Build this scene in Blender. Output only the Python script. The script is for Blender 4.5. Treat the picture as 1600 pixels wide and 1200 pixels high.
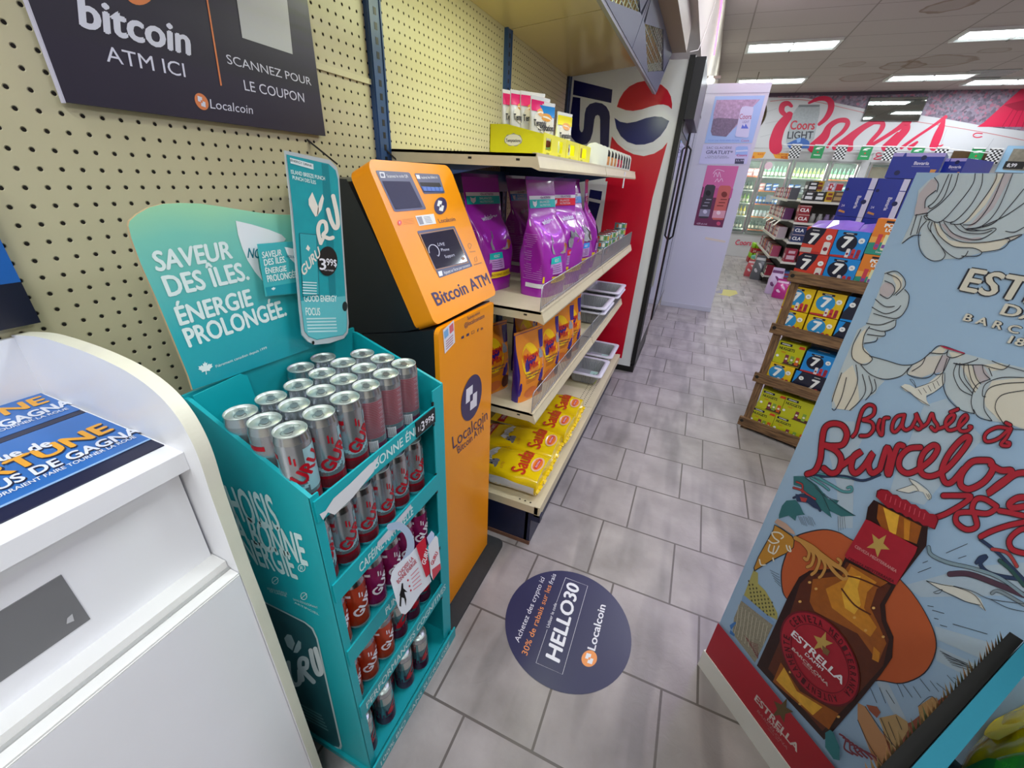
import bpy, bmesh, math, random
from mathutils import Vector, Matrix
random.seed(7)
sc = bpy.context.scene
for o in list(bpy.data.objects): bpy.data.objects.remove(o)
COL = sc.collection
# ---------------- camera (solved from the floor tiles) ----------------
CW, CH, CF = 1600.0, 1200.0, 642.02
RC = [[0.9176849, 0.3945293, 0.0469153], [0.2170457, -0.3989087, -0.8909338], [-0.3327845, 0.8277792, -0.4517034]]
CC = Vector([0.67874, -1.56872, 1.47481])
Rm = Matrix(RC)                      # world -> (right, down, forward)
cam = bpy.data.cameras.new('camera'); camo = bpy.data.objects.new('camera', cam); COL.objects.link(camo)
cam.sensor_fit = 'HORIZONTAL'; cam.sensor_width = 36.0; cam.lens = 36.0*CF/CW; cam.clip_start = .02; cam.clip_end = 60
r_, d_, f_ = Vector(RC[0]), Vector(RC[1]), Vector(RC[2])
M = Matrix(((r_.x, -d_.x, -f_.x), (r_.y, -d_.y, -f_.y), (r_.z, -d_.z, -f_.z))).to_4x4()
M.translation = CC; camo.matrix_world = M
sc.camera = camo
# ---------------- world, exposure ----------------
w = bpy.data.worlds.new('store_ambient'); sc.world = w; w.use_nodes = True
w.node_tree.nodes['Background'].inputs[0].default_value = (.9, .93, 1, 1)
w.node_tree.nodes['Background'].inputs[1].default_value = .12
sc.view_settings.view_transform = 'Standard'; sc.view_settings.look = 'None'
sc.view_settings.exposure = 0.0; sc.view_settings.gamma = 1.0; sc.view_settings.use_curve_mapping = False
# ---------------- lights: the ceiling fluorescent troffers ----------------
CEIL = 3.25
TROFFERS = [(1.31, 6.44), (1.31, 8.70), (3.62, 6.36), (3.62, 8.72), (4.85, 9.2), (4.85, 7.3), (1.31, 4.18), (3.62, 4.1),
            (1.31, 1.95), (3.62, 1.9), (1.31, -.30), (3.4, -.30), (1.31, -2.5), (3.4, -2.5), (-.05, -2.5)]
def area(name, loc, size, size_y, energy, color, rot=(0, 0, 0)):
    l = bpy.data.lights.new(name, 'AREA'); l.shape = 'RECTANGLE'; l.size = size; l.size_y = size_y
    l.energy = energy; l.color = color
    o = bpy.data.objects.new(name, l); COL.objects.link(o); o.location = loc; o.rotation_euler = rot
    return o
for i, (x, y) in enumerate(TROFFERS):
    e = 19 if y > 1 else (22 if y > -1 else 30)
    area('troffer_light', (x, y, CEIL-.035), 1.05, .3, e, (.93, .98, 1.0))
LED = area('wall_led_light', (.475, 3.3, 2.75), .02, 1.6, 5, (1, .25, .62), (0, math.radians(90), 0))
LED.rotation_euler = (0, math.radians(-90), 0)
area('violet_neon_light', (1.95, 2.1, 2.95), .05, 1.2, 20, (.45, .2, 1.0))

# ---------------- helpers ----------------
def lin(c):
    c /= 255.0
    return c/12.92 if c <= .04045 else ((c+.055)/1.055)**2.4
def hexc(h):
    h = h.lstrip('#'); return tuple(lin(int(h[i:i+2], 16)) for i in (0, 2, 4))+(1.0,)
MATS = {}
def mat(name, col='#ffffff', rough=.5, metal=0., emit=0., bump=0., scale=40., var=0., trans=0., coat=0., alpha=1.):
    if name in MATS: return MATS[name]
    m = bpy.data.materials.new(name); m.use_nodes = True; nt = m.node_tree; b = nt.nodes['Principled BSDF']
    c = hexc(col) if isinstance(col, str) else tuple(col)+(1.,)
    b.inputs['Base Color'].default_value = c; b.inputs['Roughness'].default_value = rough
    b.inputs['Metallic'].default_value = metal
    if coat: b.inputs['Coat Weight'].default_value = coat
    if trans: b.inputs['Transmission Weight'].default_value = trans
    if alpha < 1: b.inputs['Alpha'].default_value = alpha
    if emit:
        b.inputs['Emission Color'].default_value = c; b.inputs['Emission Strength'].default_value = emit
    tc = nt.nodes.new('ShaderNodeTexCoord'); n = nt.nodes.new('ShaderNodeTexNoise')
    n.inputs['Scale'].default_value = scale; n.inputs['Detail'].default_value = 3
    nt.links.new(tc.outputs['Object'], n.inputs['Vector'])
    if var:
        mx = nt.nodes.new('ShaderNodeMix'); mx.data_type = 'RGBA'
        mx.inputs[6].default_value = tuple(v*(1-var) for v in c[:3])+(1,); mx.inputs[7].default_value = tuple(min(1, v*(1+var)) for v in c[:3])+(1,)
        nt.links.new(n.outputs[0], mx.inputs[0]); nt.links.new(mx.outputs[2], b.inputs['Base Color'])
    if bump:
        bp = nt.nodes.new('ShaderNodeBump'); bp.inputs['Strength'].default_value = bump; bp.inputs['Distance'].default_value = .002
        nt.links.new(n.outputs[0], bp.inputs['Height']); nt.links.new(bp.outputs[0], b.inputs['Normal'])
    MATS[name] = m
    return m
_auto = {}
def cm(h, rough=.45, **k):
    """plain printed colour"""
    key = (h, rough, tuple(sorted(k.items())))
    if key not in _auto: _auto[key] = mat('print_%s_%d' % (h.lstrip('#'), len(_auto)), h, rough, **k)
    return _auto[key]

def ray(u, v): return Rm.transposed() @ Vector(((u-CW/2)/CF, (v-CH/2)/CF, 1.0))
class Plane:
    """a real plane in the store; .at turns a measured photo point into a point on it"""
    def __init__(s, p, n):
        s.p = Vector(p); s.n = Vector(n).normalized()
        if s.n.dot(CC-s.p) < 0: s.n = -s.n
    def at(s, u, v, off=0.):
        d = ray(u, v); t = ((s.p+s.n*off-CC).dot(s.n))/d.dot(s.n); return CC+d*t
def PX(x): return Plane((x, 0, 0), (1, 0, 0))
def PY(y): return Plane((0, y, 0), (0, 1, 0))
def PZ(z): return Plane((0, 0, z), (0, 0, 1))
class Crop:
    """photo coordinates read inside an enlarged crop"""
    def __init__(s, pl, x0, y0, k): s.pl, s.x0, s.y0, s.k, s.n = pl, x0, y0, k, pl.n
    def at(s, u, v, off=0.): return s.pl.at(s.x0+u/s.k, s.y0+v/s.k, off)
class Frame:
    """local 2-D frame: origin, right, up (world vectors) so prints can be laid out in metres"""
    def __init__(s, o, r, u): s.o, s.r, s.u = Vector(o), Vector(r), Vector(u); s.n = s.r.cross(s.u).normalized()
    def at(s, a, b, off=0.): return s.o+s.r*a+s.u*b+s.n*off

_txt = {}
def text_geo(st, bold):
    """outline text, cap height 1 and width 1; bold is made of shifted copies laid a hair apart"""
    k = (st, bold)
    if k not in _txt:
        c = bpy.data.curves.new('t', 'FONT'); c.body = st; c.size = 1; c.resolution_u = 3
        o = bpy.data.objects.new('t', c); me = bpy.data.meshes.new_from_object(o)
        vs = [v.co.copy() for v in me.vertices]; fs = [tuple(p.vertices) for p in me.polygons]
        bpy.data.objects.remove(o); bpy.data.curves.remove(c); bpy.data.meshes.remove(me)
        if vs:
            x0 = min(v.x for v in vs); x1 = max(v.x for v in vs); n = len(vs); V = []; Fc = []
            sh = [(0, 0)] if bold <= .012 else [(-bold, 0), (bold, 0), (0, -bold*.7), (0, bold*.7)]
            for q, (dx, dy) in enumerate(sh):
                V += [((v.x+dx-x0+bold)/max(x1-x0+2*bold, 1e-6), (v.y+dy)/.729, q) for v in vs]; Fc += [tuple(i+q*n for i in f) for f in fs]
            _txt[k] = (V, Fc, (x1-x0)/.729)
        else: _txt[k] = ([], [], 1)
    return _txt[k]
def crom(pts, n=6):
    if len(pts) < 3: return [tuple(p) for p in pts]
    P = [pts[0]]+list(pts)+[pts[-1]]; out = []
    for i in range(1, len(P)-2):
        for j in range(n):
            t = j/n; a, b, c, d = P[i-1:i+3]
            out.append(tuple(.5*((2*b[k])+(-a[k]+c[k])*t+(2*a[k]-5*b[k]+4*c[k]-d[k])*t*t+(-a[k]+3*b[k]-3*c[k]+d[k])*t**3) for k in range(len(b))))
    out.append(tuple(P[-2])); return out
class MB:
    def __init__(s): s.v, s.f, s.m, s.sm, s.mats = [], [], [], [], []
    def mi(s, m):
        if m not in s.mats: s.mats.append(m)
        return s.mats.index(m)
    def add(s, vs, fs, m, smooth=False):
        b = len(s.v); s.v += [Vector(v) for v in vs]; k = s.mi(m)
        for f in fs: s.f.append(tuple(b+i for i in f)); s.m.append(k); s.sm.append(smooth)
        return s
    def poly(s, pts, m): return s.add(pts, [tuple(range(len(pts)))], m)
    def hexa(s, b, t, m): return s.add(list(b)+list(t), [(3, 2, 1, 0), (4, 5, 6, 7), (0, 1, 5, 4), (1, 2, 6, 5), (2, 3, 7, 6), (3, 0, 4, 7)], m)
    def box(s, lo, hi, m):
        x0, y0, z0 = lo; x1, y1, z1 = hi
        return s.hexa([(x0, y0, z0), (x1, y0, z0), (x1, y1, z0), (x0, y1, z0)], [(x0, y0, z1), (x1, y0, z1), (x1, y1, z1), (x0, y1, z1)], m)
    def bar(s, a, b, w_, h_, m, up=(0, 0, 1)):
        a, b = Vector(a), Vector(b); d = (b-a).normalized(); u = Vector(up); r = d.cross(u)
        if r.length < 1e-4: r = d.cross(Vector((1, 0, 0)))
        r.normalize(); u = r.cross(d); r *= w_/2; u *= h_/2
        return s.hexa([a-r-u, a+r-u, a+r+u, a-r+u], [b-r-u, b+r-u, b+r+u, b-r+u], m)
    def prism(s, pts, ext, m, mside=None, smooth_side=False):
        e = Vector(ext); n = len(pts); p = [Vector(q) for q in pts]
        s.poly(p, m); s.poly([q+e for q in reversed(p)], m)
        return s.add(p+[q+e for q in p], [(i, (i+1) % n, n+(i+1) % n, n+i) for i in range(n)], mside or m, smooth_side)
    def tube(s, pts, r, m, n=8):
        pts = [Vector(p) for p in pts]; rings = []; prev = None
        for i, p in enumerate(pts):
            d = (pts[min(i+1, len(pts)-1)]-pts[max(i-1, 0)]).normalized()
            a = d.cross(Vector((0, 0, 1))) if prev is None else prev-d*prev.dot(d)
            if a.length < 1e-3: a = d.cross(Vector((1, 0, 0)))
            a.normalize(); prev = a; b = d.cross(a); rr = r[i] if isinstance(r, (list, tuple)) else r
            rings.append([p+(a*math.cos(2*math.pi*k/n)+b*math.sin(2*math.pi*k/n))*rr for k in range(n)])
        vs = [q for g in rings for q in g]; fs = []
        for i in range(len(rings)-1):
            for k in range(n): fs.append((i*n+k, i*n+(k+1) % n, (i+1)*n+(k+1) % n, (i+1)*n+k))
        s.add(vs, fs, m, True); s.poly(rings[0][::-1], m); return s.poly(rings[-1], m)
    def lathe(s, prof, c, m, n=28, cap=False):
        c = Vector(c); vs = []; fs = []
        for (r, z) in prof: vs += [c+Vector((r*math.cos(2*math.pi*k/n), r*math.sin(2*math.pi*k/n), z)) for k in range(n)]
        for i in range(len(prof)-1):
            for k in range(n): fs.append((i*n+k, i*n+(k+1) % n, (i+1)*n+(k+1) % n, (i+1)*n+k))
        return s.add(vs, fs, m, True)
    def disc(s, F, c, r, m, off=0, n=28, ry=None):
        return s.poly([F.at(c[0]+r*math.cos(2*math.pi*k/n), c[1]+(ry or r)*math.sin(2*math.pi*k/n), off) for k in range(n)], m)
    def P(s, F, pts, m, off=0.0008): return s.poly([F.at(u, v, off) for u, v in pts], m)
    def R(s, F, x0, y0, x1, y1, m, off=0.0008): return s.P(F, [(x0, y0), (x1, y0), (x1, y1), (x0, y1)], m, off)
    def ribbon(s, F, pts, wd, m, off=.001, smooth=True, closed=False):
        """a brush stroke on F; wd a width or list, in F units"""
        if closed: pts = list(pts)+[pts[0]]
        q = [(p[0], p[1], (wd[i] if isinstance(wd, (list, tuple)) else wd)) for i, p in enumerate(pts)]
        if smooth: q = crom(q)
        vs = []; s.k = getattr(s, 'k', 0)+1; off += (s.k % 12)*3e-5
        for i, (x, y, ww) in enumerate(q):
            if i: off += 2.5e-6
            a = q[max(i-1, 0)]; b = q[min(i+1, len(q)-1)]; dx, dy = b[0]-a[0], b[1]-a[1]; L = math.hypot(dx, dy) or 1
            nx, ny = -dy/L*ww/2, dx/L*ww/2; vs += [F.at(x+nx, y+ny, off), F.at(x-nx, y-ny, off)]
        s.add(vs, [(2*i, 2*i+1, 2*i+3, 2*i+2) for i in range(len(q)-1)], m)
        for j, e in enumerate((q[0], q[-1])):
            if e[2] > 0: s.poly([F.at(e[0]+e[2]/2*math.cos(k*math.pi/6), e[1]+e[2]/2*math.sin(k*math.pi/6), off+1.2e-5*(j+1)) for k in range(12)], m)
        return s
    def text(s, F, st, bl, br, tl, m, off=.0012, bold=0.0):
        """string whose baseline runs bl->br and whose capitals rise to tl, all read on F"""
        O = F.at(*bl, off); U = F.at(*br, off)-O; V = F.at(*tl, off)-O
        vs, fs, _ = text_geo(st, bold)
        N = (F.n if not isinstance(F, Plane) else F.n)*2.5e-5
        return s.add([O+U*x+V*y+N*q for x, y, q in vs], fs, m)
    def textm(s, F, st, x, y, h, m, off=.0012, bold=0.0, wscale=1., align='l', rot=0., maxw=None):
        """metric text on a Frame: lower-left x,y, cap height h"""
        vs, fs, asp = text_geo(st, bold); W = asp*h*wscale
        if maxw and W > maxw: W = maxw
        c, sn = math.cos(rot), math.sin(rot)
        if align == 'c': x -= W/2*c; y -= W/2*sn
        return s.add([F.at(x+W*a*c-h*b*sn, y+W*a*sn+h*b*c, off+2.5e-5*q) for a, b, q in vs], fs, m)
    def build(s, name, parent=None, origin=None, bevel=0, loc=None):
        if parent is not None:
            org = Vector((0, 0, 0)); p = parent
            while p is not None: org = org+p.location; p = p.parent
        elif origin == 'keep': org = Vector((0, 0, 0))
        elif origin is not None: org = Vector(origin)
        else:
            xs = [v.x for v in s.v]; ys = [v.y for v in s.v]; org = Vector(((min(xs)+max(xs))/2, (min(ys)+max(ys))/2, min(v.z for v in s.v)))
        me = bpy.data.meshes.new(name); me.from_pydata([v-org for v in s.v], [], s.f)
        for m in s.mats: me.materials.append(m)
        me.polygons.foreach_set('material_index', s.m); me.polygons.foreach_set('use_smooth', s.sm); me.update()
        o = bpy.data.objects.new(name, me); COL.objects.link(o)
        if parent is not None: o.parent = parent
        else: o.location = org
        if bevel:
            b = o.modifiers.new('edge', 'BEVEL'); b.width = bevel; b.segments = 2; b.limit_method = 'ANGLE'; b.angle_limit = math.radians(50)
        return o
def tag(o, label=None, cat=None, group=None, kind=None):
    if label: o['label'] = label
    if cat: o['category'] = cat
    if group: o['group'] = group
    if kind: o['kind'] = kind
    return o
def thing(name, label, cat, loc, group=None, rz=0):
    o = bpy.data.objects.new(name, None); COL.objects.link(o); o.location = loc; o.rotation_euler = (0, 0, rz); o.empty_display_size = .05
    return tag(o, label, cat, group)
def copy_tree(o, parent=None):
    c = o.copy(); COL.objects.link(c)
    if parent is not None: c.parent = parent
    for ch in list(o.children): copy_tree(ch, c)
    return c
def put(proto, used, loc, rz, label, group=None, s=None, rx=0, ry=0):
    """first use moves the prototype itself, later uses copy it with its parts"""
    o = proto if not used else copy_tree(proto)
    used.append(1); o.location = loc; o.rotation_euler = (rx, ry, rz); o['label'] = label
    if s: o.scale = s
    if group: o['group'] = group
    return o
def fbox(mb, F, w_, h_, d_, m, x=0, y=0, z0=0):
    """box whose front lies on frame F (x to x+w, y to y+h), going back d"""
    p = [F.at(a, b, z0) for a, b in ((x, y), (x+w_, y), (x+w_, y+h_), (x, y+h_))]; q = [v-F.n*d_ for v in p]
    mb.hexa(q, p, m)
ORD = ['leftmost', 'second from left', 'third from left', 'fourth from left', 'fifth from left', 'sixth from left', 'seventh from left', 'eighth from left', 'ninth from left', 'tenth from left']
# ================= materials =================
WHITE = mat('white_laminate', '#efeff4', .35, var=.03, scale=6)
CREAM = mat('cream_edge_band', '#dfdccb', .5, var=.05, scale=25, bump=.1)
TAN = mat('almond_steel', '#cfc3a4', .42, var=.05, scale=30)
NAVYST = mat('navy_steel', '#2c4a7c', .4)
NAVYDK = mat('dark_navy_steel', '#131b3a', .45, var=.3, scale=18)
BLACK = mat('black_plastic', '#0b0b0d', .45)
FENC = mat('fence_wire', '#a9acb4', .3, .7)
CHROME = mat('chrome_wire', '#c9cdd2', .22, 1)
ALU = mat('brushed_aluminium', '#b9bdc2', .32, .9)
STEEL = mat('can_aluminium', '#c3c7cb', .24, 1)
def pattern_mat(name, build):
    m = bpy.data.materials.new(name); m.use_nodes = True; build(m.node_tree, m.node_tree.nodes['Principled BSDF']); return m
def math_node(nt, op, a, b=None):
    n = nt.nodes.new('ShaderNodeMath'); n.operation = op
    for i, v in enumerate((a, b)):
        if v is None: continue
        if isinstance(v, (int, float)): n.inputs[i].default_value = v
        else: nt.links.new(v, n.inputs[i])
    return n.outputs[0]
def floor_nodes(nt, b):
    T = .33; y0 = 0.0
    g = nt.nodes.new('ShaderNodeNewGeometry'); sep = nt.nodes.new('ShaderNodeSeparateXYZ'); nt.links.new(g.outputs['Position'], sep.inputs[0])
    X, Y = sep.outputs[0], sep.outputs[1]
    row = math_node(nt, 'FLOOR', math_node(nt, 'DIVIDE', Y, T))
    odd = math_node(nt, 'FRACT', math_node(nt, 'MULTIPLY', math_node(nt, 'ADD', row, 100), .5))   # 0 even, .5 odd
    off = math_node(nt, 'MULTIPLY', odd, 2*.333)
    fx = math_node(nt, 'SUBTRACT', math_node(nt, 'DIVIDE', X, T), math_node(nt, 'ADD', .712+.007, math_node(nt, 'SUBTRACT', .333, off)))
    fxr = math_node(nt, 'FRACT', math_node(nt, 'ADD', fx, 100)); fyr = math_node(nt, 'FRACT', math_node(nt, 'ADD', math_node(nt, 'DIVIDE', Y, T), 100))
    ex = math_node(nt, 'MINIMUM', fxr, math_node(nt, 'SUBTRACT', 1, fxr)); ey = math_node(nt, 'MINIMUM', fyr, math_node(nt, 'SUBTRACT', 1, fyr))
    e = math_node(nt, 'MINIMUM', ex, ey); gr = math_node(nt, 'LESS_THAN', e, .0115)
    cx = nt.nodes.new('ShaderNodeCombineXYZ'); nt.links.new(math_node(nt, 'FLOOR', fx), cx.inputs[0]); nt.links.new(row, cx.inputs[1])
    wn = nt.nodes.new('ShaderNodeTexWhiteNoise'); nt.links.new(cx.outputs[0], wn.inputs[0])
    n1 = nt.nodes.new('ShaderNodeTexNoise'); n1.inputs['Scale'].default_value = 5; n1.inputs['Detail'].default_value = 8; nt.links.new(g.outputs['Position'], n1.inputs['Vector'])
    # soft darker stripes inside each tile (slate-like streaks running along the aisle)
    mp = nt.nodes.new('ShaderNodeMapping'); mp.inputs['Scale'].default_value = (9, 1.6, 1); nt.links.new(g.outputs['Position'], mp.inputs[0])
    n2 = nt.nodes.new('ShaderNodeTexNoise'); n2.inputs['Scale'].default_value = 1; n2.inputs['Detail'].default_value = 2; nt.links.new(mp.outputs[0], n2.inputs['Vector'])
    def ramp(src, a, ca, bb, cb):
        r = nt.nodes.new('ShaderNodeValToRGB'); r.color_ramp.elements[0].position = a; r.color_ramp.elements[0].color = hexc(ca)
        r.color_ramp.elements[1].position = bb; r.color_ramp.elements[1].color = hexc(cb); nt.links.new(src, r.inputs[0]); return r.outputs[0]
    def mix(f, a, c, mode='MIX'):
        m = nt.nodes.new('ShaderNodeMix'); m.data_type = 'RGBA'; m.blend_type = mode
        for i, v in ((0, f), (6, a), (7, c)):
            if isinstance(v, (int, float)): m.inputs[i].default_value = v
            elif isinstance(v, tuple): m.inputs[i].default_value = v
            else: nt.links.new(v, m.inputs[i])
        return m.outputs[2]
    base = ramp(n1.outputs[0], .3, '#827b79', .72, '#a8a09f')
    streak = ramp(n2.outputs[0], .36, '#7f8488', .5, '#ffffff')
    c = mix(.38, base, streak, 'MULTIPLY')
    c = mix(math_node(nt, 'MULTIPLY', wn.outputs[0], .22), c, hexc('#a094a0'))
    c = mix(gr, c, hexc('#5b5351'))
    nt.links.new(c, b.inputs['Base Color'])
    n3 = nt.nodes.new('ShaderNodeTexNoise'); n3.inputs['Scale'].default_value = 28; n3.inputs['Detail'].default_value = 9; n3.inputs['Distortion'].default_value = 1.2; nt.links.new(g.outputs['Position'], n3.inputs['Vector'])
    h = math_node(nt, 'SUBTRACT', n3.outputs[0], math_node(nt, 'MULTIPLY', gr, 1.2))
    bp = nt.nodes.new('ShaderNodeBump'); bp.inputs['Strength'].default_value = .55; bp.inputs['Distance'].default_value = .004; nt.links.new(h, bp.inputs['Height']); nt.links.new(bp.outputs[0], b.inputs['Normal'])
    b.inputs['Roughness'].default_value = .42
FLOORM = pattern_mat('slate_tile', floor_nodes)
def peg_nodes(col):
    def f(nt, b):
        S = .02745
        g = nt.nodes.new('ShaderNodeNewGeometry'); sep = nt.nodes.new('ShaderNodeSeparateXYZ'); nt.links.new(g.outputs['Position'], sep.inputs[0])
        def frac(v, o): return math_node(nt, 'SUBTRACT', math_node(nt, 'FRACT', math_node(nt, 'ADD', math_node(nt, 'DIVIDE', math_node(nt, 'SUBTRACT', v, o), S), 100.5)), .5)
        a = frac(sep.outputs[1], -.4115); c = frac(sep.outputs[2], 1.5855)
        d = math_node(nt, 'SQRT', math_node(nt, 'ADD', math_node(nt, 'MULTIPLY', a, a), math_node(nt, 'MULTIPLY', c, c)))
        hole = math_node(nt, 'LESS_THAN', d, .115)
        m = nt.nodes.new('ShaderNodeMix'); m.data_type = 'RGBA'; nt.links.new(hole, m.inputs[0]); m.inputs[6].default_value = hexc(col); m.inputs[7].default_value = hexc('#1a140e')
        nt.links.new(m.outputs[2], b.inputs['Base Color']); b.inputs['Roughness'].default_value = .42
        rr = nt.nodes.new('ShaderNodeMapRange'); nt.links.new(hole, rr.inputs[0]); rr.inputs[3].default_value = .42; rr.inputs[4].default_value = 1; nt.links.new(rr.outputs[0], b.inputs['Roughness'])
        edge = nt.nodes.new('ShaderNodeMapRange'); nt.links.new(d, edge.inputs[0]); edge.inputs[1].default_value = .1; edge.inputs[2].default_value = .16
        bp = nt.nodes.new('ShaderNodeBump'); bp.inputs['Strength'].default_value = .8; bp.inputs['Distance'].default_value = .003; nt.links.new(edge.outputs[0], bp.inputs['Height']); nt.links.new(bp.outputs[0], b.inputs['Normal'])
    return f
PEG = pattern_mat('pegboard_almond', peg_nodes('#c8bf9e'))
def ceil_nodes(nt, b):
    g = nt.nodes.new('ShaderNodeNewGeometry'); sep = nt.nodes.new('ShaderNodeSeparateXYZ'); nt.links.new(g.outputs['Position'], sep.inputs[0])
    def line(v, o, S, wd):
        f = math_node(nt, 'FRACT', math_node(nt, 'ADD', math_node(nt, 'DIVIDE', math_node(nt, 'SUBTRACT', v, o), S), 100)); return math_node(nt, 'LESS_THAN', math_node(nt, 'MINIMUM', f, math_node(nt, 'SUBTRACT', 1, f)), wd/S)
    l = math_node(nt, 'MAXIMUM', line(sep.outputs[0], .74, 1.155, .008), line(sep.outputs[1], 6.19, .565, .006))
    m = nt.nodes.new('ShaderNodeMix'); m.data_type = 'RGBA'; nt.links.new(l, m.inputs[0]); m.inputs[6].default_value = hexc('#b3aba6'); m.inputs[7].default_value = hexc('#8d857e'); last = m.outputs[2]
    # round brown water stains
    for (x, y, r, a) in ((2.55, 5.3, .22, .8), (3.0, 7.9, .3, .7), (3.35, 7.75, .42, .6), (2.7, 8.7, .35, .6), (2.35, 7.7, .16, .5), (3.75, 7.2, .16, .5)):
        dx = math_node(nt, 'SUBTRACT', sep.outputs[0], x); dy = math_node(nt, 'SUBTRACT', sep.outputs[1], y)
        n = nt.nodes.new('ShaderNodeTexNoise'); n.inputs['Scale'].default_value = 3; nt.links.new(g.outputs['Position'], n.inputs['Vector'])
        d = math_node(nt, 'ADD', math_node(nt, 'SQRT', math_node(nt, 'ADD', math_node(nt, 'MULTIPLY', dx, dx), math_node(nt, 'MULTIPLY', dy, dy))), math_node(nt, 'MULTIPLY', math_node(nt, 'SUBTRACT', n.outputs[0], .5), .3))
        r1 = nt.nodes.new('ShaderNodeValToRGB'); e = r1.color_ramp.elements; e[0].position = 0; e[0].color = (.35*a,)*3+(1,); e[1].position = 1; e[1].color = (0, 0, 0, 1)
        for p, v in ((.75, .3*a), (.93, a), (.99, 0)):
            q = e.new(p); q.color = (v, v, v, 1)
        nt.links.new(math_node(nt, 'DIVIDE', d, r), r1.inputs[0])
        m2 = nt.nodes.new('ShaderNodeMix'); m2.data_type = 'RGBA'; nt.links.new(r1.outputs[0], m2.inputs[0]); nt.links.new(last, m2.inputs[6]); m2.inputs[7].default_value = hexc('#7d6650'); last = m2.outputs[2]
    nt.links.new(last, b.inputs['Base Color']); b.inputs['Roughness'].default_value = .9
CEILM = pattern_mat('stained_ceiling_tile', ceil_nodes)
WALLM = mat('beige_wall_paint', '#d6cfc0', .8, bump=.05)

# ================= room shell =================
X1, Y0, Y1 = 7.2, -4.2, 10.7
def struct(name, mb): return tag(mb.build(name, origin='keep'), kind='structure')
struct('floor', MB().box((-.55, Y0, -.1), (X1, Y1, 0), FLOORM))
struct('ceiling', MB().box((-.55, Y0, CEIL), (X1, Y1, CEIL+.1), CEILM))
struct('wall_left', MB().box((-.55, Y0, 0), (-.40, 1.80, CEIL), WALLM).box((-.55, 1.8, 0), (-.40, Y1, CEIL), WALLM).box((-.40, -.3, 2.31), (.43, 4.28, CEIL), WALLM).box((-.40, 4.28, 0), (.43, Y1, CEIL), WALLM))
struct('wall_right', MB().box((X1, Y0, 0), (X1+.1, Y1, CEIL), WALLM))
struct('wall_near', MB().box((-.55, Y0-.1, 0), (X1, Y0, CEIL), WALLM))
WB = mat('cooler_wall_white', '#c3c3c6', .5)
struct('wall_far', MB().box((-.55, Y1, 0), (X1, Y1+.1, CEIL), WB).box((.43, 10.0, 2.24), (X1, Y1, CEIL), WB).box((.43, 10.0, 0), (X1, Y1, .5), WB)
       .box((.43, 10.0, .5), (.80, Y1, 2.24), WB).box((3.46, 10.0, .5), (3.60, Y1, 2.24), WB).box((4.35, 10.0, .5), (X1, Y1, 2.24), WB))
# troffers
TUBE = mat('fluorescent_glow', '#f2fbff', .5, emit=9)
TRF = mat('troffer_white', '#d9dedb', .5)
nt_ = []
for i, (x, y) in enumerate(TROFFERS):
    if i == 0:
        t0 = thing('ceiling_light', 'recessed fluorescent ceiling light', 'ceiling light', (0, 0, CEIL), 'fluorescent ceiling lights')
        f = MB()
        for a, b in (((-.56, -.24, -.03), (.56, -.205, 0)), ((-.56, .205, -.03), (.56, .24, 0)), ((-.56, -.205, -.03), (-.525, .205, 0)), ((.525, -.205, -.03), (.56, .205, 0))):
            f.box(a, b, TRF)
        f.build('light_frame', None, (0, 0, 0)).parent = t0
        d = MB().box((-.525, -.205, -.012), (.525, .205, -.002), mat('troffer_reflector', '#cfd8d6', .4, emit=.6)); o = d.build('reflector', None, (0, 0, 0)); o.parent = t0
        for yy in (-.09, .05):
            g = MB().bar((-.51, yy, -.022), (.51, yy, -.022), .075, .02, TUBE); o = g.build('tube', None, (0, 0, 0)); o.parent = t0
        lens = MB().box((.0, -.24, -.04), (.012, .24, -.028), mat('lamp_clip', '#60605c', .6)); o = lens.build('clip', None, (0, 0, 0)); o.parent = t0
    lab = {0: 'fluorescent ceiling light nearest above the white cooler end panel', 1: 'small far fluorescent ceiling light in front of the red script mural', 2: 'largest bright fluorescent ceiling light at the top right edge',
           3: 'fluorescent ceiling light above the right half of the mural, left one of the close pair', 4: 'fluorescent ceiling light at the right edge, right one of the close pair nearest the mural',
           5: 'fluorescent ceiling light cut by the right picture edge between two others'}.get(i, 'fluorescent ceiling light above the near part of the store, row %d' % (i-5))
    if i < 6: put(t0, nt_, (x, y, CEIL), 0, lab)
    else: put(t0, nt_, (x, y, CEIL), 0, 'fluorescent ceiling light outside the picture over the front of the store')

# ================= gondola shelving against the left wall =================
gon = thing('gondola_shelving', 'almond pegboard wall shelving with navy uprights, shelves of pet food and slanted canopy', 'shelving', (-.32, .65, 0))
def part(name, mb, parent, label=None, bevel=0):
    o = mb.build(name, parent, bevel=bevel)
    if label: o['label'] = label
    return o
def pegpanel(y0, y1, z0, z1): return MB().box((-.335, y0, z0), (-.32, y1, z1), PEG)
part('peg_panel', pegpanel(-1.62, -.35, .1, 1.702), gon); part('peg_panel', pegpanel(-1.62, -.35, 1.708, 2.3), gon)
part('peg_panel', pegpanel(-2.9, -1.65, .1, 2.3), gon)
part('peg_panel', pegpanel(-.30, .61, .1, 2.09), gon); part('peg_panel', pegpanel(.645, 1.615, .1, 2.09), gon)
for y in (-1.635, -.325, .628, 1.63):
    m = MB().box((-.345, y-.03, 0), (-.305, y+.03, 2.3 if y < 0 else 2.12), NAVYST if y < 1 else NAVYDK)
    k = .1
    while k < 2.05 and y > -1:
        m.box((-.306, y-.006, k), (-.3044, y+.006, k+.017), BLACK); k += .034
    for s in (-1, 1): m.box((-.306, y+s*.024-.003, 0), (-.302, y+s*.024+.003, 2.1), NAVYST)
    part('upright', m, gon)
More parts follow.
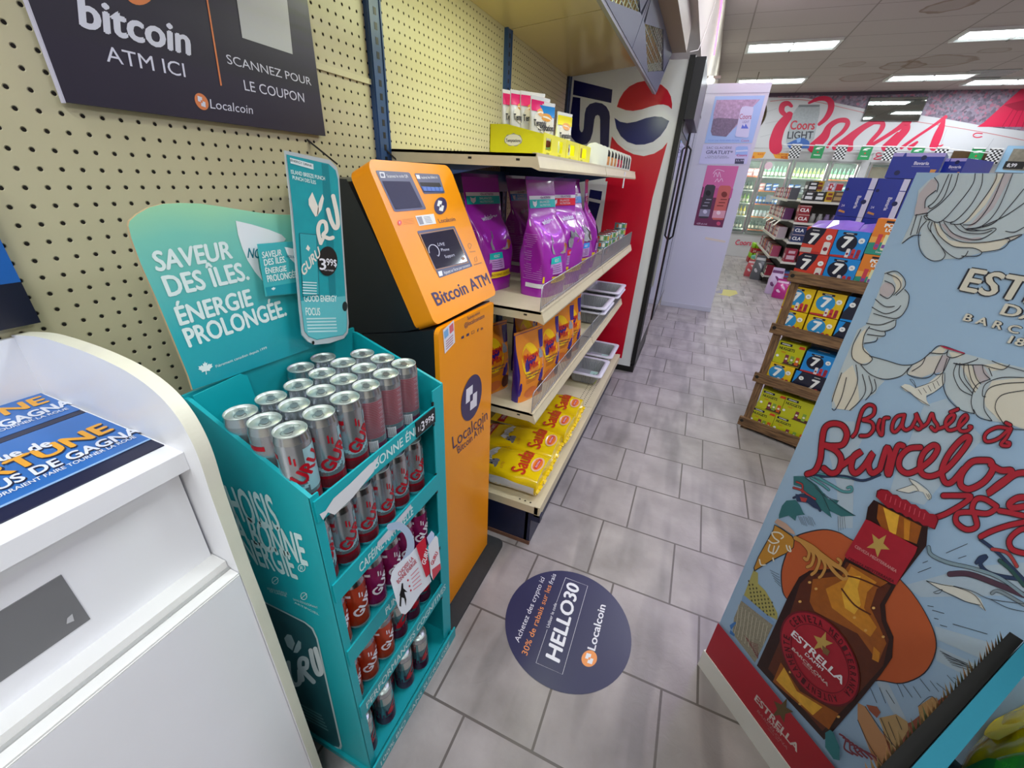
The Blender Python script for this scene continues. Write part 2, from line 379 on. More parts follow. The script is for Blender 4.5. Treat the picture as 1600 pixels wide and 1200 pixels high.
# base deck
m = MB().box((-.32, -.30, .19), (.316, .648, .228), TAN).box((-.32, .652, .19), (.316, 1.612, .228), TAN).box((.30, -.30, .178), (.325, .648, .232), TAN).box((.30, .652, .178), (.325, 1.612, .232), TAN)
HOLE = mat('punched_hole', '#2c261e', .9)
for j in range(75):
    y = -.28+j*.0245
    for x in (.225, .25, .275):
        if abs(y-.65) > .02 and (y > .55 or (j % 4 == 0)): m.box((x-.0035, y-.0035, .228), (x+.0035, y+.0035, .2284), HOLE)
part('base_deck', m, gon)
for (dx, dy) in ((.20, -.27), (.215, -.255), (.245, -.265), (.265, -.235), (.235, -.225)): MB
m = MB().box((-.32, -.296, .0), (.275, -.27, .186), NAVYDK).box((.262, -.296, .0), (.288, 1.6, .186), NAVYDK).box((.288, -.30, .15), (.33, -.27, .188), NAVYDK).box((-.3, -.3, 0), (.29, -.29, .02), mat('rust_scuff', '#6b4a3a', .8, var=.4))
part('kick_plate', m, gon)
def shelf(z, x1, thick, fence, lip=True, yl=-.30):
    m = MB()
    for y0, y1 in ((yl, .646), (.654, 1.615)):
        m.box((-.315, y0, z-.008), (x1-.008, y1, z), TAN).box((-.315, y0, z-thick), (x1-.02, y0+.004, z), TAN).box((-.315, y1-.004, z-thick), (x1-.02, y1, z), TAN)
        # front lip with a price channel
        m.prism([(x1-.02, y0, z-thick), (x1+.004, y0, z-thick-.008), (x1+.006, y0, z-thick), (x1-.004, y0, z-.006), (x1-.004, y0, z+.002), (x1-.02, y0, z+.002)], (0, y1-y0, 0), TAN)
        for q in range(3): m.box((x1-.07-.08*q, y0-.0006, z-thick*.55), (x1-.058-.08*q, y0, z-thick*.55+.006), HOLE) if q != 1 else None
        # end brackets
        for yy in (y0+.02, y1-.02): m.prism([(-.318, yy, z-.01), (x1-.12, yy, z-.012), (x1-.12, yy, z-.03), (-.318, yy, z-.11)], (0, .006, 0), NAVYST)
    o = part('shelf', m, gon)
    if fence:
        w_ = MB(); H = fence
        for y0, y1 in ((yl+.005, .646), (.654, 1.612)):
            xx = x1-.013
            w_.tube([(xx, y0, z+.002), (xx, y0, z+H), (xx, y0+.01, z+H+.003), (xx, y1-.01, z+H+.003), (xx, y1, z+H), (xx, y1, z+.002)], .0019, FENC, 6)
            w_.tube([(xx, y0, z+.012), (xx, y1, z+.012)], .0018, FENC, 5)
            n = int((y1-y0)/.0145)
            for k in range(1, n):
                yy = y0+(y1-y0)*k/n; w_.bar((xx, yy, z), (xx, yy, z+H), .0019, .0019, FENC)
        f = w_.build('wire_fence', None, (-.32, .65, 0)); f.location = (0, 0, 0); f.parent = o; f['label'] = 'chrome wire fence'
    return o
shelf(1.535, .214, .036, 0); shelf(1.072, .268, .034, .085); shelf(.675, .266, .034, .085)
# under the top shelf: navy crossbar
part('crossbar', MB().box((-.318, -.30, 1.40), (-.28, 1.615, 1.49), NAVYST), gon)
# canopy
CAN = mat('canopy_panel_glossy', '#b9a878', .16, var=.03, scale=3)
GREYF = mat('canopy_frame_grey', '#5d6178', .4); MESHW = mat('canopy_mesh_pale', '#cfd6b0', .5); GRID = mat('canopy_grid_wire', '#8d9388', .4, .6)
cn = MB()
def cpan(y0, y1): cn.hexa([(-.318, y0, 2.07), (.262, y0, 2.13), (.262, y1, 2.13), (-.318, y1, 2.07)], [(-.318, y0, 2.085), (.262, y0, 2.15), (.262, y1, 2.15), (-.318, y1, 2.085)], CAN)
cpan(-.95, -.30); cpan(-.295, .632); cpan(.637, 1.62)
part('canopy', cn, gon)
FP = Plane((.249, 1.62, 1.979), (.191, 0, -.051))
fa = MB()
FF = Frame((.249, 1.62, 1.979), (0, -1, 0), (.2579, 0, .9662))   # r runs toward the camera along the canopy; u up the slope
# grey frame with diamond openings: keep the plate as bars around diamonds
W1, H1, TH = .995, .20, .012
def quad(a, mt, off=0, th=TH):
    p = [FF.at(x, y, off) for x, y in a]; q = [v-FF.n*th for v in p]; fa.hexa(q, p, mt)
for c0 in (0, 1, 2):
    x0 = c0*W1; x1 = x0+W1-.006; xm = (x0+x1)/2
    dx, dy = .43, .088; ym = .1
    pts = [(x0, 0), (x1, 0), (x1, H1), (x0, H1)]; D = [(xm, ym-dy), (xm+dx, ym), (xm, ym+dy), (xm-dx, ym)]
    for tri in ([(x0, 0), (xm, 0), D[0], D[3]], [(xm, 0), (x1, 0), D[1], D[0]], [(x1, 0), (x1, H1), (x1-.03, ym), D[1]], [(x1, H1), (xm, H1), D[2], D[1]], [(xm, H1), (x0, H1), D[3], D[2]], [(x0, H1), (x0, 0), D[3], (x0+.03, ym)]):
        quad(tri, GREYF)
    for k in range(-9, 10):
        xx = k*dx/9.5; hh = dy*(1-abs(xx)/dx)
        if hh > .004: a = FF.at(xm+xx, ym-hh, -.006); b = FF.at(xm+xx, ym+hh, -.006); fa.bar(a, b, .003, .003, GRID, FF.n)
    for k in range(-3, 4):
        yy = k*dy/3.6; hh = dx*(1-abs(yy)/dy); a = FF.at(xm-hh, ym+yy, -.006); b = FF.at(xm+hh, ym+yy, -.006); fa.bar(a, b, .003, .003, GRID, FF.n)
    fa.bar(FF.at(x1+.003, -.002, .004), FF.at(x1+.003, H1, .004), .012, .012, mat('canopy_strip', '#8a8a97', .35, .3), FF.n)
fa.bar(FF.at(0, -.004, 0), FF.at(3*W1, -.004, 0), .014, .02, mat('canopy_strip', '#8a8a97'), FF.n)
part('canopy_fascia', fa, gon, 'grey canopy fascia with diamond mesh openings')
part('canopy_beam', MB().box((.305, -1.4, 2.17), (.392, 1.62, 2.30), mat('canopy_beam_tan', '#8b7d68', .5)), gon, 'brown canopy beam')
part('joint_rail', MB().box((-.321, -1.62, 1.698), (-.314, -.355, 1.712), mat('almond_rail', '#cfc7a4', .4)), gon)
part('canopy_tube', MB().bar((.12, -.25, 2.09), (.12, .36, 2.095), .03, .03, mat('canopy_tube_glow', '#f4ffd8', .5, emit=5)), gon, 'warm fluorescent tube under the canopy')
area('canopy_light', (.12, .06, 2.06), .04, .6, 6, (.9, 1, .66))
# loose black cable ties
part('cable_tie', MB().bar((-.322, -.337, 1.549), (-.28, -.29, 1.495), .006, .004, BLACK), gon)
part('cable_tie', MB().bar((-.322, -.625, 1.535), (-.28, -.57, 1.48), .006, .004, BLACK), gon)
# pale tag clipped under the top shelf
MB().box((.216, 1.16, 1.44), (.219, 1.19, 1.525), mat('white_clip', '#e4e4e4')).build('price_clip', gon)

# ================= drinks coolers =================
PW = mat('cooler_white', '#e9ebee', .22, var=.03, scale=5); PRED = mat('cooler_red', '#d3112f', .25); PNAVY = mat('cooler_navy', '#1b1c5a', .25)
pc = thing('drinks_cooler', 'tall drinks cooler with red white and blue globe side panel and black door edge', 'cooler', (.03, 2.27, 0))
SP = PY(1.83)
m = MB().box((-.375, 1.83, .055), (.398, 2.70, 2.182), PW)
m.P(SP, [(962, 268), (955, 580-20), (957, 566), (1049, 252), (1032, 262), (1010, 270), (990, 273), (975, 266)], PRED, .0012) if 0 else None
# red field (lower right), drawn in metres on the side
F = Frame((0, 1.83, 0), (1, 0, 0), (0, 0, 1))
m.P(F, [(-.372, .10), (.302, .10), (.352, 1.90), (.352, 1.79), (.335, 1.74), (.30, 1.69), (.25, 1.655), (.19, 1.64), (.12, 1.655), (.07, 1.69), (.03, 1.74), (.005, 1.79), (-.03, 1.79), (-.03, 1.20), (-.075, 1.20), (-.075, .6), (-.372, .6)], PRED, .0012) if 0 else None
def sp(pts, mt, off=.0012): m.P(SP, pts, mt, off)
# measured outline of the red field
sp([(957, 566), (966, 560), (1044, 219), (1036, 230), (1024, 240), (1008, 246), (992, 245), (978, 238), (965, 226), (956, 213), (953, 262), (960, 270), (946, 288), (944, 350), (925, 420), (903, 640), (935, 640)], PRED) if 0 else None
red = [SP.at(u, v, .0012) for u, v in [(1043, 222), (1035, 232), (1022, 240), (1006, 244), (990, 241), (976, 234), (965, 225), (956, 213)]]
def xz(u, v): p = SP.at(u, v, .0012); return (p.x, p.z)
pts = [xz(*q) for q in [(1043, 222), (1035, 232), (1022, 240), (1006, 244), (990, 241), (976, 234), (965, 225), (956, 213)]]
zt = pts[0][1]; xl = pts[-1][0]-.005
m.P(F, [(.318, .115), (.33, zt-.35)]+pts+[(xl, 1.28), (-.372, 1.28), (-.372, .115)], PRED, .0012)
# white stripe left of the red with navy letters running down
m.P(F, [(-.36, .62), (-.01, .62), (-.01, 1.47), (-.36, 1.47)], PW, .0018)
sp([(897, 125), (957, 140), (955, 161), (895, 148)], PNAVY, .002)
# S as an outlined band
c = Crop(SP, 800, 0, 4.444)
m.P(c, [(422, 672), (475, 680), (468, 870), (470, 900), (480, 918), (490, 915), (497, 895), (505, 790), (515, 750), (540, 722), (580, 710), (625, 718), (655, 740), (675, 775), (680, 810), (672, 1010), (655, 1130), (600, 1120), (612, 1000), (612, 830), (607, 805), (595, 798), (580, 805), (572, 830), (560, 920), (545, 970), (520, 1000), (485, 1005), (440, 985), (410, 950), (398, 900), (405, 800)], PNAVY, .002)
# letters seen below the top shelf
sp([(922, 296), (941, 299), (939, 313), (920, 309)], PNAVY, .0025); sp([(920, 314), (938, 318), (931, 345), (915, 343)], PNAVY, .0025)
# globe: white disc, red cap, blue bowl
G = Crop(SP, 800, 0, 4.444)
circ = [(730, 740), (745, 690), (775, 640), (815, 600), (870, 570), (930, 558), (990, 565), (1040, 590), (1080, 625), (1103, 670), (1112, 720), (1112, 760), (1100, 830), (1075, 890), (1040, 950), (985, 1000), (930, 1030), (860, 1040), (800, 1020), (750, 985), (715, 940), (700, 880), (700, 820), (712, 780)]
m.P(G, [(u+(u-905)*.04, v+(v-800)*.04) for u, v in circ], PW, .0024)
m.P(G, [(728, 742), (745, 690), (775, 640), (815, 600), (870, 572), (930, 560), (990, 567), (1040, 590), (1080, 625), (1103, 670), (1112, 722), (1110, 758), (1085, 735), (1050, 725), (1010, 727), (960, 740), (900, 760), (840, 770), (790, 765)], cm('#c8182f', .2), .0036)
m.P(G, [(711, 818), (750, 845), (800, 855), (860, 845), (930, 820), (990, 808), (1040, 812), (1092, 840), (1070, 890), (1030, 945), (980, 985), (920, 1003), (860, 1005), (800, 985), (755, 945), (725, 890)], cm('#16206e', .2), .0036)
part('cabinet', m, pc)
d = MB().box((.40, 1.815, .09), (.435, 2.70, 2.20), BLACK)
d.box((.436, 1.90, .25), (.439, 2.62, 1.75), mat('cooler_glass', '#1a1f26', .05, coat=1.0)).box((.436, 1.88, 1.8), (.44, 2.64, 2.15), mat('cooler_header', '#2b2c31', .3))
part('glass_door', d, pc, 'black framed glass door')
part('door_handle', MB().box((.44, 1.85, .75), (.455, 1.875, 1.5), ALU), pc, 'silver vertical handle strip')
part('header_box', MB().box((.436, 1.82, 1.86), (.50, 2.68, 2.19), mat('black_header_box', '#2a2a30', .35)), pc, 'black header box')
part('base', MB().box((-.36, 1.84, .0), (.432, 2.69, .058), BLACK), pc)
pc2 = thing('drinks_cooler', 'second black cooler with glass doors between the globe cooler and the white end panel', 'cooler', (.03, 3.4, 0))
m = MB().box((-.37, 2.76, .0), (.40, 4.27, 2.2), BLACK).box((.38, 2.745, .06), (.432, 2.77, 2.1), cm('#b01c2c', .4)).box((.38, 2.77, .03), (.428, 2.80, 2.1), cm('#d0d0d4', .3))
part('cabinet', m, pc2)
gl = mat('mirror_glass', '#8f97a8', .04, .85)
part('glass_door', MB().box((.40, 2.83, .2), (.445, 3.53, 2.15), BLACK).box((.4455, 2.87, .24), (.447, 3.49, 2.12), gl), pc2, 'mirror-like glass door')
part('glass_door', MB().box((.40, 3.55, .2), (.445, 4.25, 2.15), BLACK).box((.4455, 3.59, .24), (.447, 4.21, 2.12), gl), pc2, 'mirror-like glass door')
part('door_handle', MB().tube([(.445, 2.86, 1.0), (.475, 2.86, 1.03), (.475, 2.86, 1.75), (.445, 2.86, 1.78)], .009, BLACK), pc2)

# white end panel with posters
EP = PY(4.3)
PANEL = mat('white_end_panel', '#cdcfdc', .3, var=.02, scale=3)
ep = thing('end_panel', 'tall white cooler end panel with blue and pink drinks posters on it', 'panel', (.75, 4.4, 0))
part('panel_board', MB().box((.435, 4.3, 0), (1.062, 4.75, 2.47), PANEL).box((.436, 4.296, .0), (1.066, 4.30, .06), cm('#c2c4cf')).box((.436, 4.2985, 2.38), (1.06, 4.30, 2.384), cm('#9a9cb0')), ep)
C5 = Crop(EP, 1080, 120, 6.667)
CE = Crop(EP, 1100, 130, 7.06)
m = MB(); q = [C5.at(*p, .004) for p in [(240, 195), (775, 190), (640, 690), (140, 690)]]
LB = cm('#a5c4ef'); 
m.P(CE, [(125, 145), (675, 135), (530, 660), (5, 660)], LB, .002)
crowd = mat('poster_crowd_print', '#b59cba', .5, var=.55, scale=45)
m.P(CE, [(140, 185), (620, 178), (540, 260), (400, 390), (385, 440), (245, 590), (90, 570), (75, 530), (100, 420), (105, 340)], crowd, .003)
m.P(CE, [(100, 400), (150, 380), (290, 390), (380, 395), (370, 440), (245, 590), (90, 575), (75, 530)], mat('poster_lawn_print', '#7d6f86', .5, var=.5, scale=60), .0035)
m.P(CE, [(420, 262), (460, 252), (545, 262), (545, 300), (520, 400), (490, 590), (470, 600), (360, 590), (345, 575), (390, 350), (405, 290)], cm('#cfd3ee'), .004)
m.text(CE, 'Coors', (388, 395), (520, 395), (398, 335), cm('#b2365e'), .005); m.text(CE, 'LIGHT', (425, 440), (495, 440), (430, 412), cm('#6a6fa8'), .005)
m.P(CE, [(408, 500), (425, 455), (445, 480), (460, 445), (490, 500)], cm('#5f74d4'), .005)
m.text(CE, 'POUR UNE VRAIE BIERE FROIDE', (45, 640), (385, 640), (47, 622), cm('#7f9ade'), .004, .01); m.text(CE, 'Coors', (410, 645), (495, 645), (415, 620), cm('#c94a7a'), .004)
part('upper_poster', m, ep, 'light blue beer poster with can')
m = MB(); m.P(CE, [(-5, 672), (528, 672), (470, 892), (-60, 892)], cm('#c9cbea'), .002)
GT = cm('#6b6c8c')
m.text(CE, 'SAC GLACIÈRE', (25, 725), (305, 725), (30, 698), GT, .003, .008); m.text(CE, 'GRATUIT*', (18, 778), (312, 785), (28, 738), cm('#55577c'), .003, .015)
m.text(CE, 'à l\'achat de 24 canettes', (35, 812), (255, 812), (37, 796), GT, .003); m.text(CE, 'de bière, jusqu\'à épuisement', (10, 828), (275, 828), (12, 814), GT, .003)
m.P(CE, [(350, 710), (375, 695), (480, 697), (487, 720), (478, 795), (345, 790)], cm('#9fc0f0'), .003); m.P(CE, [(355, 742), (482, 735), (481, 750), (352, 757)], cm('#d9e2f8'), .0035)
m.text(CE, 'Coors', (358, 806), (472, 806), (364, 780), cm('#c23f8c'), .004, .02)
m.P(CE, [(345, 832), (445, 834), (437, 890), (337, 888)], cm('#3a3c56'), .003); m.text(CE, '33,99', (350, 862), (438, 864), (352, 842), cm('#c9cbea'), .004)
part('offer_sheet', m, ep, 'white free cooler bag offer sheet')
m = MB(); CP = Crop(EP, 1040, 0, 2.857)
m.P(CP, [(187, 738), (327, 742), (253, 1016), (125, 1005)], cm('#6f2b52'), .002)
m.P(CP, [(187, 738), (327, 742), (303, 832), (300, 842), (172, 838), (165, 830)], cm('#cf6a9f'), .003)
m.P(CP, [(170, 838), (302, 842), (292, 885), (158, 880)], cm('#c0548c'), .0028)
def pcan(x, y, wt, h, sk, c1, c2):
    m.P(CP, [(x, y), (x+8, y-8), (x+wt-8, y-7), (x+wt, y+1), (x+wt-sk, y+h), (x+wt-sk-6, y+h+8), (x-sk+6, y+h+7), (x-sk, y+h-2)], c1, .0036)
    m.P(CP, [(x-sk*.75, y+h*.75), (x+wt-sk*.75, y+h*.76), (x+wt-sk, y+h), (x-sk, y+h-2)], c2, .0042)
pcan(177, 832, 46, 135, 30, cm('#3b3540'), cm('#8f8ca0')); pcan(238, 836, 55, 138, 32, cm('#c9655e'), cm('#d8a0ae'))
m.disc(CP, (190, 862), 12, cm('#15151c'), .005); m.disc(CP, (262, 868), 13, cm('#7a2b26'), .005); m.disc(CP, (176, 945), 9, cm('#d0cfe0'), .005); m.disc(CP, (236, 950), 9, cm('#f0d8de'), .005)
for k, (x0, x1) in enumerate(((182, 205), (246, 275))):
    for j in range(3): m.P(CP, [(x0-8*j, 888+14*j), (x1-8*j, 889+14*j), (x1-8*j-2, 893+14*j), (x0-8*j-2, 892+14*j)], cm('#9fa0ac') if k == 0 else cm('#7a2b26'), .005)
WT = cm('#ecd6e8')
for pts in ([(215, 790), (225, 770), (232, 790), (240, 768), (246, 792)], [(220, 812), (232, 798), (236, 812), (250, 797), (255, 810)], [(212, 775), (230, 757), (262, 765)]): m.ribbon(CP, pts, 2.2, WT, .004)
m.text(CP, '4,5% alc./vol.', (138, 1001), (185, 1004), (140, 993), WT, .004); m.disc(CP, (236, 998), 9, cm('#c84a72'), .004)
part('lower_poster', m, ep, 'pink cocktail poster with black can and coral can')
# loose tape strip
MB().P(CP, [(178, 1058), (268, 1075), (266, 1084), (176, 1068)], cm('#d9cfc0'), .002).build('tape', ep)
# round convex mirror on the far side of the panel
mr = thing('security_mirror', 'round gold-toned convex security mirror beside the white end panel', 'mirror', (1.06, 8.0, 2.62))
prof = [(.001, .10), (.08, .095), (.16, .08), (.22, .05), (.27, 0), (.28, -.01), (.27, -.03)]
MB().bar((.43, 8.05, 2.55), (1.33, 8.05, 2.55), .03, .03, cm('#8a8478')).build('mount_arm', None, (0,0,0)) if 0 else None
mm = MB().lathe(prof, (0, 0, 0), mat('mirror_gold', '#b8a878', .12, 1)); o = mm.build('mirror_dome', None, (0, 0, 0)); o.parent = mr; mr.rotation_euler = (math.radians(90), 0, 0); am_ = MB().bar((0, 0, -.03), (0, .70, -.03), .014, .014, cm('#8a8478')).build('ceiling_arm', None, (0, 0, 0)); am_.parent = mr
o = MB().lathe([(.27, -.03), (.29, -.02), (.29, .005), (.27, .012)], (0, 0, 0), cm('#5a4d3a')).build('rim', None, (0, 0, 0)); o.parent = mr
# small dome camera near end panel top
tg = thing('ceiling_spotlight', 'small bright spotlight fixed beside the top of the white end panel', 'spotlight', (.47, 3.9, 2.46))
MB().lathe([(.0005, -.06), (.03, -.055), (.04, -.03), (.035, 0)], (.47, 3.9, 2.46), mat('spot_glow', '#ffffff', .4, emit=4)).build('bulb', tg)
MB().box((.43, 3.87, 2.44), (.56, 3.93, 2.462), cm('#a09888')).build('bracket', tg)
tag(MB().tube([(.436, 2.0, 3.1), (.44, 2.9, 2.98), (.44, 3.6, 2.9), (.44, 4.2, 2.7)], .006, mat('pink_led', '#ff4fb0', .4, emit=5)).build('led_strip'), 'glowing pink LED strip running along the beige bulkhead wall', 'led strip')
tag(MB().tube([(.40, 1.75, 2.2), (.435, 1.9, 2.24), (.44, 2.1, 2.35), (.44, 2.5, 2.62), (.437, 2.9, 2.98)], .0022, mat('pale_cord', '#d8cfc8')).build('power_cord'), 'thin pale power cord hanging from the pink LED strip', 'cord')

# ================= floor items =================
MATB = mat('rubber_mat_black', '#2c2d30', .7, bump=.4, scale=60, var=.2)
m = MB(); r = .03; x0, x1, y0, y1 = -.25, .188, -.80, -.335; pts = []
for cx_, cy_, a0 in ((x1-r, y1-r, 0), (x0+r, y1-r, 90), (x0+r, y0+r, 180), (x1-r, y0+r, 270)):
    for k in range(6): a = math.radians(a0+k*18); pts.append((cx_+r*math.cos(a), cy_+r*math.sin(a), 0.0))
m.prism([(x, y, .001) for x, y, z in pts], (0, 0, .012), MATB)
tag(m.build('rubber_mat'), 'black rubber mat with rounded corners under the orange kiosk', 'mat')
FL = PZ(.0012); DK = cm('#2b2b52', .35)
m = MB()
# round floor sticker: centre and axes measured on the floor
a_, b_, c_, d_2 = FL.at(785, 972), FL.at(981, 990), FL.at(880, 887), FL.at(905, 1078)
ctr = (a_+b_)/2; R0 = ((a_-b_).length+(c_-d_2).length)/4
ctr = (a_+b_+c_+d_2)/4
m.poly([ctr+Vector((R0*math.cos(k*math.pi/32), R0*math.sin(k*math.pi/32), 0)) for k in range(64)], DK)
S1 = Crop(FL, 640, 900, 4); WH = cm('#e2e2ec', .4); OG = cm('#eb9552', .4); S0 = .0006
m.text(S1, 'Achetez des crypto ici', (683, 418), (845, 15), (652, 398), WH, S0)
m.text(S1, '30% de rabais sur les', (733, 500), (888, 62), (697, 482), OG, S0, .012); m.text(S1, 'frais', (893, 55), (916, -8), (866, 42), WH, S0)
m.text(S1, 'Utiliser le code', (872, 325), (921, 172), (852, 318), WH, S0)
m.text(S1, 'HELLO30', (934, 545), (1062, 62), (845, 500), WH, S0, .03)
m.text(S1, 'Localcoin', (1158, 470), (1226, 185), (1108, 452), WH, S0, .02)
for pts in ([(975, 10), (1113, 62), (955, 615), (790, 542), (860, 335)], [(975, 10), (918, 165)]): m.ribbon(S1, pts, 2, WH, S0, smooth=False)
cc = (1123, 516)
def lc_logo(mb, F, c, ux, uy, ring, inner, o1, o2):
    """round coin emblem: disc with two interlocked square brackets; ux,uy = half axes in F units"""
    f = lambda a, b: (c[0]+ux[0]*a+uy[0]*b, c[1]+ux[1]*a+uy[1]*b)
    mb.P(F, [f(math.cos(k*math.pi/16), math.sin(k*math.pi/16)) for k in range(32)], ring, o1)
    for s in (1, -1):
        mb.P(F, [f(s*a, s*b) for a, b in ((-.1, .16), (-.1, .56), (.54, .56), (.54, -.1), (.14, -.1), (.14, .16))], inner, o2)
lc_logo(m, S1, cc, (46, 14), (-16, 50), OG, WH, S0, .001)
tag(m.build('floor_sticker'), 'round dark purple floor sticker with HELLO30 offer code', 'floor sticker')
m = MB(); FY = PZ(.0012); m.P(FY, [(1120, 458), (1129, 452), (1150, 454), (1153, 459), (1140, 463), (1128, 461)], cm('#b7ad57'), 0); m.P(FY, [(1118, 455), (1130, 452), (1128, 459), (1119, 458)], cm('#7f7a94'), .0004)
tag(m.build('floor_sticker'), 'small worn yellow sticker on the far aisle floor', 'floor sticker')
# ================= bitcoin kiosk =================
ORA = mat('kiosk_orange', '#f2960a', .32, bump=.03, scale=300); ATD = mat('kiosk_graphite', '#1c2126', .38, bump=.12, scale=400); PUR = cm('#3a315e', .4)
atm = thing('bitcoin_kiosk', 'orange and graphite bitcoin ATM kiosk with slanted screen head beside the teal can display', 'kiosk', (-.08, -.555, 0))
ya, yb = -.72, -.392
part('cabinet', MB().prism([(-.29, ya, .014), (.112, ya, .014), (.112, ya, 1.112), (.03, ya, 1.09), (-.29, ya, 1.02)], (0, yb-ya, 0), ATD), atm, 'graphite lower cabinet', .004)
part('head_shell', MB().prism([(-.29, ya+.004, 1.022), (.02, ya+.004, 1.09), (.066, ya+.004, 1.106), (-.118, ya+.004, 1.449), (-.29, ya+.004, 1.449)], (0, yb-ya-.008, 0), ATD), atm, 'graphite head housing', .006)
dr = MB(); DP = PX(.1275)
# door: plate with rounded upper-left corner
pts = []
for (cy_, cz_, r, a0) in ((ya+.02, 1.095, .02, 90), ):
    for k in range(6): a = math.radians(a0+k*18); pts.append((.113, cy_+r*math.cos(a), cz_+r*math.sin(a)))
dr.prism([(.113, yb, .02), (.113, yb, 1.108)]+pts+[(.113, ya, .02)], (.014, 0, 0), ORA)
c = Crop(DP, 640, 600, 1)
SD = Frame((.127, ya, 0), (0, 1, 0), (0, 0, 1)); D0 = .0007
lc_logo(dr, Crop(DP, 660, 620, 3.156), (242, 4), (51, -40), (-3, 108), PUR, cm('#e8e6f0'), D0, .0014)
AP = Crop(DP, 0, 0, 1)
dr.text(AP, 'Localcoin', (708, 702), (762, 655), (706, 682), PUR, D0, .01); dr.text(AP, 'Bitcoin ATM', (716, 709), (756, 672), (714, 698), PUR, D0)
dr.text(AP, '@localcoinatm', (726, 512), (757, 496), (725, 505), PUR, D0); dr.text(AP, 'Suivez-nous', (731, 500), (750, 490), (730, 495), PUR, D0)
for k, (x, y) in enumerate(((723, 528), (731, 524), (739, 520), (747, 516), (753, 513))):
    if k in (0, 1): dr.P(AP, [(x-2, y+2), (x-2, y-2), (x+2, y-4), (x+2, y)], PUR, D0)
    elif k == 2: dr.ribbon(AP, [(x-2, y+2), (x-2, y-2), (x+2, y-4), (x+2, y)], .6, PUR, D0, False, True)
    else: dr.text(AP, 'f' if k == 3 else 'in', (x-1.5, y+3), (x+1.5, y+1.5), (x-1.5, y-2), PUR, D0, .02)
dr.P(AP, [(692, 516), (709, 500), (711, 535), (695, 553)], cm('#e3e0ea'), D0); dr.P(AP, [(693.5, 519), (700, 512.5), (701, 524), (695, 530)], cm('#7fb1e0'), .0012); dr.P(AP, [(702, 510), (708, 504), (709, 516), (703, 522)], cm('#d86a72'), .0012)
for k in range(4): dr.P(AP, [(697, 534+4*k-1), (708, 523+4*k-1), (708, 525+4*k-1), (697, 536+4*k-1)], cm('#b88a94'), .0012)
part('door', dr, atm, 'orange front door')
# slanted orange hood
HP = Plane(PY(ya).at(571, 248), (PY(ya).at(680, 509)-PY(ya).at(571, 248)).cross(Vector((0, 1, 0))))
t3 = PY(ya).at(571, 248); b3 = PY(ya).at(680, 509); up = (t3-b3).normalized(); Hh = (t3-b3).length
HF = Frame(b3, (0, 1, 0), up); W = .368; hd = MB(); pts = []
for (cx_, cy_, a0) in ((W-.028, Hh-.028, 0), (.028, Hh-.028, 90), (.02, .02, 180), (W-.02, .02, 270)):
    r = .028 if cy_ > .1 else .02
    for k in range(7): a = math.radians(a0+k*15); pts.append((cx_+r*math.cos(a), cy_+r*math.sin(a)))
hd.prism([HF.at(x, y, 0) for x, y in pts], -HF.n*.062, ORA, ORA, True)
hp = lambda u, v: (u, v)
A4 = Crop(HP, 570, 250, 5)
FRM = cm('#5b5f7c', .4)
def rr(mb, F, P4, mt, off, r=.12):
    """rounded quad from four measured corners"""
    P4 = [Vector((p[0], p[1])) for p in P4]; out = []
    for i in range(4):
        p, a, b = P4[i], P4[i-1], P4[(i+1) % 4]; la = (a-p)*min(r*((P4[1]-P4[0]).length)/(a-p).length, .4); lb = (b-p)*min(r*((P4[1]-P4[0]).length)/(b-p).length, .4)
        for k in range(5):
            t = k/4; q = (p+la)*(1-t)**2+p*2*t*(1-t)+(p+lb)*t*t; out.append((q.x, q.y))
    mb.P(F, out, mt, off)
rr(hd, A4, [(82, 80), (350, 97), (482, 385), (232, 405)], FRM, .0008, .06); rr(hd, A4, [(385, 102), (580, 112), (628, 260), (462, 265)], FRM, .0008, .08)
rr(hd, A4, [(408, 555), (700, 515), (842, 830), (583, 922)], FRM, .0008, .03)
WHT = cm('#e6e6ee', .4)
hd.P(A4, [(113, 93), (152, 96), (162, 140), (124, 138)], WHT, .0014); hd.P(A4, [(122, 103), (146, 105), (152, 130), (129, 129)], FRM, .0018); hd.text(A4, 'Scannez le code QR', (178, 137), (342, 137), (166, 112), WHT, .0014, .01)
hd.P(A4, [(398, 115), (425, 117), (436, 148), (409, 147)], WHT, .0014); hd.text(A4, 'Insérez les billets ici', (445, 147), (570, 143), (436, 124), WHT, .0014, .01)
# scanner window, bill slot, screen
GLS = mat('kiosk_glass', '#4a4c66', .04, coat=1)
hd.P(A4, [(135, 163), (352, 168), (452, 368), (240, 385)], GLS, .0016); hd.P(A4, [(150, 165), (218, 165), (172, 228), (158, 212)], mat('glass_reflection_print', '#9ea2b8', .1), .002) if 0 else None
hd.P(A4, [(428, 174), (585, 178), (616, 250), (462, 250)], cm('#0e0c14', .5), .0016); hd.P(A4, [(440, 205), (600, 215), (612, 248), (462, 243)], cm('#3f62b0', .35), .002)
for k in range(5): x = 455+k*32; hd.P(A4, [(x, 210), (x+24, 212), (x+30, 240), (x+8, 238)], cm('#5a7cc8', .35), .0024)
hd.P(A4, [(432, 585), (690, 540), (802, 790), (560, 850)], mat('kiosk_screen', '#24233a', .08, coat=1), .0016)
hd.ribbon(A4, [(428, 577), (693, 534), (808, 800), (552, 858)], 5, cm('#d3964e', .4), .0018, False, True)
SC = mat('screen_text_glow', '#a9a9ba', .3, emit=.35)
hd.text(A4, 'LIVE', (572, 672), (626, 667), (567, 647), SC, .0022); hd.text(A4, 'Phone', (600, 714), (662, 706), (592, 690), SC, .0022); hd.text(A4, 'Support', (630, 766), (705, 750), (620, 742), SC, .0022)
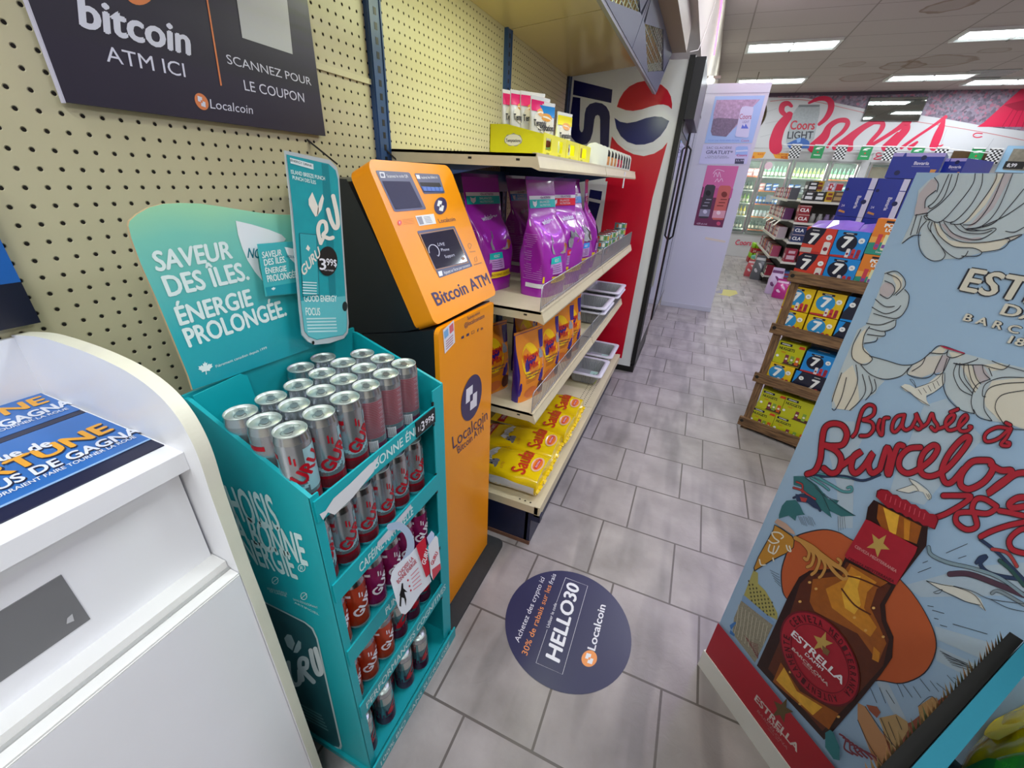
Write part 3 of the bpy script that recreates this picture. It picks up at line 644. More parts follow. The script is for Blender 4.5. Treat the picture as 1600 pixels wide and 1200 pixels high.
hd.ribbon(A4, [(505, 725), (500, 690), (515, 665), (545, 665), (572, 690), (582, 720), (578, 748)], 6, SC, .0022); hd.ribbon(A4, [(566, 745), (577, 752), (582, 738)], 4, SC, .0022, False)
hd.disc(A4, (770, 770), 12, cm('#a8846a'), .0022); hd.P(A4, [(572, 872), (602, 864), (610, 902), (582, 910)], WHT, .0014)
hd.text(A4, 'Appuyez sur l\'écran pour commencer', (622, 893), (826, 828), (612, 868), WHT, .0014, .01)
lc_logo(hd, A4, (592, 358), (48, 12), (-14, 66), PUR, WHT, .0008, .0014)
hd.text(A4, 'Localcoin', (585, 492), (712, 474), (568, 458), PUR, .0008)
hd.P(A4, [(394, 437), (538, 420), (558, 497), (425, 515)], cm('#dcdce4'), .0008)
hd.P(A4, [(405, 446), (443, 441), (463, 500), (432, 505)], cm('#8f90a0'), .0012)
for k in range(5): hd.P(A4, [(458+5*k, 445+11*k), (508+5*k, 439+11*k), (509+5*k, 442+11*k), (460+5*k, 448+11*k)], cm('#5b5b72'), .0012)
hd.disc(A4, (272, 490), 17, cm('#e0534a'), .0008, ry=20); hd.text(A4, '!', (268, 500), (276, 500), (268, 480), WHT, .0014, .02)
for k in range(4): hd.P(A4, [(292+3*k, 465+12*k), (380+3*k, 457+12*k), (381+3*k, 459+12*k), (293+3*k, 467+12*k)], cm('#c87414'), .0008)
hd.ribbon(A4, [(808, 672), (806, 660), (818, 652), (832, 662), (828, 680), (822, 695), (812, 682)], 2, PUR, .0008, True, True); hd.text(A4, 'Scannez', (820, 722), (865, 716), (818, 712), PUR, .0008)
hd.ribbon(A4, [(858, 765), (872, 752), (878, 790), (862, 795)], 2, PUR, .0008, False, True); hd.text(A4, 'localcoinatm', (855, 824), (915, 806), (852, 812), PUR, .0008)
hd.text(A4, 'Bitcoin ATM', (566, 1140), (985, 962), (514, 1036), PUR, .0008, .02)
hd_o = part('screen_hood', hd, atm, 'orange slanted hood with screen and slots')

# ================= the wall signs =================
sg = MB(); NV = cm('#2a2438', .35); SGP = PX(-.305)
sg.box((-.313, -1.121, 1.547), (-.305, -.575, 1.93), NV).box((-.3135, -1.1235, 1.5455), (-.3045, -1.121, 1.93), cm('#c8c4d8')); sg.box((-.3132, -.575, 1.547), (-.305, -.5742, 1.93), cm('#49435c'))
S2 = Crop(SGP, 60, 0, 3.478); LV = cm('#dcdcf0', .4); OR2 = cm('#e2834f', .4)
sg.text(S2, 'bitcoin', (222, 138), (830, 300), (205, -52), LV, .0008, .035); sg.text(S2, 'ATM ICI', (372, 333), (802, 420), (352, 240), LV, .0008, .008)
sg.ribbon(S2, [(893, -150), (993, 462)], 9, OR2, .0008, False)
sg.text(S2, 'SCANNEZ POUR', (1028, 345), (1485, 465), (1016, 290), LV, .0008, .008); sg.text(S2, 'LE COUPON', (1122, 490), (1447, 556), (1112, 430), LV, .0008, .008)
lc_logo(sg, S2, (887, 552), (38, 14), (4, 44), OR2, LV, .0008, .0014)
sg.text(S2, 'Localcoin', (935, 588), (1167, 620), (930, 535), LV, .0008, .012)
sg.P(S2, [(1050, -190), (1340, -110), (1382, 295), (1108, 205)], cm('#c6c8ce'), .0008)
sg.P(S2, [(440+90*math.cos(k*math.pi/14)+110, -72+100*math.sin(k*math.pi/14)) for k in range(28)], OR2, .0008)
tag(sg.build('wall_sign'), 'dark purple bitcoin ATM ICI sign on the pegboard, cut by the top of the picture', 'sign')
bs = MB().box((-.318, -1.6, 1.218), (-.30, -1.268, 1.286), cm('#14162c', .4)).box((-.318, -1.6, 1.286), (-.30, -1.268, 1.46), cm('#1f62b4', .4))
tag(bs.build('wall_sign'), 'blue over dark navy sign panel cut by the left picture edge above the white counter', 'sign')

# ================= energy drink display =================
TEAL = mat('teal_cardboard', '#08a2ac', .42, bump=.02, scale=12); TEALD = mat('teal_cardboard_inner', '#0a939c', .5); KRAFT = cm('#b9a27c', .7)
yl, yr, xf, xb = -1.215, -.802, .187, -.072
ds = thing('can_display', 'teal cardboard display tower of energy drink cans with slanted header card', 'display', (.06, -1.01, 0))
def side(y0, y1, zf, zr): return MB().prism([(xb, y0, .01), (xf, y0, .01), (xf, y0, zf), (xb+.01, y0, zr), (xb, y0, zr)], (0, y1-y0, 0), TEAL)
ls = side(yl, yl+.007, .985, 1.105)
ls.box((xf-.002, yl, .02), (xf+.001, yl+.018, .985), TEAL).box((.0, yl-.001, 1.035), (.0, yl, 1.04), TEAL) if 0 else ls.box((xf-.002, yl, .02), (xf+.001, yl+.018, .985), TEAL)
LP = PY(yl); L2 = Crop(LP, 300, 820, 3.158); L3 = Crop(LP, 0, 400, 2.963)
WG = cm('#cfe6e6', .45)
ls.text(LP, 'CHOISIS', (352, 806), (440, 830), (331, 752), WG, .001, .03); ls.text(LP, 'LA BONNE', (366, 842), (482, 884), (350, 795), WG, .001, .03); ls.text(LP, 'ÉNERGIE', (378, 873), (466, 905), (362, 832), WG, .001, .03)
ls.disc(L2, (541, 213), 19, WG, .001); ls.disc(L2, (541, 213), 15, TEAL, .0014); ls.text(L2, 'R', (534, 222), (549, 222), (534, 203), WG, .0018, .01)
for cx_, cy_ in ((410, 275), (552, 352)):
    ls.ribbon(L2, [(cx_+15*math.cos(k*math.pi/6), cy_+17*math.sin(k*math.pi/6)) for k in range(12)], 3, WG, .001, True, True); ls.ribbon(L2, [(cx_-14, cy_+12), (cx_+14, cy_-12)], 3, WG, .001, False)
for k, (a, b, t) in enumerate((((372, 318), (470, 345), 'SOURCE NATURELLE'), ((385, 332), (468, 357), 'DE CAFÉINE'), ((500, 372), (622, 415), 'SANS ÉDULCORANT'), ((506, 388), (628, 448), 'ARTIFICIEL'))):
    ls.text(L2, t, a, b, (a[0]-3, a[1]-11), WG, .001)
# printed can on the lower part of the side
DKT = mat('printed_can_dark_teal', '#1f5a62', .4, var=.25, scale=20)
ls.P(L2, [(345, 372), (560, 480), (598, 510), (620, 560), (740, 1090), (735, 1108), (640, 1085), (480, 1010), (400, 820)], cm('#bfd2d4'), .001)
ls.P(L2, [(347, 380), (556, 486), (590, 515), (612, 562), (730, 1085), (725, 1098), (640, 1076), (486, 1005), (410, 820)], DKT, .0014)
ls.P(L2, [(470, 540), (490, 545), (508, 585), (495, 620), (470, 600), (455, 560)], cm('#b8cdd0'), .002); ls.P(L2, [(525, 570), (538, 580), (538, 610), (520, 632), (500, 630), (510, 600)], cm('#b8cdd0'), .002)
def letters_guru(mb, F, G, U_, R_, U2, mt, off, wd):
    for p in (G, U_, R_, U2):
        for s in p: mb.ribbon(F, s, wd, mt, off)
ls.ribbon(L2, [(475, 680), (480, 740), (500, 785), (530, 780), (530, 720)], 22, cm('#c8d6da'), .002); ls.ribbon(L2, [(545, 765), (530, 690), (540, 660), (565, 668), (565, 705), (545, 715), (600, 775)], 22, cm('#c8d6da'), .002); ls.ribbon(L2, [(585, 620), (600, 690), (620, 735), (638, 730), (630, 690), (608, 612)], 22, cm('#dbe4e6'), .002)
for k in range(5): ls.P(L2, [(530+8*k, 880+18*k), (640+8*k, 940+18*k), (641+8*k, 947+18*k), (531+8*k, 887+18*k)], cm('#6fa3a8'), .002)
part('side_panel', ls, ds, 'left side panel printed with a slogan and a large can')
rs = MB().prism([(xb, yr-.007, .01), (xf, yr-.007, .01), (xf, yr-.007, 1.015), (xb+.01, yr-.007, 1.10), (xb, yr-.007, 1.10)], (0, .007, 0), TEAL)
rs.box((xf-.002, yr-.045, .05), (xf+.001, yr, 1.012), TEAL)
for z in (.30, .52, .735, .95): rs.box((xf-.001, yr-.05, z-.032), (xf+.0025, yr-.044, z+.034), BLACK)
part('side_panel', rs, ds, 'right side panel')
part('back_panel', MB().box((xb-.006, yl, .01), (xb, yr, 1.11), TEALD), ds)
for z in (.03, .285, .505, .722, .925): part('tier', MB().box((xb, yl+.007, z-.008), (xf-.004, yr-.007, z), TEAL), ds)
part('base_tray', MB().box((xb-.01, yl-.008, .0), (xf+.012, yr+.01, .022), TEAL).box((xf+.008, yl-.008, .0), (xf+.013, yr+.01, .05), TEAL), ds)
XS = .1915
strips = [(.928, .974, 'BONNE ÉNERGIE', .47, .90), (.715, .766, 'CAFÉINE NATURELLE', .17, .62), (.505, .556, 'PUNCH DES ÎLES', .30, .7), (.285, .338, 'PERFORMANCES COGNITIVES', .05, .93), (.0, .045, '100% BIO  SANS SUCRALOSE', .05, .92)]
for k, (z0, z1, t, a, b) in enumerate(strips):
    m = MB()
    if k < 4: m.box((XS-.004, yl+.004, z0), (XS, yr-.045, z1), TEAL)
    F = Frame((XS if k < 4 else xf+.0132, yl, 0), (0, 1, 0), (0, 0, 1)); L = yr-yl
    if k == 0: a, b = .36, .86
    m.textm(F, t, L*a, z0+.012, (z1-z0)*.5, WG, .0006, .02, maxw=L*(b-a))
    if k == 0:
        m.P(F, [(L*.02, .945), (L*.03, .928), (L*.06, .935), (L*.09, .918), (L*.2, .921), (L*.35, .938), (L*.40, .965), (L*.36, .961), (L*.33, .962), (L*.2, .955), (L*.1, .953), (L*.05, .942)], cm('#d6d8dc', .6), .0012)
        m.box((XS, yr-.125, .932), (XS+.003, yr-.048, .972), cm('#101418')); FQ = Frame((XS+.003, yr-.125, .932), (0, 1, 0), (0, 0, 1))
        m.textm(FQ, '3', .018, .007, .025, WHT, .0005, .02); m.textm(FQ, '99$', .034, .012, .018, WHT, .0005, .015); m.textm(FQ, '1/', .006, .012, .014, WHT, .0005)
    if k == 1: m.P(F, [(L*.30, .742), (L*.31, .758), (L*.60, .765), (L*.61, .752), (L*.5, .74), (L*.4, .735)], cm('#c8ccd4', .6), .0012)
    o = part('tier_strip', m, ds)
    if k == 0: o['label'] = 'front strip with a torn white patch and 399 price'
# header card
HX = PX(-.066); hdm = MB(); H4 = Crop(HX, 180, 300, 3.75)
outline = [(455, 1160), (430, 1080), (340, 860), (240, 620), (150, 420), (95, 270), (78, 200), (85, 170), (130, 130), (200, 90), (280, 70), (380, 64), (500, 68), (620, 85), (760, 108), (860, 124), (960, 132), (1050, 134), (1390, 160), (1385, 1000), (1330, 850)]
top = [HX.at(180+u/3.75, 300+v/3.75) for u, v in outline[:18]]+[Vector((-.066, -.83, 1.39)), Vector((-.066, -.83, 1.10))]
grad = pattern_mat('header_gradient_print', lambda nt, b: None)
def hg(nt, b):
    g = nt.nodes.new('ShaderNodeNewGeometry'); sep = nt.nodes.new('ShaderNodeSeparateXYZ'); nt.links.new(g.outputs['Position'], sep.inputs[0])
    n = nt.nodes.new('ShaderNodeTexNoise'); n.inputs['Scale'].default_value = 4; nt.links.new(g.outputs['Position'], n.inputs['Vector'])
    z = math_node(nt, 'ADD', math_node(nt, 'DIVIDE', math_node(nt, 'SUBTRACT', sep.outputs[2], 1.10), .31), math_node(nt, 'MULTIPLY', math_node(nt, 'SUBTRACT', n.outputs[0], .5), .22))
    r = nt.nodes.new('ShaderNodeValToRGB'); e = r.color_ramp.elements; e[0].position = .05; e[0].color = hexc('#0797a6'); e[1].position = 1; e[1].color = hexc('#9fd8ae')
    for p, c in ((.35, '#2ba9b2'), (.6, '#5fbcb8'), (.85, '#7ccab8')): q = e.new(p); q.color = hexc(c)
    nt.links.new(z, r.inputs[0]); nt.links.new(r.outputs[0], b.inputs['Base Color']); b.inputs['Roughness'].default_value = .35
hg(grad.node_tree, grad.node_tree.nodes['Principled BSDF'])
hdm.prism(top, (-.005, 0, 0), grad, KRAFT)
WB2 = cm('#dff0ee', .45)
for t, bl, br, tl in (('SAVEUR', (240, 465), (692, 385), (205, 345)), ('DES ÎLES.', (312, 612), (790, 510), (262, 490)), ('ÉNERGIE', (378, 782), (812, 660), (338, 672)), ('PROLONGÉE.', (432, 910), (1008, 720), (385, 800))):
    hdm.text(H4, t, bl, br, tl, WB2, .0008, .035)
hdm.text(H4, 'Fièrement canadien depuis 1999', (592, 1030), (890, 918), (586, 1014), WB2, .0008)
leaf = [(0, -1), (.12, -.7), (.3, -.8), (.25, -.35), (.5, -.6), (.58, -.45), (.9, -.5), (.8, -.25), (.95, -.12), (.5, .2), (.55, .4), (.06, .32), (.06, .8), (-.06, .8), (-.06, .32), (-.55, .4), (-.5, .2), (-.95, -.12), (-.8, -.25), (-.9, -.5), (-.58, -.45), (-.5, -.6), (-.25, -.35), (-.3, -.8), (-.12, -.7)]
def mapleleaf(mb, F, cx_, cy_, s, mt, off): mb.P(F, [(cx_+x*s+y*s*.12, cy_+y*s*.95-x*s*.2) for x, y in leaf], mt, off)
mapleleaf(hdm, H4, 530, 1035, 45, WB2, .0008)
hdm.P(H4, [(706, 168), (800, 190), (900, 220), (975, 250), (1000, 275), (990, 290), (900, 300), (840, 320), (830, 350), (845, 450), (865, 522), (820, 470), (775, 400), (745, 330), (720, 250)], cm('#e6ecef', .4), .0008)
hdm.text(H4, 'NOUVEAU', (775, 385), (1000, 392), (782, 325), cm('#127c90'), .0012, .02)
part('header_card', hdm, ds, 'rounded teal header card printed with a slogan')
fl_ = MB(); F = Frame((-.0645, yl+.01, 1.0), (0, 1, 0), (0, 0, 1)); fl_.prism([F.at(0, -.05), F.at(.115, -.05), F.at(.10, .105), F.at(.09, .113), F.at(0, .108)], (.003, 0, 0), TEAL); part('inner_flap', fl_, ds, 'teal cardboard flap inside the top tier')
# little shelf talker card stuck on the header, and the big printed can
ST = Crop(PX(-.05), 180, 300, 3.75); m = MB()
P4 = [(835, 305), (1110, 285), (1110, 590), (885, 612)]
fr = [ST.at(*p) for p in P4]; m.prism(fr, (-.002, 0, 0), cm('#3fb0b6')); m.P(ST, [(880, 560), (1108, 520), (1110, 588), (893, 608)], cm('#1296a4'), .0004)
for t, bl, br, tl in (('SAVEUR', (862, 388), (978, 370), (858, 350)), ('DES ÎLES.', (874, 432), (1002, 410), (868, 394)), ('ÉNERGIE', (882, 480), (1006, 462), (876, 445)), ('PROLONGÉE.', (894, 528), (1072, 498), (886, 488))): m.text(ST, t, bl, br, tl, WB2, .0008, .03)
m.P(ST, [(992, 322), (1060, 335), (1100, 345), (1100, 430), (1060, 425), (1015, 380)], cm('#e6ecef'), .0008); m.text(ST, 'NOUVEAU', (1003, 382), (1080, 395), (1005, 366), cm('#127c90'), .0012, .02); mapleleaf(m, ST, 928, 568, 13, WB2, .0008)
part('talker_card', m, ds, 'small copy of the header card')
BC = PX(-.035); m = MB(); B4 = Crop(BC, 420, 220, 4)
o_ = [(100, 60), (380, 120), (425, 165), (440, 230), (500, 1140), (495, 1200), (470, 1235), (380, 1265), (285, 1275), (245, 1255), (210, 1215), (190, 1020), (140, 430), (105, 100)]
m.prism([B4.at(*p) for p in o_], (-.003, 0, 0), cm('#c3cdd2', .3, metal=.4)); TL2 = mat('big_can_teal', '#1798a2', .28, var=.12, scale=40)
m.P(B4, [(110, 85), (375, 145), (418, 185), (432, 240), (490, 1130), (486, 1190), (465, 1215), (300, 1245), (250, 1225), (222, 1190), (200, 1010), (150, 430)], TL2, .0006)
m.P(B4, [(200, 1000), (478, 970), (488, 1130), (484, 1190), (465, 1212), (300, 1240), (252, 1222), (224, 1188)], cm('#5cb8c0', .3), .001)
m.P(B4, [(330, 140), (372, 150), (395, 400), (420, 960), (380, 970), (350, 500)], cm('#0d7f8a', .28), .0009)
CR = cm('#e2dcd2', .4)
m.P(B4, [(272, 320), (292, 370), (312, 420), (308, 460), (292, 475), (270, 440), (250, 400), (248, 365)], CR, .0014); m.P(B4, [(335, 333), (345, 360), (330, 430), (300, 475), (305, 440), (312, 390)], CR, .0014)
m.ribbon(B4, [(325, 640), (308, 560), (322, 510), (352, 510), (360, 560), (340, 590), (375, 610), (400, 605)], 24, CR, .0016); m.ribbon(B4, [(370, 430), (390, 500), (415, 545), (432, 525), (425, 450), (402, 345)], 26, CR, .0016)
m.ribbon(B4, [(325, 640), (345, 600)], 20, CR, .0016)
m.text(B4, 'ISLAND BREEZE PUNCH', (140, 205), (352, 248), (136, 178), WB2, .0014, .02); m.text(B4, 'PUNCH DES ÎLES', (150, 240), (296, 272), (146, 215), WB2, .0014, .02)
m.P(B4, [(132, 105), (278, 145), (280, 180), (136, 140)], cm('#d8e4e6'), .0014); m.text(B4, 'ENERGY DRINK', (138, 128), (272, 165), (136, 112), BLACK, .0018)
m.text(B4, 'GOOD ENERGY', (222, 1005), (426, 1005), (218, 962), WB2, .0014, .02); m.text(B4, 'FOCUS', (232, 1090), (322, 1090), (228, 1040), WB2, .0014, .02)
for k in range(5): m.P(B4, [(235+2*k, 1108+20*k), (420+2*k, 1105+20*k), (420+2*k, 1113+20*k), (236+2*k, 1117+20*k)], cm('#b8dde0'), .0014)
m.P(B4, [(190, 575), (300, 585), (318, 965), (212, 975)], cm('#1d6a74'), .0016); m.P(B4, [(194, 580), (296, 590), (313, 960), (216, 970)], cm('#2aa0aa'), .002)
m.text(B4, 'GURU', (215, 850), (325, 715), (196, 790), CR, .0024, .03); m.P(B4, [(243, 650), (258, 670), (250, 690), (232, 675)], CR, .0024)
for k in range(5): m.P(B4, [(212, 880+17*k), (300, 885+17*k), (300, 891+17*k), (212, 887+17*k)], cm('#d0e8ea'), .0024)
m.disc(B4, (368, 752), 62, cm('#121517', .4), .0024, ry=92); m.text(B4, '3', (318, 805), (360, 805), (314, 732), WHT, .003, .02); m.text(B4, '99$', (362, 778), (426, 785), (358, 732), WHT, .003, .015); m.text(B4, '+taxe +consigne', (345, 812), (405, 815), (344, 800), WHT, .003)
m.disc(B4, (476, 1035), 16, cm('#10292c'), .0014, ry=30); m.disc(B4, (278, 1262), 8, BLACK, .0014, ry=12)
part('printed_can_sign', m, ds, 'large teal printed can sign')
# wobbler on a plastic arm
m = MB(); Wx = Plane((.30, -1.0, .5), (1, -.35, .1)); W6 = Crop(Wx, 460, 740, 6)
arm = [(900, 500), (980, 490), (1050, 540), (1085, 620), (1088, 700), (1060, 790), (1010, 860), (960, 930)]
apts = [PX(XS).at(460+905/6, 740+520/6)]
m.ribbon(W6, [(a, b) for a, b in arm], 70, mat('clear_blue_plastic', '#b9cdea', .15, trans=.25), .0)
m.P(W6, [(960, 850), (1080, 760), (1150, 680), (1180, 700), (1270, 960), (1285, 1010), (1180, 1130), (1090, 1270), (1040, 1320), (1000, 1310), (970, 1250), (930, 1100), (900, 1000), (915, 920)], cm('#d9dde8', .4), .001)
RDT = cm('#b5243c')
m.text(W6, 'CHOISIS LA', (985, 965), (1120, 800), (965, 935), RDT, .0016, .02); m.text(W6, 'BONNE ÉNERGIE', (975, 1035), (1150, 830), (955, 1005), RDT, .0016, .02)
for k in range(5): m.P(W6, [(1090+6*k, 955+33*k), (1160+8*k, 880+36*k), (1164+8*k, 888+36*k), (1094+6*k, 963+33*k)], cm('#d28a98'), .0016)
for a, b in ((1065, 1000), (1080, 1055), (1092, 1095)): m.P(W6, [(a, b-14), (a+10, b), (a-2, b+14), (a-10, b)], RDT, .0016)
m.P(W6, [(1005, 1030), (1018, 1025), (1022, 1075), (1060, 1110), (1030, 1110), (1050, 1180), (1045, 1240), (1030, 1170), (1005, 1160), (1000, 1250), (985, 1240), (990, 1150), (985, 1140), (1000, 1085)], BLACK, .0016)
m.P(W6, [(1140, 680), (1225, 590), (1275, 930), (1235, 975)], cm('#c01f36', .35), .004); m.text(W6, 'GURU', (1225, 860), (1265, 720), (1190, 840), WHT, .0046, .03)
m.P(W6, [(1240, 600), (1285, 535), (1310, 560), (1320, 700), (1270, 700)], cm('#b7c4e4', .3), .0035)
m.P(W6, [(1255, 680), (1325, 580), (1345, 600), (1375, 890), (1300, 1000), (1278, 950)], cm('#dcdce4', .3), .006); m.text(W6, 'GURU', (1300, 860), (1350, 740), (1272, 850), cm('#c01f36'), .0066, .03); m.P(W6, [(1290, 900), (1368, 840), (1375, 890), (1300, 1000)], cm('#c24a58'), .0066)
part('wobbler', m, ds, 'pale plastic wobbler tag with red can cut-outs')
m = MB()

# ---- the cans ----
def guru_label(mb, r, z0, zh, txt, mt, ang0, off, wd=.026):
    """brand word climbing diagonally round the can"""
    vs, fs, asp = text_geo(txt, .04); bm = bmesh.new()
    hgt = wd*1.05; W = .088; ca, sa = math.cos(math.radians(44)), math.sin(math.radians(44))
    vv = [bm.verts.new(((x*W*ca-y*hgt*sa)+W*.12, x*W*sa+y*hgt*ca, q*2e-5)) for x, y, q in vs]
    for f in fs:
        try: bm.faces.new([vv[i] for i in f])
        except ValueError: pass
    for k in range(-12, 13):
        bmesh.ops.bisect_plane(bm, geom=bm.verts[:]+bm.edges[:]+bm.faces[:], plane_co=(k*.005, 0, 0), plane_no=(1, 0, 0))
    bm.verts.index_update()
    out = [(math.cos(ang0+v.co.x/r)*(r+off+v.co.z), math.sin(ang0+v.co.x/r)*(r+off+v.co.z), z0+v.co.y) for v in bm.verts]
    mb.add(out, [tuple(v.index for v in f.verts) for f in bm.faces], mt); bm.free()
def patch(mb, r, a0, a1, z0, z1, mt, off=.0003, n=10):
    vs = []
    for k in range(n+1):
        a = a0+(a1-a0)*k/n; vs += [(math.cos(a)*(r+off), math.sin(a)*(r+off), z0), (math.cos(a)*(r+off), math.sin(a)*(r+off), z1)]
    mb.add(vs, [(2*k, 2*k+2, 2*k+3, 2*k+1) for k in range(n)], mt)
CANR, CANH = .0287, .163
def make_can(kind):
    BODY = {'lite': mat('can_silver_print', '#b9bdc2', .27, .82), 'fine': mat('can_silver_print', '#b8bdc2'), 'magenta': mat('can_magenta_print', '#9c1560', .25, .55), 'orange': mat('can_orange_print', '#c8401a', .25, .5), 'teal': mat('can_teal_print', '#5b7f88', .25, .7)}[kind]
    r = CANR; m = MB()
    m.lathe([(.0225, .0), (.0245, .003), (r-.001, .012), (r, .016)], (0, 0, 0), STEEL, 28)
    m.lathe([(r, .016), (r, CANH-.017)], (0, 0, 0), BODY, 28)
    m.lathe([(r, CANH-.017), (r-.001, CANH-.012), (.0265, CANH-.005), (.0262, CANH-.003)], (0, 0, 0), STEEL, 28)
    wm = WHT if kind in ('orange', 'magenta') else mat('can_red_print', '#c01428', .3, .3)
    if kind == 'lite':
        patch(m, r, -2.6, 2.6, .016, .042, mat('can_red_band', '#a8182c', .28, .5), n=20)
        patch(m, r, -.9, .9, .020, .036, mat('can_red_text_band', '#7d2430', .35, .4, var=.5, scale=900), .0006)
        patch(m, r, -1.35, -.3, .118, .127, wm, .0004)
        for k in range(12):
            a0 = -1.1+k*.2; patch(m, r, a0, a0+.2, .05+.018*(abs(k-6)/6)**2, .058+.018*(abs(k-6)/6)**2, mat('can_pale_blue', '#a9d3dc', .3, .4), .0004, 2)
        patch(m, r, 1.2, 2.4, .05, .135, mat('can_pale_blue', '#a9d3dc'), .0003)
        guru_label(m, r, .048, 0, 'GURU', wm, -.15, .0008)
        patch(m, r, .62, .72, .108, .122, wm, .0008, 3); patch(m, r, .40, .50, .112, .128, wm, .0008, 3)
    elif kind == 'fine':
        RB = mat('can_fine_red_print', '#a84350', .35, .4)
        for k in range(22): patch(m, r, -1.1, 1.0-.25*(k % 3), .052+k*.0038, .0535+k*.0038, RB, .0004, 12)
        patch(m, r, -1.15, 1.05, .05, .136, mat('can_pink_wash', '#b7909a', .3, .6), .0002, 14)
        patch(m, r, -2.6, 2.6, .016, .036, mat('can_plum_band', '#7d3a5c', .28, .5), n=20)
        patch(m, r, -.5, .15, .018, .044, cm('#cfd2d8'), .0006)
        for k in range(8): patch(m, r, -.46+k*.07, -.44+k*.07, .02, .042, BLACK, .0009, 1)
    elif kind in ('orange', 'magenta'):
        patch(m, r, -2.6, 2.6, .016, .022, mat('can_band_pale', '#c8c2c4', .3, .6), n=20)
        guru_label(m, r, .048, 0, 'GURU', WHT, -.15, .0008); patch(m, r, -1.2, -.2, .12, .128, WHT, .0004)
        patch(m, r, .62, .72, .108, .122, WHT, .0008, 3); patch(m, r, .40, .50, .112, .128, WHT, .0008, 3)
    else:
        patch(m, r, -3.14, 3.14, .016, .05, mat('can_plum_print', '#5d1540', .3, .5), n=28)
        for k in range(9): a0 = -1.4+k*.32; patch(m, r, a0, a0+.2, .05+.012*math.sin(k*1.7), .075+.012*math.sin(k*1.7), mat('can_plum_print', '#5d1540'), .0004, 3)
        patch(m, r, -3.14, 3.14, .11, CANH-.018, mat('can_bare_silver', '#c4c4c0', .22, .95), .0002, 28)
        guru_label(m, r, .05, 0, 'G', mat('can_red_print', '#c01428'), .1, .0008, .03)
    root = m.build('energy_drink_can', None, (0, 0, 0)); root['category'] = 'can'
    LID = mat('can_lid', '#c3ccc8', .38, .75)
    l = MB().lathe([(.0262, CANH-.003), (.0268, CANH-.001), (.0262, CANH), (.0252, CANH-.001), (.0248, CANH-.0048), (.023, CANH-.0052), (.0225, CANH-.004), (.0001, CANH-.0038)], (0, 0, 0), LID, 28)
    F = Frame((0, 0, CANH-.0038), (1, 0, 0), (0, 1, 0))
    l.ribbon(F, [(.008+.0085*math.cos(k*math.pi/8), .0095*math.sin(k*math.pi/8)) for k in range(16)], .0008, mat('lid_score', '#6f777a', .5, .5), .0004, False, True)
    l.ribbon(F, [(-.015+.004*math.cos(k*math.pi/5), .006*math.sin(k*math.pi/5)) for k in range(10)], .0006, mat('lid_score', '#7e868a'), .0004, False, True)
    lo = l.build('lid', None, (0, 0, 0)); lo.parent = root
    t = MB(); T = Frame((0, 0, CANH-.0022), (1, 0, 0), (0, 1, 0))
    t.prism([T.at(.0015+.0105*math.cos(k*math.pi/8)*(.95), .0068*math.sin(k*math.pi/8)) for k in range(16)], (0, 0, .001), mat('tab_metal', '#a2a8ab', .4, .8)); T2 = Frame((0, 0, CANH-.0012), (1, 0, 0), (0, 1, 0))
    t.ribbon(T2, [(-.004+.0026*math.cos(k*math.pi/5), .003*math.sin(k*math.pi/5)) for k in range(10)], .001, mat('lid_score', '#7e868a'), .0003, False, True)
    to = t.build('pull_tab', None, (0, 0, 0)); to.parent = lo
    return root
CANS = {k: (make_can(k), []) for k in ('lite', 'fine', 'magenta', 'orange', 'teal')}
COLW = {'lite': 'silver and red', 'fine': 'silver can with red fine print turned outward,', 'magenta': 'magenta', 'orange': 'orange', 'teal': 'silver, teal and plum'}
def can(kind, x, y, z, rz, label):
    p, u = CANS[kind]; put(p, u, (x, y, z), math.radians(rz), label, 'energy drink cans in the teal display')
RW = ['front row', 'second row', 'third row', 'back row']
xs = (.137, .0785, .0205, -.0375)
for i in range(6):
    y = -1.184+.0605*i
    for r_i in range(3 if i not in (3, 4) else 4):
        kind = 'lite' if (r_i or i < 3) else 'fine'; rz = -40+random.uniform(-12, 12) if r_i else (-82, -52, -44, -35, -38, -40)[i]
        can(kind, xs[r_i]+random.uniform(-.001, .001), y+random.uniform(-.001, .001), .9255, rz, '%s energy drink can on the top tier, %s, %s' % ({'lite': 'silver and red', 'fine': 'silver fine-print side'}[kind], ORD[i], RW[r_i]))
tiers = ((.7225, ['lite']*6, 'second tier'), (.5055, ['orange', 'orange', 'magenta', 'magenta', 'magenta', 'magenta'], 'third tier'), (.2855, ['orange', 'orange', 'orange', 'teal', 'teal', 'teal'], 'fourth tier'))
for z, kinds, nm in tiers:
    for i in range(6):
        for r_i in range(2):
            can(kinds[i], xs[r_i]+random.uniform(-.002, .002), -1.184+.0605*i, z, -48+random.uniform(-10, 10), '%s energy drink can on the %s, %s, %s' % ({'lite': 'silver and red', 'orange': 'orange', 'magenta': 'magenta', 'teal': 'silver and plum'}[kinds[i]], nm, ORD[i], RW[r_i]))
for i, (x, y) in enumerate(((.145, -1.182), (.10, -1.14), (.145, -1.10), (.10, -1.045), (.14, -1.00), (.15, -.935))):
    can('teal', x, y, .0305, -30+random.uniform(-15, 15), 'silver and plum energy drink can on the bottom tier, %s' % ORD[i])

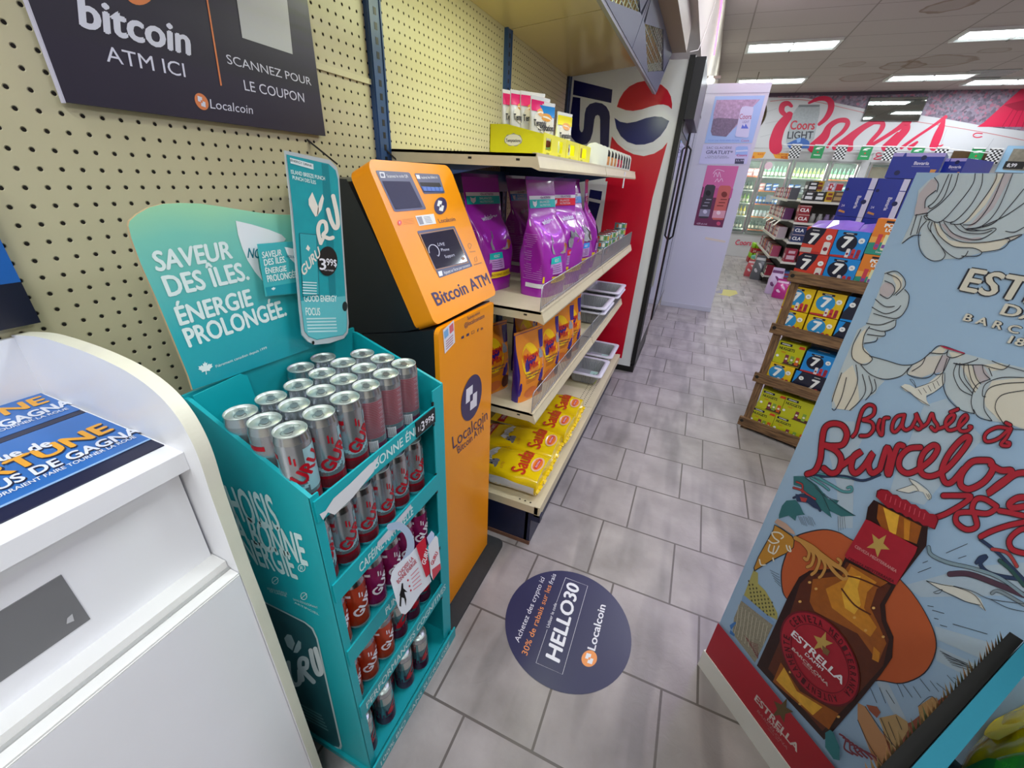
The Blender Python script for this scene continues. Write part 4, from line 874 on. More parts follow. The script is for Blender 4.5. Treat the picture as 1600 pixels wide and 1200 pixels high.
# ================= white lottery counter =================
lc = thing('lottery_counter', 'white laminate lottery counter with a curved cream-edged side panel', 'counter', (-.1, -1.5, 0))
yo, yi = -1.283, -1.303; CPn = PY(yi)
prof = [(-.318, 1.203)]+[(p.x, p.z) for p in (CPn.at(u, v) for u, v in [(62, 527), (120, 545), (170, 566), (210, 588), (245, 615), (272, 645), (294, 680), (312, 720), (330, 775), (350, 830), (372, 890), (398, 955), (430, 1040)])]
prof = [p for p in prof if p[0] > -.318 or p == (-.318, 1.203)]
prof = crom(prof, 5)
q = [(-.318, yi, .0)]+[(-.318, yi, prof[0][1])]+[(x, yi, z) for x, z in prof[1:]]+[(prof[-1][0], yi, 0)]
m = MB(); m.prism(q, (0, yo-yi, 0), WHITE, CREAM, False)
part('side_panel', m, lc, 'curved side panel with cream edge band')
zt, xt = 1.096, .066
def yb_(n): return -2.45
part('tray', MB().box((-.318, -2.45, zt-.02), (xt-.002, yi, zt), WHITE), lc)
part('lip', MB().box((xt-.016, -2.45, zt-.031), (xt, yi, zt+.0005), WHITE), lc, bevel=.001)
part('back_panel', MB().box((-.318, -2.45, .0), (-.310, yi, 1.2), WHITE), lc)
# lottery counter fronts and mats
part('recess_panel', MB().box((.015, -2.45, .87), (.036, yi-.004, 1.066), WHITE), lc)
part('recess_plate', MB().box((.036, -2.2, .912), (.0375, -1.46, 1.0), mat('grey_plate', '#77777a', .5, var=.12, scale=5)), lc, 'grey plate in the recess')
MB().P(PX(.038), [(105, 966), (113, 959), (116, 970), (104, 975)], cm('#c0c0c4'), .0004).build('worn_spot', lc)
LG = cm('#e9e8e6', .45)
part('ledge', MB().box((.0, -2.45, .858), (.068, yi-.001, .872), LG).box((.0, -2.45, .85), (.074, yi-.001, .858), cm('#a9a9a8')).box((.0, -2.45, .838), (.0935, yi-.001, .8555), LG), lc)
part('front_door', MB().box((.0, -2.45, .02), (.0945, yi-.001, .85), WHITE).box((.0, -2.45, .8505), (.0945, yi-.001, .852), LG), lc)
ZM = PZ(1.099); M4 = Crop(ZM, 0, 640, 4.444); MN = cm('#1c1d3a', .35)
MBL = cm('#2f6cb8', .3); YG = cm('#e9a52c', .4); WI = cm('#e0e3ee', .4)
m = MB(); m.box((-.171, -2.3, 1.0962), (.027, -1.306, 1.098), MN).box((-.171, -2.3, 1.098), (-.003, -1.306, 1.0986), MBL).box((-.006, -2.3, 1.0986), (-.002, -1.306, 1.0992), cm('#8fb2de'))
for t, bl, br, tl, mt, bd in (('RTUNE', (-75, 505), (795, 135), (-175, 440), YG, .035), ('US DE GAGNA', (-20, 565), (985, 150), (-75, 515), WI, .031), ('URRAIENT FAIRE TOURNER LA ROUE', (-20, 618), (948, 192), (-42, 598), WI, .015), ('ue de', (0, 362), (378, 245), (-55, 318), WI, .04)):
    if bd > .03: m.text(M4, t, (bl[0]+9, bl[1]+6), (br[0]+9, br[1]+6), (tl[0]+9, tl[1]+6), MN, .0002, bd+.02)
    m.text(M4, t, bl, br, tl, mt, .0005, bd)
tag(m.build('ticket_mat'), 'blue lottery counter mat with yellow and white lettering, nearer to the counter lip', 'counter mat', 'blue lottery mats on the white counter')
m = MB(); M5 = Crop(ZM, 0, 380, 4); m.box((-.312, -2.3, 1.0962), (-.174, -1.306, 1.098), MN).box((-.312, -2.3, 1.098), (-.19, -1.306, 1.0986), MBL)
for t, bl, br, tl, mt, bd in (('UNE', (-150, 1135), (312, 988), (-205, 1090), YG, .035), ('DE GAGNA', (-200, 1232), (462, 1000), (-250, 1196), WI, .04), ('FAIRE TOURNER LA ROUE', (-200, 1245), (432, 1036), (-216, 1232), WI, .015)): m.text(M5, t, bl, br, tl, mt, .0005, bd)
tag(m.build('ticket_mat'), 'blue lottery counter mat with yellow and white lettering, against the back panel of the counter', 'counter mat', 'blue lottery mats on the white counter')
# ================= bags on the shelves =================
class Bag:
    """pillow bag standing on its base: front faces -Y; u in -1..1 across, t in 0..1 up"""
    def __init__(s, W, D, H, n0=5., top=1.03, lean=0., pinch=.72, seed=0, wr=.006):
        s.W, s.D, s.H, s.n0, s.top, s.lean, s.pinch, s.seed, s.wr = W, D, H, n0, top, lean, pinch, seed, wr
    def dims(s, t):
        k = max(0, (t-.45)/(s.pinch+.14-.45)); k = min(1, k); k = k*k*(3-2*k)
        W = s.W*(1-.07*math.sin(math.pi*min(1, t*1.3))*.6+(s.top-1)*k); D = s.D*(1+.12*math.sin(math.pi*min(1, t/.5)))*(1-k)+.004*k
        return W/2, D/2
    def wob(s, a, t): return s.wr*(math.sin(3.1*a+7*t+s.seed)+.6*math.sin(5.3*a-11*t+2*s.seed)+.35*math.sin(9*a+19*t))*math.sin(math.pi*min(1, t*1.05+.02))*.5
    def pt(s, a, t, off=0.):
        """a = angle round the section"""
        w_, d = s.dims(t); n = s.n0; c, sn = math.cos(a), math.sin(a)
        x = math.copysign(abs(c)**(2/n), c)*w_; y = math.copysign(abs(sn)**(2/n), sn)*d
        o = s.wob(a, t)*min(1, d/.02)+off; L = math.hypot(c, sn*1.0)
        return Vector((x+c*o, y+math.copysign(1, sn)*abs(sn)*o+s.lean*t*t, t*s.H))
    def front(s, u, t, off=0.):
        w_, d = s.dims(t); n = s.n0; u = max(-.985, min(.985, u)); y = -(1-abs(u)**n)**(1/n)*d
        a = math.atan2(-abs(y/d)**(n/2), math.copysign(abs(u)**(n/2), u))
        return Vector((u*w_, y-off-.0008-s.wob(a, t)*min(1, d/.02)+s.lean*t*t, t*s.H))
    def side(s, v, t, off=0., sg=-1):
        w_, d = s.dims(t); n = s.n0; v = max(-.985, min(.985, v)); x = (1-abs(v)**n)**(1/n)*w_
        a = math.atan2(math.copysign(abs(v)**(n/2), v), sg*abs(x/w_)**(n/2))
        return Vector((sg*(x+off+.0008+s.wob(a, t)*min(1, d/.02)*1.0), v*d+s.lean*t*t, t*s.H))
    def mesh(s, m, mt, nt_=26, na=40):
        vs = []
        for i in range(nt_+1): vs += [s.pt(2*math.pi*k/na, i/nt_) for k in range(na)]
        fs = [(i*na+k, i*na+(k+1) % na, (i+1)*na+(k+1) % na, (i+1)*na+k) for i in range(nt_) for k in range(na)]
        m.add(vs, fs, mt, True); m.poly([s.pt(2*math.pi*k/na, 0) for k in range(na)][::-1], mt); m.poly([s.pt(2*math.pi*k/na, 1) for k in range(na)], mt)
    def band(s, m, u0, u1, t0, t1, mt, off=.0012, f=None, nu=12, nt_=5):
        f = f or s.front; vs = []
        for j in range(nt_+1): vs += [f(u0+(u1-u0)*i/nu, t0+(t1-t0)*j/nt_, off) for i in range(nu+1)]
        m.add(vs, [(j*(nu+1)+i, j*(nu+1)+i+1, (j+1)*(nu+1)+i+1, (j+1)*(nu+1)+i) for j in range(nt_) for i in range(nu)], mt, True)
    def text(s, m, st, u0, u1, t0, t1, mt, off=.002, bold=.0, f=None, slant=0., rot90=False):
        vs, fs, _ = text_geo(st, bold); f = f or s.front
        m.add([f(u0+(u1-u0)*x, t0+(t1-t0)*y+slant*x, off+q*3e-5) for x, y, q in vs], fs, mt)
    def blob(s, m, cu, ct, ru, rt, mt, off=.0016, f=None, pts=None, n=18):
        f = f or s.front
        P_ = pts or [(math.cos(2*math.pi*k/n), math.sin(2*math.pi*k/n)) for k in range(n)]
        m.poly([f(cu+ru*a, ct+rt*b, off) for a, b in P_], mt)
CATP = [(-.9, -.8), (-.95, -.2), (-.6, .3), (-.5, .9), (-.25, .6), (.05, .65), (.3, .95), (.35, .4), (.7, .1), (.95, -.3), (.9, -.8), (.6, -.95), (.1, -.85), (-.4, -.95)]
PUB = mat('purple_bag_film', '#9a22a4', .24, bump=.7, scale=22, coat=.35)
def cat_food_bag(kind):
    B = Bag(.19, .125, .392, n0=3.6, top=1.06, lean={'teal': .045, 'red': .03, 'blue': .06, 'dark': .02}[kind], pinch=.62, wr=.011, seed={'teal': 0, 'red': 2, 'blue': 4, 'dark': 5}[kind]); m = MB(); B.mesh(m, PUB)
    acc = {'teal': cm('#19b3b0', .25), 'red': cm('#d92335', .25), 'blue': cm('#2a8fe0', .25), 'dark': cm('#8a2f6a', .25)}[kind]; W_ = cm('#dcdce2', .25)
    B.band(m, -.93, .93, .845, .875, W_); B.band(m, -.93, .93, .775, .845, acc, .0012)
    B.text(m, '+Dry ACTIVITIES', -.2, .55, .850, .87, cm('#6a1a78'), .0022, .02); B.text(m, 'BALANCED', -.25, .45, .815, .835, W_, .0022, .01); B.text(m, 'NUTRITION', -.25, .5, .787, .806, W_, .0022, .01)
    B.blob(m, -.6, .81, .14, .028, W_, .002, pts=[(-1, 1), (-.4, .6), (.4, .6), (1, 1), (.9, -.3), (0, -1), (-.9, -.3)])
    B.text(m, 'whiskas', -.45, .55, .635, .675, cm('#c3b8d6', .3), .002, .035, slant=.02)
    GR = mat('cat_print_grey', '#8c8a93', .35, bump=.1, var=.45, scale=120)
    B.blob(m, .0, .47, .55, .095, GR, .0016, pts=CATP); B.blob(m, -.2, .52, .16, .04, cm('#5a5862', .35), .002, pts=CATP); B.blob(m, .45, .43, .32, .045, cm('#a8622a', .35), .002)
    B.band(m, -.72, .1, .31, .365, acc, .0022, nu=6); B.text(m, 'ADULT', -.5, -.1, .325, .35, W_, .003, .01); B.band(m, -.72, .12, .215, .31, cm('#b98cc8', .3), .0016, nu=6)
    for k in range(4): B.band(m, -.62, .0-.05*(k % 2), .235+.018*k, .240+.018*k, cm('#4a1a56'), .0022, nu=3, nt_=1)
    B.band(m, -.93, .93, .135, .195, cm('#e6c41c', .3), .0014); B.text(m, 'PROTEINES DE POULET', -.72, .72, .152, .178, cm('#7a4a20'), .0022, .01)
    FINE = cm('#c08acb', .3)
    for k in range(22):
        if k in (7, 13): continue
        for sg in (-1, 1): B.band(m, -.6, .55-.2*((k*7) % 3)/2, .56-.019*k, .5635-.019*k, FINE, .0016, f=lambda v, t, o, sg=sg: B.side(v, t, o, sg), nu=8, nt_=1)
    for sg in (-1, 1): B.band(m, -.75, .35, .085, .125, cm('#d6d4dc', .3), .0016, f=lambda v, t, o, sg=sg: B.side(v, t, o, sg), nu=6, nt_=1) if sg < 0 else None
    B.blob(m, -.3, .66, .12, .03, W_, .0016, f=lambda v, t, o: B.side(v, t, o, -1))
    o = m.build('cat_food_bag', None, (0, 0, 0)); o['category'] = 'pet food bag'
    cr = MB(); w_, d = B.dims(1); CRM = mat('purple_bag_crimp', '#6a1178', .22, bump=.3, scale=14, coat=.5)
    for k in range(5): cr.bar((-w_, B.lean, B.H+.001+k*.0022), (w_, B.lean, B.H+.001+k*.0022), .0035-.001*(k % 2), .0022, CRM)
    c_ = cr.build('sealed_top', None, (0, 0, 0)); c_.parent = o
    return o
Z2 = 1.0725
cb = {k: (cat_food_bag(k), []) for k in ('teal', 'red', 'blue', 'dark')}
def cfb(k, x, y, rz, label): put(cb[k][0], cb[k][1], (x, y, Z2), math.radians(rz), label, 'purple cat food bags on the middle shelf')
cfb('teal', -.045, -.085, 76, 'purple cat food bag with a teal stripe, behind the orange kiosk')
cfb('teal', .168, -.028, 80, 'purple cat food bag with teal stripe, nearest on the open shelf, fine-print side showing')
cfb('red', .168, .19, 74, 'purple cat food bag with a red stripe, next behind the nearest open-shelf bag')
cfb('blue', .162, .42, 80, 'purple cat food bag with a blue stripe, behind the red-striped one')
cfb('dark', .15, .64, 100, 'purple cat food bag with a dark plum stripe, beside the small food cans')
cfb('blue', -.06, .33, 88, 'purple cat food bag in the back row behind the red-striped bag')
# small pet food cans, two high
def small_can(col, nm):
    m = MB().lathe([(.001, .0), (.038, .0), (.04, .003)], (0, 0, 0), STEEL, 24); m.lathe([(.0395, .003), (.0395, .034)], (0, 0, 0), cm(col, .3), 24); m.lathe([(.0395, .034), (.041, .036), (.040, .038), (.037, .0365), (.001, .036)], (0, 0, 0), STEEL, 24)
    for k in range(5):
        a = 4.0+k*.55; patch(m, .0395, a, a+.4, .008, .030, cm(['#c9542a', '#ece6d8', '#5a8a3a', '#d9a21f', '#ece6d8'][k]), .0004, 4)
    o = m.build('pet_food_can', None, (0, 0, 0)); o['category'] = 'can'
    r = MB(); r.ribbon(Frame((0, 0, .0365), (1, 0, 0), (0, 1, 0)), [(.014+.008*math.cos(k*math.pi/5), .007*math.sin(k*math.pi/5)) for k in range(10)], .0014, STEEL, .001, False, True); c_ = r.build('pull_ring', None, (0, 0, 0)); c_.parent = o
    return o
sc_ = [(small_can('#8fb9a0', 0), []), (small_can('#5f9aa8', 0), [])]
for i, (x, y, n) in enumerate(((.165, 1.05, 3), (.16, 1.15, 3), (.17, 1.25, 3), (.165, 1.35, 3), (.19, 1.47, 4))):
    for k in range(n): put(sc_[(i+k) % 2][0], sc_[(i+k) % 2][1], (x+.002*(k % 2), y, Z2+.0385*k), random.uniform(0, 1), 'small pet food can in the %s stack from the bags, %s' % (ORD[i].replace('leftmost', 'first').replace(' from left', ''), ['bottom', 'second up', 'third up', 'topmost of the tall stack'][k]), 'small pet food cans behind the wire fence')

# dry food pouches
MIXO = mat('orange_pouch_film', '#e88a1c', .22, bump=.2, scale=12, coat=.5); MIXP = mat('violet_pouch_film', '#3c2280', .25, bump=.2, scale=12, coat=.4)
def pouch():
    B = Bag(.165, .055, .275, n0=3.5, top=1.04, lean=.012, pinch=.8, seed=1, wr=.004); m = MB(); B.mesh(m, MIXP)
    B.band(m, -.95, .95, .0, .995, MIXO, .0008, nu=14, nt_=16); Y_ = cm('#f4c518', .25)
    B.blob(m, -.15, .58, .62, .26, Y_, .0016, n=24); RD = cm('#c22a1a', .3)
    B.text(m, 'Meow', -.62, .42, .60, .71, RD, .0055, .03, slant=.03); B.text(m, 'Mix', -.35, .30, .475, .575, RD, .0055, .03, slant=.03)
    B.text(m, 'Original Choice', -.62, .5, .405, .435, cm('#3a1c50'), .0024, .02); B.text(m, 'Choix original', -.62, .4, .36, .39, cm('#3a1c50'), .0024, .02)
    for k in range(3): B.band(m, -.62, .35-.1*k, .325-.022*k, .331-.022*k, cm('#6a3c28'), .002, nu=4, nt_=1)
    B.band(m, .62, .95, .72, .97, MIXP, .0018, nu=4); B.blob(m, .62, .66, .2, .08, mat('cat_print_grey', '#8c8a93'), .0022, pts=CATP)
    B.blob(m, .6, .13, .3, .1, cm('#5a2a18', .4), .002); B.blob(m, -.2, .12, .5, .08, cm('#d06a2a', .4), .0018)
    o = m.build('cat_treat_pouch', None, (0, 0, 0)); o['category'] = 'pouch'
    cr = MB(); w_, d = B.dims(1); cr.bar((-w_, B.lean, B.H+.004), (w_, B.lean, B.H+.004), .003, .009, MIXO); c_ = cr.build('sealed_top', None, (0, 0, 0)); c_.parent = o
    return o
pp, pu = pouch(), []
for x, y, rz, l in ((.182, -.165, 72, 'orange and violet dry cat food pouch nearest the shelf end'), (.192, .03, 76, 'orange and violet dry cat food pouch second from the shelf end'), (.185, .24, 62, 'orange and violet dry cat food pouch third from the shelf end'),
                    (.19, .39, 70, 'orange and violet dry cat food pouch farthest, beside the grey trays'), (.035, -.19, 70, 'orange cat food pouch at the back of the shelf, beside the kiosk'), (.06, .1, 78, 'orange dry cat food pouch in the back row behind the second pouch')):
    put(pp, pu, (x, y, .6755), math.radians(rz), l, 'orange cat food pouches on the lower shelf')

# litter bags lying on the base deck (front = up)
def litter_bag():
    B = Bag(.207, .108, .42, n0=3.0, top=.9, pinch=.86, seed=3, wr=.010); YF = mat('yellow_bag_film', '#e8c60a', .2, bump=.3, scale=8, coat=.5); m = MB()
    # lay it down: bag +Z becomes -x (towards the wall), front (-Y) becomes up
    raw = MB(); B.mesh(raw, YF, 28, 36)
    fr, sd = B.front, B.side
    RD = cm('#c2381c', .3); K = cm('#2a2a2e', .4); WP = cm('#dcdce0', .35)
    B.text(raw, 'Saular', -.85, .82, .15, .31, RD, .004, .03, slant=.02)
    B.blob(raw, .0, .075, .52, .062, mat('oval_pale_print', '#e7b79a', .25, coat=.4), .0016); B.blob(raw, .0, .075, .42, .045, cm('#e8791a', .3), .0022); B.band(raw, -.35, .35, .06, .09, cm('#d02a4a', .3), .003, nu=4, nt_=1)
    B.text(raw, 'EXTRA', -.25, .25, .068, .084, WP, .0036, .02)
    # striped cat drawing
    B.blob(raw, -.05, .60, .62, .085, WP, .0018, pts=[(-1, -.1), (-.8, .6), (-.3, .4), (.2, .7), (.7, .5), (1, .0), (.9, -.6), (.5, -.4), (.1, -.7), (-.4, -.3), (-.8, -.6)])
    B.blob(raw, -.62, .52, .22, .062, cm('#77777e'), .0024, pts=CATP)
    for k in range(9): B.blob(raw, -.45+k*.13, .60+.025*math.sin(k*2), .028, .05, K, .0028, pts=[(-1, -1), (0, -.6), (1, .9), (.3, .7)])
    for s in (-.72, -.52): B.blob(raw, s, .53, .035, .012, K, .003)
    for k in range(3): B.blob(raw, .55+.1*k, .52-.03*k, .03, .035, K, .0028, pts=[(-1, -1), (.4, -.6), (1, 1), (-.3, .7)])
    B.text(raw, 'LITIÈRE', -.8, -.3, .40, .43, cm('#c47a18'), .0024, .0)
    B.band(raw, -.98, .98, .80, .90, cm('#b01e2c', .3), .0016); B.text(raw, 'LITIÈRE POUR CHATS', -.8, .8, .825, .875, WP, .0026, .02)
    for sg in (-1, 1): B.band(raw, -.2, .95, .02, .98, cm('#d8d8d8', .35), .0012, f=lambda v, t, o, sg=sg: B.side(v, t, o, sg), nu=4, nt_=18)
    for v in raw.v:
        x, y, z = v; v.x, v.y, v.z = -z, x, -y+.054
    zmin = min(v.z for v in raw.v)
    for v in raw.v: v.z -= zmin
    o = raw.build('cat_litter_bag', None, (0, 0, 0)); o['category'] = 'litter bag'
    g = MB()
    for k in range(8): g.bar((-.004, -.084+.024*k, .050), (.010+.005*(k % 2), -.086+.0245*k, .042+.006*(k % 3)), .027, .006, YF)
    c_ = g.build('gathered_end', None, (0, 0, 0)); c_.parent = o
    return o
lb, lu = litter_bag(), []
for x, y, z, rz, ry, l in ((.29, -.168, .2295, 0, 0, 'yellow cat litter bag nearest on the base deck, fully visible'), (.284, .038, .2295, 2, 0, 'yellow cat litter bag second on the base deck, overlapping the nearest'),
                       (.290, .245, .2295, 0, 0, 'yellow cat litter bag third on the base deck'), (.288, .452, .2295, 2, 0, 'yellow cat litter bag farthest on the base deck, before the perforated area'),
                       (.19, .07, .330, 12, 0, 'yellow cat litter bag lying on top of the others, its red band showing beside the kiosk')):
    if z > .3: continue
    o = put(lb, lu, (x, y, z+.001), math.radians(rz), l, 'yellow cat litter bags on the base deck', ry=math.radians(ry))

# ribbed grey trays
def tray():
    W_, L_, H_ = .262, .325, .088; m = MB(); TG = mat('tray_grey_foil', '#a9aaae', .38, .25); RM = mat('tray_rim_white', '#d3d0dc', .35)
    def ring(w, l, z, r, n=6):
        out = []
        for cx_, cy_, a0 in ((w/2-r, l/2-r, 0), (-w/2+r, l/2-r, 90), (-w/2+r, -l/2+r, 180), (w/2-r, -l/2+r, 270)):
            for k in range(n): a = math.radians(a0+90*k/(n-1)); out.append((cx_+r*math.cos(a), cy_+r*math.sin(a), z))
        return out
    rs = [ring(W_, L_, H_-.008, .03), ring(W_, L_, H_, .03), ring(W_-.06, L_-.05, H_, .03), ring(W_-.064, L_-.054, H_-.004, .03)]
    n = len(rs[0]); vs = [p for r in rs for p in r]; m.add(vs, [(i*n+k, i*n+(k+1) % n, (i+1)*n+(k+1) % n, (i+1)*n+k) for i in range(3) for k in range(n)], RM, True)
    # ribbed wall
    def wav(w, l, z, amp, N=132):
        base = ring(w, l, z, .03, 12); per = []; tot = 0; out = []
        P_ = [Vector(p) for p in base]; seg = [(P_[(i+1) % len(P_)]-P_[i]).length for i in range(len(P_))]; T_ = sum(seg)
        for k in range(N):
            s_ = T_*k/N; i = 0
            while s_ > seg[i] and i < len(seg)-1: s_ -= seg[i]; i += 1
            p = P_[i].lerp(P_[(i+1) % len(P_)], s_/max(seg[i], 1e-9)); d = Vector((p.x, p.y, 0)).normalized(); out.append(p+d*amp*(1 if k % 2 else -1))
        return out
    r2 = [wav(W_-.064, L_-.054, H_-.004, .0), wav(W_-.078, L_-.068, H_-.02, .0032), wav(W_-.105, L_-.095, .006, .0032), wav(W_-.115, L_-.105, .003, 0)]
    n = 132; m.add([p for r in r2 for p in r], [(i*n+k, i*n+(k+1) % n, (i+1)*n+(k+1) % n, (i+1)*n+k) for i in range(3) for k in range(n)], TG)
    m.poly(r2[-1], TG)
    return m, TG
tm, TG = tray(); tp = tm.build('litter_tray', None, (0, 0, 0)); tp['category'] = 'tray'; tu = []
r_ = MB()
TRG = 'ribbed grey trays on the shelves'
for x, y, z, l in ((.153, 1.437, .676, 'ribbed grey tray, lower one of the far pair on the lower shelf'), (.153, 1.437, .705, 'ribbed grey tray, upper one of the far pair on the lower shelf'),
                   (.150, 1.005, .676, 'ribbed grey tray, lower one of the pair beside the orange pouches'), (.150, 1.005, .705, 'ribbed grey tray, upper one of the pair beside the orange pouches')):
    put(tp, tu, (x, y, z), 0, l, TRG)
tm2, _ = tray()
F = Frame((-.09, -.09, .0045), (0, 1, 0), (-1, 0, 0))
F = Frame((.085, -.10, .0045), (0, 1, 0), (-1, 0, 0))
tm2.P(F, [(.0, .0), (.2, .0), (.2, .07), (.0, .07)], cm('#b9dcd2', .3), .001); tm2.P(F, [(.0, .0), (.07, .0), (.08, .07), (.0, .07)], cm('#c9cf2c', .3), .0016)
tm2.textm(F, 'litter pan', .085, .035, .016, cm('#2c7a62'), .0022, .01); tm2.textm(F, 'BAC', .01, .02, .02, cm('#4a8a2a'), .0022, .02); tm2.disc(F, (.15, .018), .009, cm('#20423a'), .0022)
tp2 = tm2.build('litter_tray', None, (0, 0, 0)); tp2['category'] = 'tray'; tu2 = []
put(tp2, tu2, (.178, 1.44, .2295), 0, 'ribbed grey tray with a green and yellow label, farther one on the base deck', TRG)
put(tp2, tu2, (.178, 1.075, .2295), 0, 'ribbed grey tray with a green and yellow label, nearer one on the base deck', TRG)

# ================= top shelf goods =================
YB = mat('yellow_carton', '#d8d20c', .4); YD = cm('#e8e010', .4); Z1 = 1.5355
TX = PY(-.19)
def treat_box(y0, y1, label, side_logo):
    t = thing('treat_display_box', label, 'display box', (.1, (y0+y1)/2, Z1), 'yellow treat display boxes on the top shelf')
    m = MB(); x0, x1 = .0, .195
    for ya_, yb_2 in ((y0, y0+.002), (y1-.002, y1)):
        m.prism([(x0, ya_, Z1), (x1-.012, ya_, Z1), (x1-.012, ya_, Z1+.058), (x0+.06, ya_, Z1+.083), (x0, ya_, Z1+.083)], (0, yb_2-ya_, 0), YB)
    m.box((x0, y0, Z1), (x0+.002, y1, Z1+.083), YB).box((x0, y0, Z1), (x1-.012, y1, Z1+.002), YB)
    if side_logo:
        F = Frame((0, y0, Z1), (1, 0, 0), (0, 0, 1)); F.n = Vector((0, -1, 0))
        m.P(F, [(.083+.031*math.cos(k*math.pi/12), .04+.017*math.sin(k*math.pi/12)+.002*math.cos(k*2.1)) for k in range(24)], cm('#8f8f86'), .0006); m.P(F, [(.083+.029*math.cos(k*math.pi/12), .04+.0155*math.sin(k*math.pi/12)) for k in range(24)], cm('#e2dfd0'), .001)
        m.textm(F, 'Temptations', .083, .0345, .009, cm('#3a3a3c'), .0014, .025, align='c', maxw=.052)
    m.build('carton', t)
    f = MB(); n = max(1, round((y1-y0)/.155))
    f.box((x1-.012, y0, Z1), (x1-.010, y1, Z1+.016), YD); f.box((x1-.012, y0, Z1+.05), (x1-.010, y1, Z1+.062), YD)
    for k in range(n):
        a = y0+(y1-y0)*k/n; b = a+(y1-y0)/n; c1 = a+.022; c2 = a+(b-a)*.62
        f.box((x1-.012, a, Z1+.016), (x1-.010, c1, Z1+.05), YD).box((x1-.012, c2, Z1+.016), (x1-.010, b, Z1+.05), YD).box((x1-.03, c1, Z1+.012), (x1-.028, c2, Z1+.054), cm('#a8845a', .7))
        F = Frame((x1-.0095, a, Z1), (0, 1, 0), (0, 0, 1)); f.textm(F, 'OUVRIR', .03, .004, .006, cm('#8a8a30'), .0004, .02, maxw=.03)
    o = f.build('front_panel', t); o['label'] = 'yellow front with cut-out windows'
treat_box(-.185, .06, 'open yellow treat carton nearest the kiosk, with a cloud-shaped logo on its side', True)
treat_box(.065, .235, 'open yellow treat carton second from the kiosk, holding a single yellow pouch', False)
treat_box(.24, .42, 'open yellow treat carton third from the kiosk, nearly empty', False)
def treat_pouch(c_top, c_low, y):
    B = Bag(.085, .022, .125, n0=3, top=1.02, pinch=.8, seed=y*9, wr=.002); m = MB(); Wf = mat('treat_white_film', '#dcdcdc', .25, coat=.4); B.mesh(m, Wf, 16, 24)
    B.band(m, -.96, .96, .74, .97, cm(c_top, .25), .0008, nu=8); B.blob(m, 0, .55, .8, .2, cm('#e3ddcf', .3), .0012); B.blob(m, .1, .72, .55, .09, cm('#d9963a', .3), .0010)
    B.band(m, -.96, .96, .02, .22, cm(c_low, .25), .0008, nu=8); B.blob(m, .3, .14, .4, .08, cm('#7a3a4a', .3), .0014)
    B.text(m, 'Temptations', -.85, .88, .42, .56, cm('#2a2a34'), .0022, .04, slant=.02)
    o = m.build('treat_pouch', None, (0, 0, 0)); o['category'] = 'pouch'
    cr = MB(); w_, d = B.dims(1); cr.bar((-w_, B.lean, B.H+.003), (w_, B.lean, B.H+.003), .002, .007, Wf); c2 = cr.build('sealed_top', None, (0, 0, 0)); c2.parent = o
    return o
pk, pk2, bl_, yl_ = treat_pouch('#e0266e', '#c93a72', .1), treat_pouch('#e0266e', '#e0b030', .4), treat_pouch('#2a86d0', '#9cc9e4', .7), treat_pouch('#e8d820', '#cfd8c8', .9)
TP = 'treat pouches standing in the yellow cartons'; ku = {0: [], 1: [], 2: [], 3: []}
for p, u, x, y, z, rz, l in ((pk, ku[0], .06, -.145, 1.578, 60, 'pink-topped treat pouch, leftmost in the yellow carton'), (pk, ku[0], .085, -.14, 1.578, 60, 'pink-topped treat pouch, second from left in the yellow carton'),
                             (pk2, ku[1], .115, -.12, 1.578, 48, 'pink-topped treat pouch with a yellow foot, its front facing the aisle'), (pk2, ku[1], .14, -.115, 1.566, 66, 'pink-topped treat pouch, rightmost pink one, leaning'),
                             (bl_, ku[2], .15, -.10, 1.555, 60, 'blue-topped treat pouch in the yellow carton'), (yl_, ku[3], .16, .09, 1.55, 70, 'single yellow treat pouch standing in the second carton')):
    put(p, u, (x, y, z), math.radians(rz), l, TP)
# pet food tubs with arched tops at the far end
def tub(col):
    m = MB(); W_ = cm('#d6d6d2', .3); pr = []
    for k in range(13): a = math.pi*k/12; pr.append((.026*math.cos(a), .0, .062+.022*math.sin(a)))
    m.prism([(.026, -.016, 0)]+[(x, -.016, z) for x, y, z in pr]+[(-.026, -.016, 0)], (0, .032, 0), W_, W_)
    if col:
        F = Frame((0, -.016, 0), (1, 0, 0), (0, 0, 1)); F.n = Vector((0, -1, 0))
        m.P(F, [(-.019, .008), (.019, .008), (.019, .06), (.01, .073), (-.01, .073), (-.019, .06)], cm(col, .3), .0006); m.P(F, [(-.019, .045), (.019, .045), (.017, .063), (.009, .073), (-.009, .073), (-.017, .063)], cm('#2c2a30', .3), .001); m.disc(F, (.0, .028), .011, cm('#d8a078', .4), .0012)
    o = m.build('pet_food_tub', None, (0, 0, 0)); o['category'] = 'food tub'; return o
cols = [None, '#c98a5a', '#b8284a', '#3f3f48']; tb = [(tub(c), []) for c in cols]
for i in range(11):
    k = 0 if i < 3 else (1 if i < 6 else (2 if i < 8 else 3)); put(tb[k][0], tb[k][1], (.183, .47+.088*i, Z1), math.radians(38), '%s arched food tub on the top shelf, number %d from the yellow cartons' % (['plain white', 'orange-fronted', 'red-fronted', 'dark-fronted'][k], i+1), 'arched food tubs at the far end of the top shelf')
